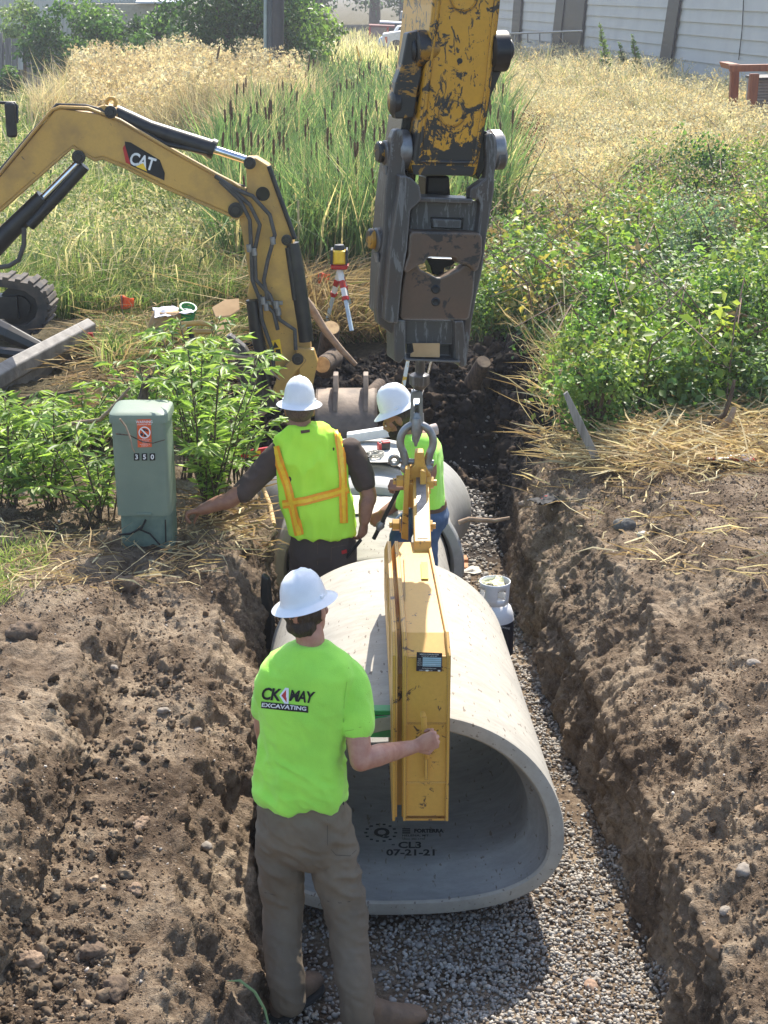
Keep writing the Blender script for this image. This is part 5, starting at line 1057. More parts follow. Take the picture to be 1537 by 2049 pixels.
for sx, xx in ((-1, 612), (1, 682)):
    h = W(xx, 1150, Y2); limb(mb, [h, Vector((h.x+.02*sx, Y2-.02, .42)), Vector((h.x+.03*sx, Y2+.02, fl+.10))], [.112, .09, .082])
tr2 = remeshed('trousers', mb, .011, M['brownp'], m2, 5, .5, fold(.014, 8, s=61)); TB2 = bvh_of(tr2)
mb = MB(); dquad(mb, TB2, [(683, 1102), (693, 1099), (694, 1106), (684, 1109)], 2, 2, .004); mb.build('pocket_tag', M['red'], tr2)
mb = MB(); dgrid(mb, TB2, [[(x, y+dy) for x, y in ((662, 1095), (690, 1090), (712, 1082))] for dy in (0, 1.3)], .003); dgrid(mb, TB2, [[(662+dx, y) for y in (1095, 1110, 1125)] for dx in (0, 1.2)], .003); dgrid(mb, TB2, [[(635+dx, y) for y in (1078, 1100, 1130)] for dx in (0, 1.2)], .003); mb.build('seam', M['hairg'], tr2)
for xx in (612, 682):
    h = W(xx, 1150, Y2); boot('boot', (h.x, Y2-.06, fl), (h.x, Y2+.24, fl), .14, m2)
# ---------------------------------------------------------------- man 3, bearded
Y3 = 8.78; m3 = thing('person', 'bearded man in lime T-shirt and blue jeans bending over a bar behind the shackle', 'person', (.3, Y3, -.18))
F3 = U3((-1, .12, 0)); R3 = F3.cross(Z); hc = W(797, 836, Y3); HF = U3((-.86, .05, -.48)); HU = U3((-.42, 0, .86))
mb = MB(); head(mb, hc, HF, HU, .98)
limb(mb, [hc-HF*.02-HU*.05, W(818, 862, Y3), W(836, 885, Y3)], [.058, .062, .085])
nE = W(856, 955, Y3-.20); nW = W(812, 972, Y3-.24); limb(mb, [W(848, 898, Y3-.17), nE, nW], [.062, .047, .031]); hand(mb, nW, (-1, .05, .05), (.1, .6, -.8), (1.2,)*4, -1, 1.0, .8)
fE = W(815, 985, Y3+.06); fW = W(768, 1026, Y3-.06); limb(mb, [W(836, 900, Y3+.15), fE, fW], [.058, .046, .031]); hand(mb, fW, (-.75, -.1, -.6), (-.3, .5, -.3), (1.1,)*4, 1, 1.0, .8)
limb(mb, [W(843, 905, Y3), W(853, 1000, Y3)], [.1, .1]); limb(mb, [W(853, 1000, Y3), W(858, 1020, Y3)], [.1, .1])
remeshed('body', mb, .006, M['skin2'], m3, 4, .5)
mb = MB(); HR = HF.cross(HU); Mh = Matrix((HR, HF, HU)).transposed()
mb.ell(hc+HU*.008-HF*.02, (.079, .09, .078), 24, 16, Mh); remeshed('hair', mb, .006, M['hair'], m3, 2, .5, hw)
mb = MB(); mb.ell(hc+HF*.030-HU*.072, (.063, .068, .048), 20, 14, Mh); mb.ell(hc+HF*.012-HU*.042, (.0675, .035, .045), 20, 14, Mh); remeshed('beard', mb, .006, M['beard'], m3, 2, .5, hw)
mb = MB(); mb.ell(hc+HF*.077+HU*.014-HR*.03, (.018, .008, .004), 12, 8, Mh); mb.build('eyebrow', M['beard'], m3, smooth=60)
for s in (-1, 1): mb = MB(); mb.ell(hc+HF*.0815+HR*.029*s-HU*.001, (.010, .006, .005), 12, 8, Mh); mb.build('eye', M['print_w'], m3, smooth=60)
hat('hard_hat', W(795, 815, Y3)+HU*.005, (-.40, .03, .9), HF, m3, .96)
mb = MB(); s_ = []
for (x, y, hd, hw_) in ((857, 1006, .105, .16), (855, 985, .105, .165), (850, 950, .112, .175), (845, 920, .12, .19), (841, 895, .118, .19), (836, 876, .095, .15), (829, 864, .07, .09)): s_.append((W(x, y, Y3), F3*hd, R3*hw_, 2.4))
mb.loft(s_, 36); limb(mb, [W(845, 893, Y3-.16), W(850, 925, Y3-.19)], [.075, .068]); limb(mb, [W(838, 893, Y3+.15), W(826, 940, Y3+.14)], [.075, .068])
mb.loft([(W(818, 965, Y3+.0), F3*.03, R3*.1, 2), (W(812, 990, Y3), F3*.05, R3*.11, 2), (W(803, 1012, Y3), F3*.035, R3*.1, 2)], 20)
remeshed('t_shirt', mb, .009, M['lime'], m3, 5, .5, fold(.014, 9, (1.2, 1, .6), s=71))
mb = MB(); mb.loft([(W(858, 1001, Y3), F3*.102, R3*.15, 2.3), (W(859, 1012, Y3), F3*.106, R3*.155, 2.3)], 30); mb.build('belt', M['belt'], m3, smooth=50)
mb = MB(); mb.loft([(W(858, 1008, Y3), F3*.10, R3*.148, 2.3), (W(860, 1030, Y3), F3*.12, R3*.16, 2.4), (W(860, 1052, Y3), F3*.11, R3*.15, 2.3)], 28)
kn = W(855, 1080, Y3-.1); limb(mb, [W(862, 1040, Y3-.07), kn, W(857, 1110, Y3-.10), Vector((W(857, 1110, Y3).x, Y3-.1, -.06))], [.095, .072, .062, .062])
kf = W(802, 1072, Y3+.05); limb(mb, [W(856, 1040, Y3+.07), kf, Vector((kf.x, Y3+.05, -.06))], [.09, .07, .062])
remeshed('jeans', mb, .009, M['denim'], m3, 5, .5, fold(.008, 12, s=77))
for p in ((W(857, 1110, Y3).x, Y3-.1), (kf.x, Y3+.05)): boot('boot', (p[0]+.06, p[1], fl), (p[0]-.24, p[1], fl), .14, m3)
o = thing('pry_bar', 'dark steel bar held between the bearded man and the man in the vest', 'bar', tuple(W(770, 1020, Y3-.25)))
mb = MB(); a, b = W(806, 962, Y3-.23), W(748, 1078, Y3-.16); mb.tube([a, b], [.013, .013], 8); mb.build('shaft', M['black'], o, smooth=50)
mb = MB(); dd = (b-a).normalized(); mb.tube([a+dd*.30, a+dd*.33, a+dd*.36], [.014, .028, .014], 8); mb.build('jaw', M['galv'], o, smooth=50)
mb = MB(); mb.tube([W(722, 1080, Y2-.13), W(692, 1118, Y2-.1), W(676, 1140, Y2-.05)], .011, 8); o = mb.build('steel_rod', M['black'], None, smooth=50); tag(o, 'thin dark rod hanging from the right hand of the man in the vest', 'rod')
# ================================================================ VEGETATION
def inpoly(x, y, P):
    c = np.zeros(len(x), bool); n = len(P)
    for i in range(n):
        x1, y1 = P[i]; x2, y2 = P[(i+1) % n]
        c ^= ((y1 > y) != (y2 > y)) & (x < (x2-x1)*(y-y1)/((y2-y1) or 1e-9)+x1)
    return c
def ground_pts(P, n, z=.88):
    """random ground positions inside an area outlined on the ground"""
    P = np.array(P, float); x = rng.uniform(P[:, 0].min(), P[:, 0].max(), n*3); y = rng.uniform(P[:, 1].min(), P[:, 1].max(), n*3); k = inpoly(x, y, P); x, y = x[k][:n], y[k][:n]
    a = (x-768.5)/FPX; v = (y-1024.5)/FPX; d = v*CC+SS; t = (CAMZ-z)/d; X = a*t; Y = (CC-v*SS)*t
    for _ in range(3): zz_ = gz(X, Y); t = (CAMZ-zz_)/d; X = a*t; Y = (CC-v*SS)*t
    return np.stack([X, Y, gz(X, Y)], 1)
def grassfield(name, label, P, n, h, wd, cols, w=None, m='grass', lean=.35, droop=.25, tip=None, hz=1):
    b = ground_pts(P, n); n = len(b); cl = fbm(b*np.array([1, .6, 0]), .9, 3, 5)
    hh = rng.uniform(h[0], h[1], n)*np.clip(1+cl*hz, .35, 1.8); a = rng.uniform(0, 2*PI, n); l = rng.random(n)*lean
    off = np.stack([np.cos(a)*l, np.sin(a)*l, np.ones(n)], 1)*hh[:, None]; dr = np.stack([np.cos(a), np.sin(a), -np.ones(n)*.8], 1)*(hh*droop*rng.random(n))[:, None]
    s = np.clip(np.linalg.norm(b, axis=1)/14, 1, 3); c = palette(n, cols, w, .18)*np.clip(1+.5*fbm(b, .5, 2, 9), .6, 1.5)[:, None]
    V, F, C = blades(b, off, wd*s*rng.uniform(.7, 1.3, n), dr, c, np.clip(c*1.15, 0, 1) if tip is None else np.broadcast_to(tip, (n, 3)))
    o = npmesh(name, V, F, M[m], col=C); tag(o, label, None, None, 'stuff'); return o
GR = [(.10, .16, .045), (.15, .215, .065), (.07, .115, .035), (.25, .27, .10), (.44, .38, .22)]
grassfield('lawn_grass', 'green grass on the left bank behind the small excavator', [(-20, 215), (150, 225), (430, 240), (600, 430), (540, 600), (470, 640), (330, 640), (190, 640), (-20, 640)], 62000, (.18, .62), .009, GR, [.28, .24, .14, .16, .18], lean=.7, droop=.5)
grassfield('rough_grass', 'patchy grass and weeds between the blade and the pit', [(195, 650), (540, 600), (770, 640), (780, 740), (560, 760), (330, 720), (200, 760)], 9000, (.08, .28), .010, GR+[(.3, .2, .12)], [.22, .22, .1, .12, .22, .12], lean=1.0, droop=.5)
grassfield('far_meadow', 'sunlit yellow meadow grass at the far end of the ditch', [(600, 62), (860, 70), (1010, 100), (1010, 260), (560, 240), (400, 170)], 22000, (.25, .6), .012, [(.6, .52, .28), (.5, .45, .22), (.66, .56, .38), (.3, .32, .13)], [.35, .25, .3, .1])
grassfield('tall_dry_grass', 'tall tan seeding grass in front of the shrubs', [(150, 235), (300, 205), (640, 205), (640, 300), (560, 400), (420, 350), (150, 300), (60, 320)], 30000, (.75, 1.35), .009, [(.56, .44, .33), (.64, .53, .41), (.46, .35, .26), (.33, .33, .18), (.5, .44, .27)], [.34, .28, .2, .1, .08], m='dry', droop=.35, lean=.3)
def plumes(name, label, P, n, h, cols, size, k=5, kind='stuff', m='dry', spread=.05, flat=.6):
    b = ground_pts(P, n); n = len(b); hh = rng.uniform(h[0], h[1], n)*np.clip(1+.6*fbm(b*np.array([1, .6, 0]), .9, 3, 5), .5, 1.5); b[:, 2] += hh
    B = np.repeat(b, k, 0)+rng.normal(size=(n*k, 3))*spread*np.array([1, 1, flat]); N = len(B); d = rng.normal(size=(N, 3)); d[:, 2] += .4
    c = np.repeat(palette(n, cols, None, .15), k, 0); V, F, C = leaves(B, d, rng.normal(size=(N, 3)), size*rng.uniform(.7, 1.4, N), size*.5*rng.uniform(.7, 1.4, N), c)
    o = npmesh(name, V, F, M[m], col=C); tag(o, label, None, None, kind); return o
plumes('seed_plumes', 'nodding seed plumes of the tall tan grass', [(150, 235), (300, 205), (620, 210), (600, 300), (420, 330), (150, 290)], 6000, (.85, 1.45), [(.70, .60, .48), (.60, .48, .37), (.52, .40, .30)], .085, 5, spread=.045)
def leafy(bc, rad, hgt, per, L, cols, w=None, var=.2, up=.5):
    """clumps: shells of leaves over rounded humps"""
    n = len(bc); B = np.repeat(np.arange(n), per); N = len(B); u = norm(rng.normal(size=(N, 3))); u[:, 2] = np.abs(u[:, 2])
    r = rng.uniform(.45, 1.05, N)**.6; p = bc[B]+u*np.stack([rad[B], rad[B], hgt[B]], 1)*r[:, None]; p[:, 2] -= 0
    nn = norm(u*.7+rng.normal(size=(N, 3))*.6+np.array([0, 0, up])); d = norm(np.cross(nn, rng.normal(size=(N, 3)))); d[:, 2] -= .15
    c = palette(n, cols, w, var)[B]*(1+rng.normal(size=(N, 1))*.16); c = np.clip(c, .005, 1); l = L*rng.uniform(.6, 1.3, N)
    return leaves(p, d, nn, l, l*.62, c)
# cattails
CP = [(470, 590), (560, 610), (780, 600), (1020, 500), (1015, 330), (985, 230), (640, 190), (560, 250), (430, 430)]
def cattail_blades():
    b = ground_pts(CP, 21000); n = len(b); a = rng.uniform(0, 2*PI, n); hh = rng.uniform(.9, 1.75, n)*np.clip(1+.3*fbm(b, .5, 2, 6), .6, 1.3); l = rng.random(n)*.45
    off = np.stack([np.cos(a)*l, np.sin(a)*l, np.ones(n)], 1)*hh[:, None]; f = (rng.random(n) < .22)
    dr = np.stack([np.cos(a), np.sin(a), -np.ones(n)], 1)*(hh*np.where(f, .55, .16)*rng.random(n))[:, None]
    c = palette(n, [(.075, .13, .045), (.11, .18, .06), (.055, .10, .035), (.20, .24, .09), (.42, .34, .19)], [.32, .28, .16, .12, .12], .18); s = np.clip(np.linalg.norm(b, axis=1)/16, 1, 2.2)
    return blades(b, off, .020*s*rng.uniform(.7, 1.2, n), dr, c, np.clip(c*1.3+.02, 0, 1))
V, F, C = cattail_blades(); tag(npmesh('cattail_leaves', V, F, M['grass'], col=C), 'dense green cattail leaves filling the ditch', None, None, 'stuff')
b = ground_pts(CP, 210); b[:, 2] += rng.uniform(1.2, 1.75, len(b)); mb = MB()
for p in b:
    q = Vector(p); t = Vector((rng.normal()*.05, rng.normal()*.05, 1)); s = 1.0+q.y*.008
    mb.tube([q-t*.10, q-t*.08, q+t*.06, q+t*.08], [.005*s, .0125*s, .0125*s, .004*s], 6); mb.tube([q+t*.08, q+t*.15], [.003, .002], 4); mb.tube([q-t*1.0, q-t*.1], [.005, .004], 4)
o = mb.build('cattail_heads', mat('cattail_brown', (.095, .045, .02), .95, c2=(.16, .09, .05), scale=30, bmp=.3), smooth=60); tag(o, 'brown cattail seed heads standing above the leaves', None, None, 'stuff')
grassfield('dead_reeds', 'flattened dead reeds at the foot of the cattails', [(560, 560), (780, 560), (790, 740), (640, 720), (520, 620)], 3600, (.3, .8), .012, [(.42, .3, .19), (.5, .38, .26), (.3, .2, .13), (.2, .22, .08)], [.35, .3, .25, .1], m='dry', lean=2.2, droop=.5)
# right slope
TANP = [(1000, 100), (1120, 118), (1330, 168), (1560, 225), (1560, 330), (1260, 400), (1130, 480), (1010, 440)]
grassfield('pale_weeds', 'pale dry weeds on the slope below the grey building', TANP, 24000, (.25, .75), .009, [(.56, .47, .37), (.62, .50, .37), (.44, .34, .26), (.24, .25, .13), (.34, .34, .22)], [.3, .25, .2, .15, .1], m='dry', lean=.6)
plumes('seed_puffs', 'cream seed puffs on the dry weeds of the slope', TANP, 6500, (.3, .7), [(.74, .64, .50), (.74, .56, .38), (.62, .56, .48), (.5, .43, .34)], .055, 7, spread=.05)
bc = ground_pts([(1010, 200), (1300, 220), (1560, 290), (1560, 380), (1200, 430), (1010, 420)], 110); n = len(bc); V, F, C = leafy(bc, rng.uniform(.15, .4, n), rng.uniform(.25, .6, n), 70, .06, [(.13, .18, .07), (.18, .22, .1), (.1, .14, .05), (.3, .28, .15)]); tag(npmesh('slope_weeds', V, F, M['leaf'], col=C), 'patchy green weeds among the dry stalks below the grey wall', None, None, 'stuff')
plumes('tangled_seedheads', 'dry seed heads standing above the brambles', [(960, 430), (1560, 330), (1560, 560), (960, 600)], 900, (.5, .95), [(.5, .42, .3), (.4, .3, .2), (.3, .2, .13)], .04, 6, spread=.06)
grassfield('tall_weeds', 'taller straggling weeds and dead stalks standing in the left grass', [(-20, 240), (430, 260), (560, 440), (520, 620), (-20, 620)], 5000, (.45, .95), .012, [(.14, .19, .06), (.22, .25, .1), (.42, .36, .22), (.5, .42, .28), (.09, .13, .05)], [.26, .2, .2, .14, .2], lean=.6, droop=.5)
plumes('grass_seedheads', 'pale seed heads scattered through the left grass', [(-20, 230), (430, 260), (540, 440), (500, 600), (-20, 600)], 1500, (.4, .9), [(.6, .54, .38), (.5, .46, .28), (.46, .36, .25)], .045, 5, spread=.04)
plumes('red_dock', 'dark red dock seed stalks beside the cattails', [(1010, 330), (1080, 330), (1080, 420), (1030, 430)], 60, (.6, 1.0), [(.12, .03, .025), (.09, .025, .02)], .03, 26, spread=.07, flat=1.8)
grassfield('green_slope_weeds', 'green weeds between the dry stalks on the slope', [(960, 330), (1560, 260), (1560, 820), (1150, 830), (1060, 740), (940, 700)], 22000, (.15, .5), .010, [(.1, .19, .04), (.16, .24, .06), (.25, .28, .09), (.4, .34, .18)], [.34, .3, .2, .16], lean=1.0)
BR = [(960, 500), (1080, 470), (1250, 350), (1400, 330), (1560, 300), (1560, 840), (1330, 850), (1160, 850), (1080, 760), (950, 700)]
bc = ground_pts(BR, 520); n = len(bc); sz = np.clip(1+.7*fbm(bc, .7, 2, 15), .5, 1.7)
LG = [(.095, .165, .04), (.14, .21, .05), (.06, .115, .035), (.2, .25, .06), (.15, .2, .11), (.28, .25, .08)]
V, F, C = leafy(bc, rng.uniform(.18, .42, n)*sz, rng.uniform(.3, .8, n)*sz, 150, .056, LG, [.28, .26, .2, .12, .1, .04]); tag(npmesh('bramble_thicket', V, F, M['leaf'], col=C), 'bright green bramble thicket covering the right slope', None, None, 'stuff')
bc = ground_pts(BR, 130); n = len(bc); bc[:, 2] += .15; V, F, C = leafy(bc, rng.uniform(.12, .32, n), rng.uniform(.4, .9, n), 90, .09, [(.17, .24, .05), (.24, .27, .06), (.12, .19, .05), (.34, .27, .08), (.2, .14, .08)], [.36, .16, .32, .04, .12]); tag(npmesh('broad_leaf_weeds', V, F, M['leaf'], col=C), 'broader yellow-green weeds mixed into the brambles', None, None, 'stuff')
mb = MB(); b = ground_pts(BR, 110)
for p in b:
    q = Vector(p); a = rng.uniform(0, 2*PI); d = Vector((math.cos(a), math.sin(a), 0)); h = rng.uniform(.5, 1.0); mb.tube([q, q+d*.15+Vector((0, 0, h*.7)), q+d*.5+Vector((0, 0, h)), q+d*.9+Vector((0, 0, h*.8))], [.008, .007, .005, .003], 5)
o = mb.build('bramble_canes', mat('cane', (.2, .12, .09), .8), smooth=60); tag(o, 'thin arching brown canes rising from the brambles', None, None, 'stuff')
# individual shrubs in the thicket
def shrub(name, label, cat, base, R_, H_, ncl, per, L, cols, group=None, w=None, cs=.35, squash=1, stems=7, lift=.0, mleaf='leaf', narrow=None):
    base = Vector(base); t = thing(name, label, cat, tuple(base), group); mb = MB(); cl = []
    for k in range(ncl):
        u = norm(rng.normal(size=3)); r = rng.random()**.4; cl.append([base.x+u[0]*R_[0]*r, base.y+u[1]*R_[1]*r, base.z+lift+(H_-lift)*.5+u[2]*(H_-lift)*.5*r])
    cl = np.array(cl)
    for k in range(stems):
        q = Vector(cl[rng.integers(len(cl))]); st = base+Vector((rng.normal()*.06*R_[0], rng.normal()*.06*R_[0], -.05)); md = st.lerp(q, .5)+Vector((rng.normal()*.08, 0, .1*H_)); th = .012*H_+.004; mb.tube([st, md, q], [th*1.4, th, th*.4], 7)
    mb.build('stems', M['bark'], t, smooth=60); n = len(cl); r = np.array([cs*H_*.5]*n)*rng.uniform(.6, 1.2, n)
    N = n*per; B = np.repeat(np.arange(n), per); u = norm(rng.normal(size=(N, 3))); rr = rng.uniform(.3, 1.0, N)**.5; p = cl[B]+u*(r[B]*rr)[:, None]*np.array([1.15, 1.15, .85])
    nn = norm(u*.6+rng.normal(size=(N, 3))*.6+np.array([0, 0, .5])); d = norm(np.cross(nn, rng.normal(size=(N, 3)))); d[:, 2] -= .2; c = np.clip(palette(n, cols, w, .2)[B]*(1+rng.normal(size=(N, 1))*.18), .005, 1); l = L*rng.uniform(.6, 1.3, N)
    V, F, C = leaves(p, d, nn, l, l*(.6 if narrow is None else narrow), c); npmesh('foliage', V, F, M[mleaf], t, col=C); return t
DG = [(.05, .10, .028), (.075, .145, .035), (.035, .075, .02), (.11, .18, .045)]
YG = [(.12, .21, .04), (.17, .26, .05), (.08, .15, .03), (.26, .3, .06)]
shrub('wild_rose_bush', 'taller dark green bush rising from the brambles left of the redwood stand', 'bush', G(1400, 440, 1.0), (.38, .38), 1.35, 26, 110, .05, DG, 'bushes on the right slope')
shrub('wild_rose_bush', 'yellow-green leafy bush in the lower middle of the bramble slope', 'bush', G(1245, 740, .9), (.35, .35), .85, 22, 110, .055, YG, 'bushes on the right slope', cs=.5)
shrub('wild_rose_bush', 'rounded green bush at the foot of the slope beside the grey wooden stake', 'bush', G(1190, 850, .88), (.30, .3), .75, 22, 110, .05, LG[:4], 'bushes on the right slope', cs=.5)
shrub('wild_rose_bush', 'grey-green bush in the middle of the slope, paler than its neighbours', 'bush', G(1380, 570, .95), (.45, .45), 1.0, 26, 110, .05, [(.14, .2, .12), (.1, .16, .09), (.19, .25, .17)], 'bushes on the right slope', cs=.45)
shrub('wild_rose_bush', 'wide bush at the right edge of the picture above the straw litter', 'bush', G(1480, 760, .9), (.45, .45), 1.0, 30, 110, .05, LG[:4], 'bushes on the right slope', cs=.45)
# willow-leaved weeds round the pedestal
def willow(label, base, H_, ns, per, spread, L=.12, cols=YG, droop=.0, name='willow_shoot'):
    base = Vector(base); t = thing(name, label, 'plant', tuple(base), 'leafy willow shoots by the pedestal'); mb = MB(); P = []; D = []
    ns = max(9, int(ns*rng.uniform(.6, .85)))
    for k in range(ns):
        a = 2*PI*k/ns+rng.normal()*.5; tp = base+Vector((math.cos(a)*spread*rng.uniform(.3, 1), math.sin(a)*spread*rng.uniform(.3, 1), H_*rng.uniform(.4, 1.15))); s0 = base+Vector((rng.normal()*.04, rng.normal()*.04, -.03)); m_ = s0.lerp(tp, .55)+Vector((0, 0, .12*H_)); tip = tp+Vector((math.cos(a)*.1, math.sin(a)*.1, -droop*rng.random()))
        pts = [s0, s0.lerp(m_, .5), m_, tp, tip]; mb.tube(pts, [.006, .0055, .0045, .003, .0015], 6)
        for j in range(per):
            u = .22+.78*(j+.5)/per; f = u*4; i = min(int(f), 3); q = pts[i].lerp(pts[i+1], f-i); ax = (pts[i+1]-pts[i]).normalized(); b_ = rng.uniform(0, 2*PI); sd_ = Vector((math.cos(b_), math.sin(b_), 0)); P.append(q+sd_*.004); D.append(ax*.55+sd_*.9+Vector((0, 0, -.15+rng.normal()*.2)))
    mb.build('stems', M['bark'], t, smooth=60); P = np.array(P); D = np.array(D); n = len(P); V, F, C = leaves(P, D, rng.normal(size=(n, 3))*.5+np.array([0, 0, 1]), L*rng.uniform(.45, 1.25, n), L*.22*rng.uniform(.8, 1.3, n), palette(n, cols, None, .2)); npmesh('foliage', V, F, M['leaf'], t, col=C); return t
WG = [(.15, .23, .05), (.2, .29, .065), (.09, .15, .04), (.27, .35, .09)]
for lab, p, H_, ns, per, sp in (
    ('dense leafy shoots right of the green pedestal, arching over its corner', (425, 1045), .95, 30, 44, .34), ('leafy shoots close behind the right edge of the pedestal', (390, 960), .95, 24, 40, .3), ('spreading leafy shoots between the pedestal and the man in the vest', (470, 960), .75, 22, 36, .32),
    ('leafy shoots at the left edge of the picture beside the pedestal', (20, 1030), .7, 20, 32, .34), ('dark leafy shoots just left of the pedestal base', (195, 1050), .62, 20, 32, .32), ('leafy shoots halfway between the picture edge and the pedestal', (110, 1020), .62, 20, 32, .32),
    ('leafy shoots standing behind the pedestal lid', (300, 900), .55, 22, 38, .34), ('low leafy shoots in front of the dozer blade', (170, 900), .42, 22, 36, .36), ('leafy shoots by the left edge under the dozer blade', (40, 930), .42, 22, 36, .36), ('leafy shoots behind the pedestal on its right, below the shovel', (400, 860), .75, 22, 36, .34)):
    willow(lab, G(p[0], p[1], .86), H_, ns, per, sp, cols=WG)
# litter of straw and twigs
def litter(name, label, P, n, L, r, cols, lift=.02, el0=.22):
    b = ground_pts(P, n); n = len(b); a = rng.uniform(0, 2*PI, n); el_ = rng.normal(size=n)*el0; l = rng.uniform(L[0], L[1], n); d = np.stack([np.cos(a), np.sin(a), np.abs(el_)], 1)*l[:, None]
    for i in range(n):
        if b[i, 1] < 16 and abs(b[i, 0]) < 6: b[i, 2] = drop(float(b[i, 0]), float(b[i, 1]))[0]
    b[:, 2] += rng.random(n)*lift*2+.004; V, F, C = blades(b, d, r*rng.uniform(.6, 1.5, n), np.stack([rng.normal(size=n)*.04, rng.normal(size=n)*.04, -np.abs(rng.normal(size=n))*.02], 1), palette(n, cols, None, .2))
    tag(npmesh(name, V, F, M['dry'], col=C), label, None, None, 'stuff')
ST_ = [(.54, .42, .29), (.44, .31, .2), (.62, .52, .40), (.30, .2, .13)]
litter('straw_litter', 'golden straw litter along the top of the right bank', [(1060, 900), (1180, 880), (1560, 800), (1560, 950), (1300, 960), (1130, 960)], 1800, (.12, .5), .010, ST_, .05)
litter('bank_twigs', 'dry stalks scattered on the right bank', [(1000, 960), (1560, 930), (1560, 1200), (1200, 1150), (1040, 1060)], 260, (.06, .3), .009, ST_)
litter('left_straw', 'dry stalks at the foot of the pedestal', [(-20, 1060), (560, 1060), (540, 1150), (300, 1180), (-20, 1230)], 420, (.06, .32), .007, ST_, .03)
litter('pit_edge_roots', 'torn roots and stalks round the black pit', [(1050, 690), (1150, 760), (1200, 900), (1080, 900), (1040, 790)], 420, (.12, .45), .008, ST_, .2, .9)
litter('twig_litter', 'broken twigs and stalks on the ground around the pit', [(180, 640), (540, 640), (560, 700), (760, 700), (1000, 720), (1000, 800), (600, 800), (560, 900), (60, 880)], 2600, (.12, .45), .009, [(.3, .2, .13), (.42, .3, .2), (.2, .13, .09), (.5, .38, .25)], .10)
litter('trench_edge_roots', 'roots and broken sticks on the bank behind the vest man arm', [(380, 1000), (560, 1000), (545, 1110), (400, 1090)], 200, (.08, .35), .011, [(.25, .16, .1), (.38, .26, .17), (.16, .1, .07)], .05)
grassfield('edge_weeds', 'small green weeds at the left edge of the bank', [(-20, 1090), (100, 1080), (90, 1180), (-20, 1230)], 500, (.04, .12), .006, [(.2, .28, .08), (.3, .34, .12)], None, lean=1.2)
# black mud lumps
def lumps(name, label, boxes, n, s, cols, m='clod', fine=True, seed=0):
    P = []
    for _ in range(n):
        x0, x1, y0, y1 = boxes[rng.integers(len(boxes))]; x = rng.uniform(x0, x1); y = rng.uniform(y0, y1); z = drop(x, y)[0]; P.append((x, y, z))
    P = np.array(P); sz_ = rng.uniform(s[0], s[1], n)*(.4+rng.random(n)**3*1.2); P[:, 2] += sz_*.3; V, F, C = rugged(P, sz_, palette(n, cols, None, .25))
    tag(npmesh(name, V, F, M[m], smooth=False, col=C), label, None, None, 'stuff')
lumps('black_mud_lumps', 'lumps of black mud heaped round the far end of the trench', [(.5, 2.4, 13.4, 15.2), (.9, 2.0, 12.2, 14.4), (-1.9, -1.0, 11.5, 13.8), (-1.5, 1.5, 13.9, 15)], 3000, (.02, .07), [(.015, .013, .012), (.026, .022, .02), (.04, .032, .026), (.07, .05, .035)])
lumps('groove_clods', 'heap of small dark clods in the groove of the left bank', [(-1.38, -1.0, 4.3, 7.2), (-1.9, -1.0, 4.2, 5.0)], 800, (.007, .024), [(.11, .08, .055), (.15, .11, .075), (.19, .145, .10)])
lumps('bank_clods', 'brown clods of earth on both banks of the trench', [(-2.2, -.9, 4.2, 6.6), (-1.6, -.9, 4.2, 8.5), (1.25, 2.4, 4.6, 9.5), (-2.3, -1.3, 4.2, 5.2)], 1100, (.006, .022), [(.15, .105, .068), (.11, .077, .05), (.2, .145, .095)])
# ================================================================ TREES AND SHRUBS FAR BEHIND
shrub('hedge_shrub', 'dark green shrub growing over the grey board fence at the top left', 'shrub', (-8.9, 50, .9), (2.3, 1.4), 2.8, 60, 150, .16, DG, 'shrubs along the back fence', cs=.32)
shrub('hedge_shrub', 'tall dark green shrub behind the dark pole', 'shrub', (-4.1, 46, .9), (2.1, 1.6), 4.4, 95, 150, .16, DG, 'shrubs along the back fence', cs=.3)
shrub('hedge_shrub', 'yellow-green shrub edge right of the dark pole by the meadow', 'shrub', (-2.5, 47.5, .9), (1.2, 1.2), 3.9, 46, 140, .15, [(.12, .19, .04), (.16, .24, .05), (.08, .14, .03)], 'shrubs along the back fence', cs=.3)
shrub('hedge_shrub', 'green shrub between the fence and the pole, behind the tan grass', 'shrub', (-6.6, 49, .9), (1.3, 1.2), 2.3, 36, 140, .15, DG, 'shrubs along the back fence', cs=.35)
shrub('hedge_shrub', 'low shrub in front of the board fence near the left edge', 'shrub', (-11.0, 46, .9), (.7, .6), .9, 14, 120, .13, DG, 'shrubs along the back fence', cs=.4)
shrub('hedge_shrub', 'small pale shrub against the beige building', 'shrub', (-12.1, 54, .9), (.8, .8), 3.0, 20, 120, .14, [(.16, .22, .08), (.2, .26, .1)], 'shrubs along the back fence', cs=.28)
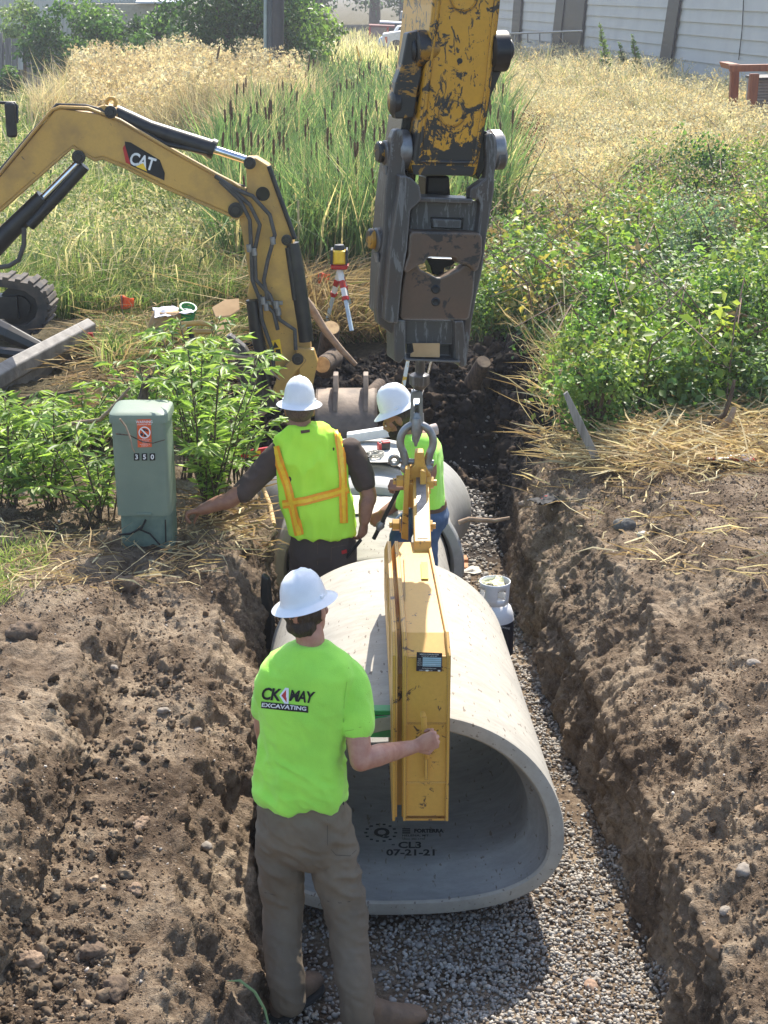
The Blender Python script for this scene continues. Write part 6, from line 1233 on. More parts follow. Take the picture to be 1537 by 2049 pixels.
def tree(label, base, H_, R_, cols, n=90, per=150, L=.35, group='trees closing the view'):
    base = Vector(base); t = thing('leafy_tree', label, 'tree', tuple(base), group); mb = MB(); mb.tube([base-Vector((0, 0, .3)), base+Vector((.1, 0, H_*.35)), base+Vector((0, 0, H_*.8))], [.035*H_, .025*H_, .008*H_], 9)
    cl = []
    for k in range(n): u = norm(rng.normal(size=3)); r = rng.random()**.38; cl.append([base.x+u[0]*R_*r, base.y+u[1]*R_*r, base.z+H_*.58+u[2]*H_*.44*r])
    cl = np.array(cl)
    for k in range(9): q = Vector(cl[rng.integers(n)]); mb.tube([base+Vector((0, 0, H_*.3)), (base+Vector((0, 0, H_*.4))).lerp(q, .6), q], [.014*H_, .009*H_, .003*H_], 6)
    mb.build('trunk', M['bark'], t, smooth=60); B = np.repeat(np.arange(n), per); N = len(B); u = norm(rng.normal(size=(N, 3))); p = cl[B]+u*(rng.uniform(.2, 1, N)**.5*R_*.30*rng.uniform(.6, 1.2, n)[B])[:, None]
    nn = norm(u*.5+rng.normal(size=(N, 3))*.6+np.array([0, 0, .5])); d = norm(np.cross(nn, rng.normal(size=(N, 3)))); c = np.clip(palette(n, cols, None, .2)[B]*(1+rng.normal(size=(N, 1))*.15), .005, 1)
    V, F, C = leaves(p, d, nn, L*rng.uniform(.6, 1.3, N), L*.65*rng.uniform(.6, 1.3, N), c); npmesh('crown', V, F, M['leaf'], t, col=C)
TG = [(.07, .12, .055), (.10, .16, .07), (.05, .09, .04)]; TG2 = [(.11, .18, .06), (.14, .22, .07), (.08, .13, .05)]
tree('tall grey-green tree left of the far sheds', (-4.5, 112, .9), 13, 5.5, TG); tree('bright green tree behind the far house', (1.6, 128, .9), 14, 5.5, TG2); tree('dark tree behind the far sheds', (-.8, 135, .9), 15, 6, TG)
tree('far tree behind the arm of the big excavator', (7.5, 132, .9), 14, 7, TG, 80); tree('far tree between the tall shrub and the sheds', (-9.5, 120, .9), 14, 6.5, TG2, 90); tree('far tree hidden behind the left shrubs', (-18, 118, .9), 14, 8, TG, 90)
tree('far tree behind the beige building', (-30, 110, .9), 13, 9, TG, 80)
# mullein spikes
for lab, (x, y), (tx, ty) in (('tallest leafy mullein stalk standing before the grey siding', (1222, 190), (1200, 45)), ('middle leafy stalk right of the tallest mullein', (1262, 185), (1238, 85)), ('thin leafy stalk farthest right of the three before the siding', (1285, 190), (1265, 70))):
    b0_ = G(x, y, 1.15); t = thing('mullein', lab, 'plant', tuple(b0_), 'tall stalks before the grey wall'); tp = W(tx, ty, b0_.y); mb = MB(); mb.tube([b0_, b0_.lerp(tp, .5), tp], [.03, .022, .008], 7); mb.build('stalk', M['bark'], t, smooth=60)
    n = 420; u = rng.random(n)**1.6; P = np.array(b0_)[None]+(np.array(tp-b0_))[None]*u[:, None]; a = rng.uniform(0, 2*PI, n); D = np.stack([np.cos(a), np.sin(a), .6+0*a], 1); V, F, C = leaves(P, D, rng.normal(size=(n, 3))+np.array([0, 0, 1]), .26*(1-u)**.8+.05, .09*(1-u)+.03, palette(n, [(.13, .2, .07), (.18, .25, .1), (.1, .15, .05)])); npmesh('foliage', V, F, M['leaf'], t, col=C)
# ================================================================ BUILDINGS AND BACKGROUND THINGS
M['siding'] = mat('grey_siding', (.52, .51, .48), .7, c2=(.47, .46, .44), scale=1.2); M['metalwall'] = mat('beige_metal', (.66, .62, .52), .5, c2=(.6, .56, .46), scale=.8); M['darktrim'] = mat('dark_trim', (.03, .033, .04), .5)
M['roof'] = mat('pale_metal_roof', (.6, .64, .68), .4, c2=(.52, .56, .6), scale=2)
gb = thing('grey_building', 'long building with grey lap siding and dark leaning posts at the top right', 'building', (8.0, 46, 1.0))
wa = Vector((3.9, 73, 0)); wb = Vector((11.8, 20.0, 0)); wd_ = (wb-wa).normalized(); wn = Vector((-wd_.y, wd_.x, 0)); wn = -wn if wn.x > 0 else wn
wall_z0 = .75; vs = []; k = 0; mb = MB()
for i in range(18):
    z = wall_z0+i*.335
    for (zz_, o) in ((z, .05), (z+.322, .006), (z+.335, .006)): vs.append((zz_, o))
prof2 = [(z, o) for z, o in vs]; V_ = []
for p in (wa, wb):
    for z, o in prof2: V_.append(p+wn*o+Vector((0, 0, z)))
n = len(prof2); mb.add(V_, [(i, i+1, n+i+1, n+i) for i in range(n-1)]); mb.add([wa, wb, wb+Vector((8, 1, 0)), wa+Vector((8, 1, 0))]+[Vector((p.x, p.y, wall_z0+6)) for p in (wa, wb, wb+Vector((8, 1, 0)), wa+Vector((8, 1, 0)))], [(1, 2, 6, 5), (2, 3, 7, 6), (3, 0, 4, 7), (4, 5, 6, 7)])
mb.build('siding', M['siding'], gb)
mb = MB(); mb.prism([wa+wn*.05, wb+wn*.05, wb-wn*.3, wa-wn*.3], (0, 0, wall_z0+.05)); mb.build('foundation', mat('foundation', (.4, .38, .34), .9), gb)
def onwall(px, py, o=.0):
    d = ray(px, py); P = wa+wn*o; t = (P-Vector((0, 0, CAMZ))).dot(wn)/d.dot(wn); return Vector((0, 0, CAMZ))+d*t
def wpost(x0, y0, x1, y1, wd__, name='post', m=None, o0=.05, o1=.12):
    mb = MB(); a = onwall(x0, y0, o0); b = onwall(x1, y1, o1); d = wd_*wd__; mb.prism([a-d*.5, a+d*.5, b+d*.5, b-d*.5], wn*.06); return mb.build(name, m or M['darktrim'], gb)
for q in ((1043, -60, 1030, 112, 1.3), (1131, -60, 1110, 126, 1.1), (1173, -60, 1153, 130, .9), (1362, -60, 1326, 172, .95)): wpost(*q)
wpost(1152, -60, 1132, 122, 2.6, 'recessed_door', mat('dark_metal_door', (.035, .037, .042), .5, c2=(.025, .026, .03), scale=6), .035, .035)
mb = MB(); mb.tube([onwall(1000, 68, .5), onwall(1166, 62, .5)], .035, 8); mb.build('pipe_rail', M['galv'], gb, smooth=60)
for x in (1010, 1030, 1056, 1080, 1104, 1126):
    mb = MB(); mb.tube([onwall(x, 66, .5), onwall(x, 84, .5)], .025, 6); mb.tube([onwall(x, 84, .5), onwall(x+4, 84, .0)], .025, 6); mb.build('rail_bracket', M['galv'], gb, smooth=60)
mb = MB(); mb.lathe(onwall(1145, 97, .06), [(0, .1), (.10, .1), (.12, .05), (.12, 0)], 20, wn); mb.build('round_vent', M['galv'], gb, smooth=40)
mb = MB(); mb.tube([onwall(1490, -40, .06), onwall(1485, 60, .06), onwall(1478, 120, .06)], .012, 6); mb.build('cable', M['darktrim'], gb, smooth=60)
# redwood stand and AC
rs = thing('wooden_stand', 'reddish stained wooden frame standing beside the grey building at the right edge', 'stand', tuple(G(1500, 255, 1.1))); YR = 30.5
def bpx(name, m, par, q, Y, d, bev=.008): mb = MB(); mb.ppx(q, Y, d); return mb.build(name, m, par, bevel=bev)
bpx('post', M['redwood'], rs, [(1464, 140), (1480, 140), (1475, 250), (1459, 248)], YR, .16); bpx('post', M['redwood'], rs, [(1503, 148), (1520, 148), (1510, 262), (1492, 262)], YR-.9, .16); bpx('post', M['redwood'], rs, [(1556, 140), (1572, 140), (1570, 262), (1554, 262)], YR-.9, .16)
bpx('top_rail', M['redwood'], rs, [(1460, 130), (1580, 128), (1580, 142), (1462, 144)], YR-.95, .14); bpx('side_rail', M['redwood'], rs, [(1460, 128), (1480, 128), (1482, 140), (1464, 140)], YR-.9, .95)
ac = thing('air_conditioner', 'grey ribbed air conditioning unit behind the redwood frame', 'air conditioner', tuple(G(1540, 252, 1.1))); bpx('casing', mat('ac_grey', (.3, .31, .31), .6), ac, [(1514, 160), (1590, 158), (1590, 256), (1508, 256)], YR-.3, .8)
mb = MB()
for k in range(15): mb.tube([W(1514, 166+6*k, YR-.31), W(1592, 164+6*k, YR-.31)], .012, 5)
mb.build('grille', M['galv'], ac, smooth=60)
bpx('lid', M['darktrim'], ac, [(1512, 155), (1592, 153), (1592, 160), (1512, 161)], YR-.34, .88)
# beige building left
bb = thing('beige_building', 'beige ribbed metal building behind the fence at the top left', 'building', (-16, 62, .95)); mb = MB(); YB = 62; x0, x1 = -24, W(372, 60, YB).x; N_ = 110; vs = []
for k in range(N_*4+1):
    x = x0+(x1-x0)*k/(N_*4); o = -.03 if k % 4 in (1,) else 0; vs.append((x, YB+o))
n = len(vs); mb.add([(x, y, z) for z in (.6, 5.6) for x, y in vs]+[(x1, YB+9, .6), (x1, YB+9, 5.6)], [(i, i+1, n+i+1, n+i) for i in range(n-1)]+[(n-1, 2*n, 2*n+1, 2*n-1)]); mb.build('wall', M['metalwall'], bb)
mb = MB(); zr = W(320, 6, YB).z; mb.prism([(W(140, 0, YB-3).x, YB-3.2, .6), (x1+.3, YB-3.2, .6), (x1+.3, YB-.1, .6), (W(140, 0, YB-3).x, YB-.1, .6)], (0, 0, zr-.6)); mb.build('lean_to', mat('tan_metal', (.4, .36, .27), .6), bb)
mb = MB(); mb.prism([(W(275, 0, YB-3).x, YB-3.5, zr+.02), (x1+.5, YB-3.5, zr+.02), (x1+.5, YB-.05, zr+.6), (W(275, 0, YB-3).x, YB-.05, zr+.6)], (0, 0, .06)); mb.build('roof', M['roof'], bb)
# fence
fn = thing('board_fence', 'weathered grey board fence in front of the beige building', 'fence', (-11, 52, .9)); mb = MB(); YFn = 52; px = -20
while px < 560:
    w__ = rng.uniform(13, 16); top = 76+rng.normal()*5+(10 if px > 100 else 0)+(24 if px > 180 else 0)
    if not 28 < px < 42: mb.ppx([(px, top), (px+w__-1.5, top-1+rng.normal()*.7), (px+w__-1.5, 190), (px, 190)], YFn+rng.normal()*.01, .025)
    px += w__
mb.build('boards', M['greywood'], fn); mb = MB(); mb.box((W(200, 100, YFn).x, YFn+.06, W(200, 100, YFn).z), (10.5, .06, .12)); mb.build('rail', M['greywood'], fn)
for x in (-5, 74, 112): mb = MB(); mb.ppx([(x, 66), (x+9, 66), (x+9, 190), (x, 190)], YFn-.1, .12); mb.build('post', M['greywood'], fn)
# pole
pl_ = thing('utility_pole', 'tall dark pole bundle with a pale conduit in front of the green shrubs', 'pole', tuple(G(548, 160, .9))); YP = 42.0
for nm, xx, ww, m_, r in (('pole', 553, 0, M['darktrim'], .17), ('pole', 540, 0, mat('dark_blue_pole', (.04, .06, .075), .5), .10), ('conduit', 529, 0, mat('pale_conduit', (.3, .38, .38), .5), .05)):
    mb = MB(); a = W(xx, 165, YP); b = W(xx+3, -120, YP); mb.tube([Vector((a.x, a.y, .7)), b], r, 14); mb.build(nm, m_, pl_, smooth=50)
# truck, sheds, house
tr_ = thing('pickup_truck', 'white pickup truck parked beyond the meadow, seen from behind', 'pickup truck', (0.3, 78, .95)); YT = 78
bpx('bed', M['whitep'], tr_, [(766, 68), (800, 62), (830, 62), (830, 97), (768, 98), (764, 84)], YT, 1.9, .05); bpx('cab', M['whitep'], tr_, [(795, 52), (835, 50), (840, 66), (786, 67)], YT+1.0, 1.6, .1)
bpx('window', M['glass'], tr_, [(800, 54), (828, 53), (830, 62), (794, 64)], YT+.97, .05); bpx('tail_light', M['red'], tr_, [(770, 74), (775, 73.5), (775, 86), (771, 86.5)], YT-.03, .05)
mb = MB(); mb.lathe(W(793, 96, YT-.02), [(0, -.02), (.2, -.02), (.22, .0), (.38, 0), (.38, .25), (0, .25)], 24, (0, 1, 0)); mb.build('wheel', M['rubber'], tr_, smooth=40); bpx('bumper', M['black'], tr_, [(764, 92), (775, 92), (775, 99), (764, 99)], YT-.1, .2)
c2 = thing('parked_car', 'pale blue car bonnet showing just left of the white pickup', 'car', (-.6, 82, .95)); bpx('body', mat('pale_blue_paint', (.45, .55, .65), .3), c2, [(757, 80), (762, 74), (790, 72), (790, 96), (757, 96)], 82, 1.6, .1); bpx('windscreen', M['glass'], c2, [(764, 76), (780, 70), (786, 70), (786, 77)], 81.9, .1)
s1 = thing('low_shed', 'low brown shed with a dark red frame beyond the meadow', 'shed', (-1, 95, 1)); bpx('wall', mat('brown_wall', (.28, .2, .18), .8), s1, [(738, 54), (778, 55), (778, 98), (738, 98)], 95, 3, 0); bpx('frame', mat('dark_red', (.16, .03, .03), .7), s1, [(738, 50), (790, 52), (790, 56), (738, 54)], 94.9, 3.2, 0)
for x in (738, 774): bpx('frame_post', M['red'], s1, [(x, 54), (x+4, 54), (x+4, 98), (x, 98)], 94.85, .1, 0)
s2 = thing('green_container', 'dark green container with a pale roof edge beside the brown shed', 'container', (1, 98, 1)); bpx('body', mat('dark_green_paint', (.02, .09, .07), .6), s2, [(760, 45), (784, 46), (784, 96), (760, 96)], 98, 3, 0); bpx('panel', mat('dark_navy_paint', (.03, .045, .07), .6), s2, [(784, 47), (812, 48), (812, 96), (784, 96)], 97.9, 3, 0); bpx('roof', M['roof'], s2, [(760, 43), (812, 46), (812, 48), (760, 46)], 97.5, 3.6, 0)
h1 = thing('small_house', 'cream house with a grey roof behind the pickup', 'house', (2.5, 104, 1)); bpx('wall', mat('cream_wall', (.5, .47, .38), .8), h1, [(806, 38), (870, 38), (870, 98), (806, 98)], 104, 4, 0); bpx('roof', mat('grey_shingle', (.33, .34, .34), .9), h1, [(804, 24), (870, 24), (872, 38), (801, 38)], 103.6, 5, 0); bpx('window', M['glass'], h1, [(818, 46), (830, 46), (830, 58), (818, 58)], 103.95, .05, 0)
# orange/yellow markers in the reeds
for lab, a, b, Y_ in (('thin yellow marker rod standing in front of the dark pole', (541, 108), (537, 168), 40), ('thin orange marker rod leaning in the meadow', (713, 92), (724, 128), 55)):
    mb = MB(); mb.tube([W(*a, Y_), W(*b, Y_)], .03, 6); o = mb.build('marker_rod', mat('marker_'+str(Y_), (.8, .45, .05), .5)); tag(o, lab, 'marker rod', 'marker rods beyond the ditch')
# ================================================================ SMALL THINGS
def g_(x, y, z=.86): return G(x, y, z)
for lab, (x, y), s, lean in (('orange pin flag in the grass nearest the dozer blade', (247, 655), 30, .1), ('small orange pin flag farther back in the grass', (277, 566), 18, 0), ('orange flag standing between the excavator arm and the laser level', (641, 600), 26, .5)):
    b0_ = g_(x, y, .86); t = thing('pin_flag', lab, 'flag', tuple(b0_), 'orange pin flags'); k = b0_.y/FPX*1.04; tp = b0_+Vector((0, 0, s*k*2.1)); mb = MB(); mb.tube([b0_, tp], .006, 6); mb.build('wire', M['galv'], t, smooth=60)
    mb = MB(); vs = []; S_ = s*k
    for i in range(5):
        for j in range(4): u = i/4; v = j/3; vs.append(tp+Vector((-S_*.1+S_*.85*u-S_*.25*lean*v, .03*math.sin(u*7+v*2), -S_*.9*v*(1-.35*u)-.2*S_*u)))
    fs = [(i*4+j, i*4+j+1, i*4+j+5, i*4+j+4) for i in range(4) for j in range(3)]; mb.add(vs, fs); o = mb.build('flag', M['orange'], t, smooth=60); sf = o.modifiers.new('s', 'SOLIDIFY'); sf.thickness = .003
# laser level
b0_ = G(700, 662, .8); YL2 = b0_.y; ll = thing('laser_level', 'yellow and black laser level on a white and red tripod by the cattails', 'laser level', tuple(b0_))
mb = MB(); mb.ppx([(666, 502), (692, 502), (693, 530), (665, 530)], YL2-.08, .14); mb.build('housing', M['tape_y'], ll, bevel=.02); mb = MB(); mb.lathe(W(679, 499, YL2), [(.05, -.02), (.055, .02), (.045, .045), (.0, .05)], 20); mb.build('rotor_head', M['darktrim'], ll, smooth=40)
for x in (664, 694): mb = MB(); mb.ppx([(x-3, 500), (x+2, 500), (x+2, 530), (x-3, 530)], YL2-.1, .17); mb.build('bumper', M['darktrim'], ll, bevel=.01)
mb = MB(); mb.ppx([(660, 531), (698, 531), (694, 540), (664, 540)], YL2-.06, .12); mb.build('tripod_head', M['red'], ll, bevel=.01)
hd_ = W(680, 540, YL2)
for e_, nm in ((W(704, 662, YL2-.25), 'leg'), (W(655, 640, YL2+.35), 'leg'), (W(700, 610, YL2+.6), 'leg')):
    mb = MB(); mb.tube([hd_, hd_.lerp(e_, .5)], .030, 4); o = mb.build(nm, M['whitep'], ll); mb = MB(); mb.tube([hd_.lerp(e_, .45), e_], .022, 4); mb.build('lower_section', mat('pale_blue_aluminium', (.55, .68, .78), .4), o); mb = MB(); mb.tube([hd_.lerp(e_, .44), hd_.lerp(e_, .5)], .036, 6); mb.tube([hd_.lerp(e_, .18), hd_.lerp(e_, .3)], .0315, 4); mb.build('clamp', M['red'], o)
# logs
M['oldcut'] = mat('old_cut_wood', (.2, .15, .1), .95, c2=(.12, .085, .06), scale=18, bmp=.5)
def log(lab, a, b, Ya, Yb, r, grp='cut logs and stumps', cm='cutwood'):
    A = W(*a, Ya); B = W(*b, Yb); t = thing('cut_log', lab, 'log', tuple(B), grp); mb = MB(); d = (A-B).normalized(); mb.tube([A-d*.004, A.lerp(B, .3), A.lerp(B, .7), B], [r, r*1.05, r*1.1, r*1.2], 14); mb.build('bark', M['bark'], t, smooth=60); mb = MB(); mb.tube([A-d*.005, A+d*.004], [r*.93, r*.92], 18); mb.build('cut_face', M[cm], t)
log('upright stump with a pale cut face below the laser level', (661, 524+0), (640, 640), 13.6, 14.4, .085) if False else log('leaning stump with an oval cut face left of the laser tripod', (662, 656), (650, 740), 13.9, 14.3, .085)
log('log with a round cut face beside the bucket link', (645, 730), (668, 716), 13.2, 13.9, .075); log('grey stump with a split top under the coupler, right side', (968, 724), (946, 766), 13.7, 13.9, .07, cm='oldcut'); log('small log end showing right of the bucket', (735, 790), (760, 770), 13.0, 13.5, .05)
for lab, pts, Ys, r in (('long peeled stick leaning right of the small excavator arm', ((608, 596), (650, 660), (712, 730)), 13.6, .035), ('thin bare branch arching over the ground left of the vest man', ((415, 720), (520, 715), (560, 760)), 12.6, .012), ('brown branch across the weeds at the left edge', ((0, 815), (80, 790), (160, 780)), 10.6, .016),
    ('curved bare branch beside the pedestal, in front of the weeds', ((100, 862), (200, 840), (260, 775)), 9.6, .014), ('thick brown branch rising behind the pedestal lid', ((286, 800), (292, 770), (302, 752)), 9.4, .03), ('tan branch lying under the mini excavator bucket', ((440, 860), (490, 840), (540, 818)), 11.8, .03),
    ('bare forked twig in front of the pedestal door', ((240, 838), (262, 880), (270, 905)), 8.36, .005), ('dark thin twig crossing the pedestal sticker', ((232, 868), (285, 884), (330, 880)), 8.38, .004), ('bare stick lying beside the propane tank on the gravel', ((918, 1046), (960, 1040), (1020, 1036)), 10.4, .018),
    ('forked dry branch reaching up behind the dark pole', ((430, 150), (436, 110), (440, 92)), 38, .03), ('brown branch lying on the right bank among straw', ((1395, 875), (1450, 830), (1470, 760)), 10.9, .02), ('pale bark strip leaning at the right end of the straw', ((1440, 880), (1452, 850), (1470, 815)), 10.8, .03),
    ('bare branch above the trench corner behind the vest man', ((500, 1047), (530, 1052), (548, 1056)), 8.9, .012)):
    P = [W(*p, Ys+.0*i) for i, p in enumerate(pts)]; md = [P[0], P[0].lerp(P[1], .5)+Vector((0, .02, .01)), P[1], P[1].lerp(P[2], .5)-Vector((0, .02, .008)), P[2]]; mb = MB(); mb.tube(md, [r*1.1, r, r*.95, r*.85, r*.6], 8); o = mb.build('branch', M['bark'] if 'dark' in lab or 'brown' in lab else mat('dry_branch', (.36, .26, .18), .9, c2=(.25, .17, .11), scale=15), smooth=60); tag(o, lab, 'branch', 'loose branches')
# stake, wrapper, cloths
mb = MB(); mb.ppx([(1128, 790), (1136, 784), (1166, 842), (1202, 918), (1184, 918), (1150, 850)], 10.35, .035); o = mb.build('wooden_stake', M['greywood'], bevel=.004); tag(o, 'weathered grey wooden stake leaning at the right corner of the pit', 'stake')
def clothobj(lab, c, sx, sy, amp, seed, m, cat, name, rot=0): o = cloth(MB(), c, sx, sy, amp, 22, seed, rot).build(name, m, None, smooth=70); tag(o, lab, cat); return o
c = G(1462, 908, .95); clothobj('crumpled red and white plastic wrapper on the straw', (c.x, c.y, drop(c.x, c.y)[0]+.02), .16, .07, .05, 12, mat('red_white_plastic', (.8, .75, .72), .3, c2=(.7, .12, .1), scale=9, lo=.5, hi=.56), 'wrapper', 'plastic_wrapper')
c = G(1100, 968, .7); clothobj('scrap of black fabric with a red end at the far right trench edge', (c.x, c.y, drop(c.x, c.y)[0]+.02), .12, .09, .05, 14, mat('black_red_fabric', (.02, .02, .022), .8, c2=(.5, .05, .03), scale=7, lo=.58, hi=.62), 'fabric scrap', 'fabric_scrap', .6)
zt4 = .73; c = G(735, 915, zt4); clothobj('white cloth spread on the flared concrete end under the clip', (c.x, c.y-.02, zt4+.008), .30, .17, .015, 15, mat('white_cloth', (.68, .66, .6), .9), 'cloth', 'white_cloth')
c = G(752, 1012, .625); clothobj('crumpled brown paper on the sunlit pipe between the two men', (c.x, c.y, .615), .19, .17, .035, 18, M['cloth'], 'paper', 'brown_paper')
tm = thing('tape_measure', 'small red and black tape measure on the flared concrete end', 'tape measure', tuple(G(769, 893, zt4+.03))); mb = MB(); cc2 = G(769, 893, zt4+.05); mb.box(cc2, (.085, .05, .075), Matrix.Rotation(.3, 3, 'Z')); mb.build('case', M['black'], tm, bevel=.014, seg=3)
mb = MB(); mb.box(cc2+Vector((-.036, -.01, .0)), (.022, .056, .06), Matrix.Rotation(.3, 3, 'Z')); mb.box(cc2+Vector((.01, .0, .036)), (.06, .054, .012), Matrix.Rotation(.3, 3, 'Z')); mb.build('grip', M['red'], tm, bevel=.004)
cb = thing('snap_clip', 'black snap clip with a coil of pale cord on the white cloth', 'clip', tuple(G(738, 913, zt4+.02))); mb = MB(); c = G(734, 914, zt4+.03); mb.tube([c+Vector((.035*math.cos(a), .05*math.sin(a), .012)) for a in np.linspace(0, 2*PI, 22)], .007, 8); mb.build('clip', M['black'], cb, smooth=60)
mb = MB(); c = G(752, 911, zt4+.03); mb.tube([c+Vector(((.05+.012*math.sin(5*a))*math.cos(a), (.06+.01*math.cos(3*a))*math.sin(a), .01+.012*math.sin(2.3*a))) for a in np.linspace(0, 6*PI, 90)], .006, 6); mb.build('cord', M['cloth'], cb, smooth=60)
mb = MB(); a, b = W(694, 888, 11.3), W(838, 866, 11.45); mb.prism([a, b, b+Vector((0, 0, .07)), a+Vector((0, 0, .07))], (0, .09, 0)); mb.box((0, 0, -50), (.01, .01, .01)) if False else None; o = mb.build('white_beam', M['whitep'], bevel=.006); tag(o, 'white rectangular beam lying behind the men on the flared concrete end', 'beam')
mb = MB(); mb.tube([W(836, 868, 11.5), W(874, 858, 11.55)], .045, 14); o = mb.build('cardboard_tube', mat('pinkish_tube', (.55, .45, .4), .8), smooth=50); tag(o, 'short pale tube end sticking out right of the bearded man', 'tube')
sp_ = thing('spirit_level', 'red spirit level lying on the left end of the flared concrete section', 'spirit level', tuple(G(505, 912, .66))); mb = MB(); a, b = W(482, 918, 10.95), W(548, 908, 10.98); mb.prism([a, b, b+Vector((0, 0, .055)), a+Vector((0, 0, .055))], (0, .03, 0)); mb.build('body', M['red'], sp_, bevel=.003); mb = MB(); mb.prism([a.lerp(b, .45)+Vector((0, -.002, .012)), a.lerp(b, .6)+Vector((0, -.002, .012)), a.lerp(b, .6)+Vector((0, -.002, .04)), a.lerp(b, .45)+Vector((0, -.002, .04))], (0, .03, 0)); mb.build('vial', M['tape_y'], sp_)
mb = MB(); mb.ppx([(813, 722), (820, 722), (808, 790), (800, 790)], 12.6, .03); o = mb.build('survey_stake', mat('white_yellow_stake', (.8, .8, .76), .6, c2=(.8, .5, .06), scale=10, lo=.5, hi=.53)); tag(o, 'white and yellow survey stake showing left of the crane hook', 'stake')
mb = MB(); mb.tube([W(866, 715, 12.3), W(845, 790, 12.3)], .013, 10); o = mb.build('steel_rod', M['chrome'], smooth=60); tag(o, 'shiny thin steel rod showing right of the crane hook', 'rod')
mb = MB(); q = W(488, 910, 9.6); mb.tube([W(520, 960, 9.9), W(540, 1010, 9.5), W(548, 1050, 9.2)], .016, 8); o = mb.build('wooden_pole', M['cutwood'], smooth=60); tag(o, 'tan wooden handle leaning against the pipe behind the vest man', 'handle')
# supplies on the left
c = G(335, 690, .88); bag = thing('tan_bag', 'open tan bag in the grass with a white towel over its top', 'bag', tuple(c)); YG_ = c.y-.1; mb = MB(); mb.loft([(W(330, 690, YG_), Vector((.15, 0, 0)), Vector((0, .13, 0)), 3), (W(332, 660, YG_), Vector((.17, 0, 0)), Vector((0, .14, 0)), 3), (W(335, 630, YG_), Vector((.145, 0, 0)), Vector((0, .12, 0)), 3), (W(337, 620, YG_), Vector((.12, 0, 0)), Vector((0, .10, 0)), 3)], 30); remeshed('sack', mb, .012, M['card'], bag, 3, .5, fold(.012, 7, s=91))
p = W(346, 632, YG_); clothobj('white towel draped on the tan bag', (p.x, p.y-.02, p.z+.0), .17, .15, .07, 22, mat('white_towel', (.75, .76, .82), .9), 'towel', 'white_towel', .3)
mb = MB(); p = W(372, 626, YG_)
for k in range(3): mb.lathe(p+Vector((.01*k, .01*k, .03*k-.02)), [(.065, -.012), (.08, -.012), (.08, .012), (.065, .012)], 28, (.25, -.4, 1), close=True)
o = mb.build('hose_coil', M['green'], smooth=40); tag(o, 'coil of shiny green strap beside the white towel', 'coil')
sv = thing('shovel', 'shovel with a yellow D-handle and black shaft standing behind the leafy shoots', 'shovel', tuple(G(398, 720, .86))); YS = 12.1; mb = MB(); mb.tube([W(344, 658, YS), W(352, 650, YS), W(400, 646, YS), W(424, 650, YS), W(426, 664, YS), W(395, 664, YS), W(350, 664, YS), W(344, 658, YS)], .022, 8); mb.build('grip', M['catyel'], sv, smooth=60); mb = MB(); mb.tube([W(379, 655, YS), W(388, 690, YS), W(396, 720, YS)], [.022, .022, .018], 8); mb.build('shaft', M['black'], sv, smooth=60); mb = MB(); mb.ppx([(394, 690), (400, 688), (412, 712), (414, 735), (404, 730)], YS, .02); mb.build('blade', M['tape_y'], sv)
for lab, q, Y_ in (('large torn piece of tan cardboard lying in the grass', [(424, 618), (448, 606), (476, 604), (480, 620), (462, 630), (434, 632)], 13.9), ('narrow tan cardboard strip beside the shovel grip', [(425, 655), (460, 640), (470, 646), (438, 668)], 12.9)):
    mb = MB(); P = [W(x, y, Y_) for x, y in q]; P = [Vector((p.x, p.y+(p.z-P[0].z)*1.5, p.z)) for p in P]; mb.prism(P, (0, .01, .012)); o = mb.build('cardboard_piece', M['card'], bevel=.003); tag(o, lab, 'cardboard', 'cardboard pieces')
# black drape in the trench corner
mb = MB(); q = [(522, 1150), (536, 1160), (540, 1205), (546, 1255), (544, 1300), (530, 1300), (526, 1240), (520, 1190)]; mb.ppx(q, 8.2, .05, (.3, 1, 0)); o = mb.build('black_drain_pipe', M['gasket'], bevel=.01); tag(o, 'black plastic sheet edge hanging down the left trench wall', 'plastic sheet')
# single rocks and clods
def rock(lab, x, y, s, m, z0=.6, flat=.6, grp='stones and clods on the banks', nm='rock', cat='rock'):
    d = ray(x, y); h = GB.ray_cast(EYE, d.normalized()); c = h[0] if h[0] is not None else G(x, y, z0); mb = MB(); mb.ell((0, 0, 0), (1, .8, flat), 30, 20); o = mb.build(nm, m, None, smooth=60); me = o.data; co = np.array([v.co[:] for v in me.vertices]); co = co*(1+(.6 if nm != 'rock' else .35)*fbm(co, 1.5, 4, int(x), .62)[:, None]+(.22 if nm != 'rock' else .05)*fbm(co, 6, 2, int(y))[:, None])*s; me.vertices.foreach_set('co', co.astype(np.float32).ravel()); me.update(); o.location = (c.x, c.y, c.z+s*flat*.3); o.rotation_euler = (0, 0, x); tag(o, lab, cat, grp)
RK = mat('river_stone', (.27, .235, .195), .9, c2=(.19, .16, .13), scale=25, bmp=.2); CL_ = mat('dark_clod', (.15, .105, .07), 1, c2=(.08, .055, .038), scale=20, bmp=.9, bscale=40); CLl = mat('tan_clod', (.27, .19, .13), 1, c2=(.17, .115, .075), scale=20, bmp=.9, bscale=50)
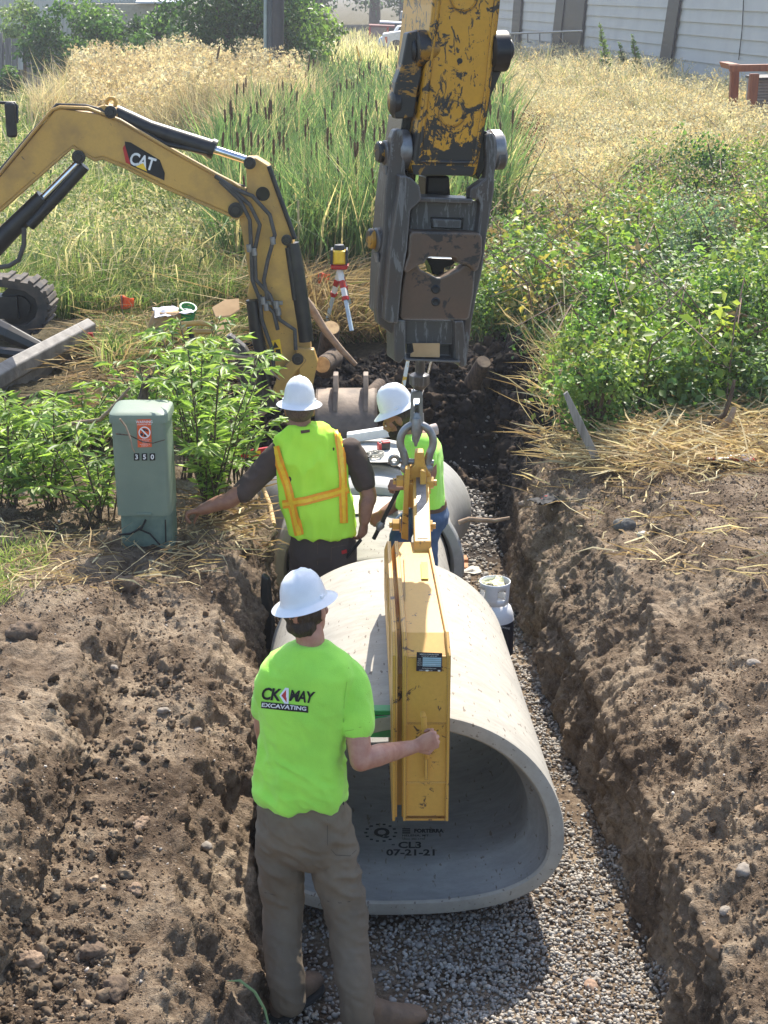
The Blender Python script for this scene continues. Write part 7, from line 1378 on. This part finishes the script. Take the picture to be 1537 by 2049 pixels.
for lab, x, y, s, m_, nm in (('large flat dark clod on top of the left bank', 256, 1182, .105, CL_, 'earth_clod'), ('dark round clod near the left edge of the bank', 50, 1270, .085, CL_, 'earth_clod'), ('pale oval stone on the left bank, level with the T-shirt', 327, 1424, .028, RK, 'rock'), ('pale stone on the left bank just below and right of the oval one', 394, 1463, .028, RK, 'rock'), ('round stone resting against a clod in the upper left bank', 228, 1338, .026, RK, 'rock'), ('brown lump in the middle of the left bank', 284, 1652, .042, CLl, 'earth_clod'), ('tan lump halfway down the left bank, below the brown one', 272, 1783, .038, CLl, 'earth_clod'), ('smooth pale stone near the trench edge of the left bank', 414, 1695, .028, RK, 'rock'), ('large lump at the bottom of the left bank', 225, 1985, .06, CL_, 'earth_clod'), ('tan lump in the bottom left corner', 60, 1925, .05, CLl, 'earth_clod'), ('crumbly dark lump low on the left bank', 185, 1910, .055, CL_, 'earth_clod'),
    ('squarish grey stone on top of the right bank', 1250, 1055, .075, mat('grey_stone', (.12, .115, .105), .9, bmp=.4), 'rock'), ('white stone beside the squarish grey stone on the right bank', 1288, 1073, .04, mat('white_stone', (.45, .43, .38), .8), 'rock'), ('pale cobble near the right edge of the bank', 1508, 1330, .036, RK, 'rock'), ('buried grey cobble in the right bank, lower right', 1490, 1745, .045, RK, 'rock'), ('pale cobble stuck in the face of the right bank near the bottom', 1452, 1825, .032, RK, 'rock'), ('reddish stone lying on the gravel at the bottom right', 1183, 1975, .035, mat('reddish_stone', (.34, .22, .15), .85), 'rock'), ('small pale stone at the crest of the right bank by the trench', 1046, 1010, .035, RK, 'rock')):
    rock(lab, x, y, s, m_, nm=nm, cat='rock' if nm == 'rock' else 'clod')
# green blade at bottom left
P = [W(455, 1963, 4.95), W(480, 1962, 4.95), W(510, 1985, 4.96), W(530, 2020, 4.97), W(540, 2060, 4.98)]; mb = MB(); mb.tube(P, [.002, .006, .006, .005, .004], 8, True, .2); o = mb.build('grass_leaf', mat('green_leaf', (.3, .45, .2), .5), smooth=60); tag(o, 'single long green grass leaf bending over the trench edge at the bottom', 'leaf')
for o_ in list(COL.objects):
    if o_.get('kind') == 'stuff' and 'category' in o_.keys(): del o_['category']

# ================================================================ HAZE
mb = MB(); mb.box((0, 200, 8.0), (330, 415, 19)); m = bpy.data.materials.new('thin_haze'); m.use_nodes = True; nt = m.node_tree; nt.nodes.clear(); ou = nt.nodes.new('ShaderNodeOutputMaterial'); pv = nt.nodes.new('ShaderNodeVolumePrincipled')
pv.inputs['Color'].default_value = (.9, .93, 1, 1); pv.inputs['Density'].default_value = .0011; pv.inputs['Anisotropy'].default_value = .3; nt.links.new(pv.outputs[0], ou.inputs['Volume'])
o = mb.build('haze', m); o['kind'] = 'stuff'; o['label'] = 'thin summer haze over the far end of the ditch'
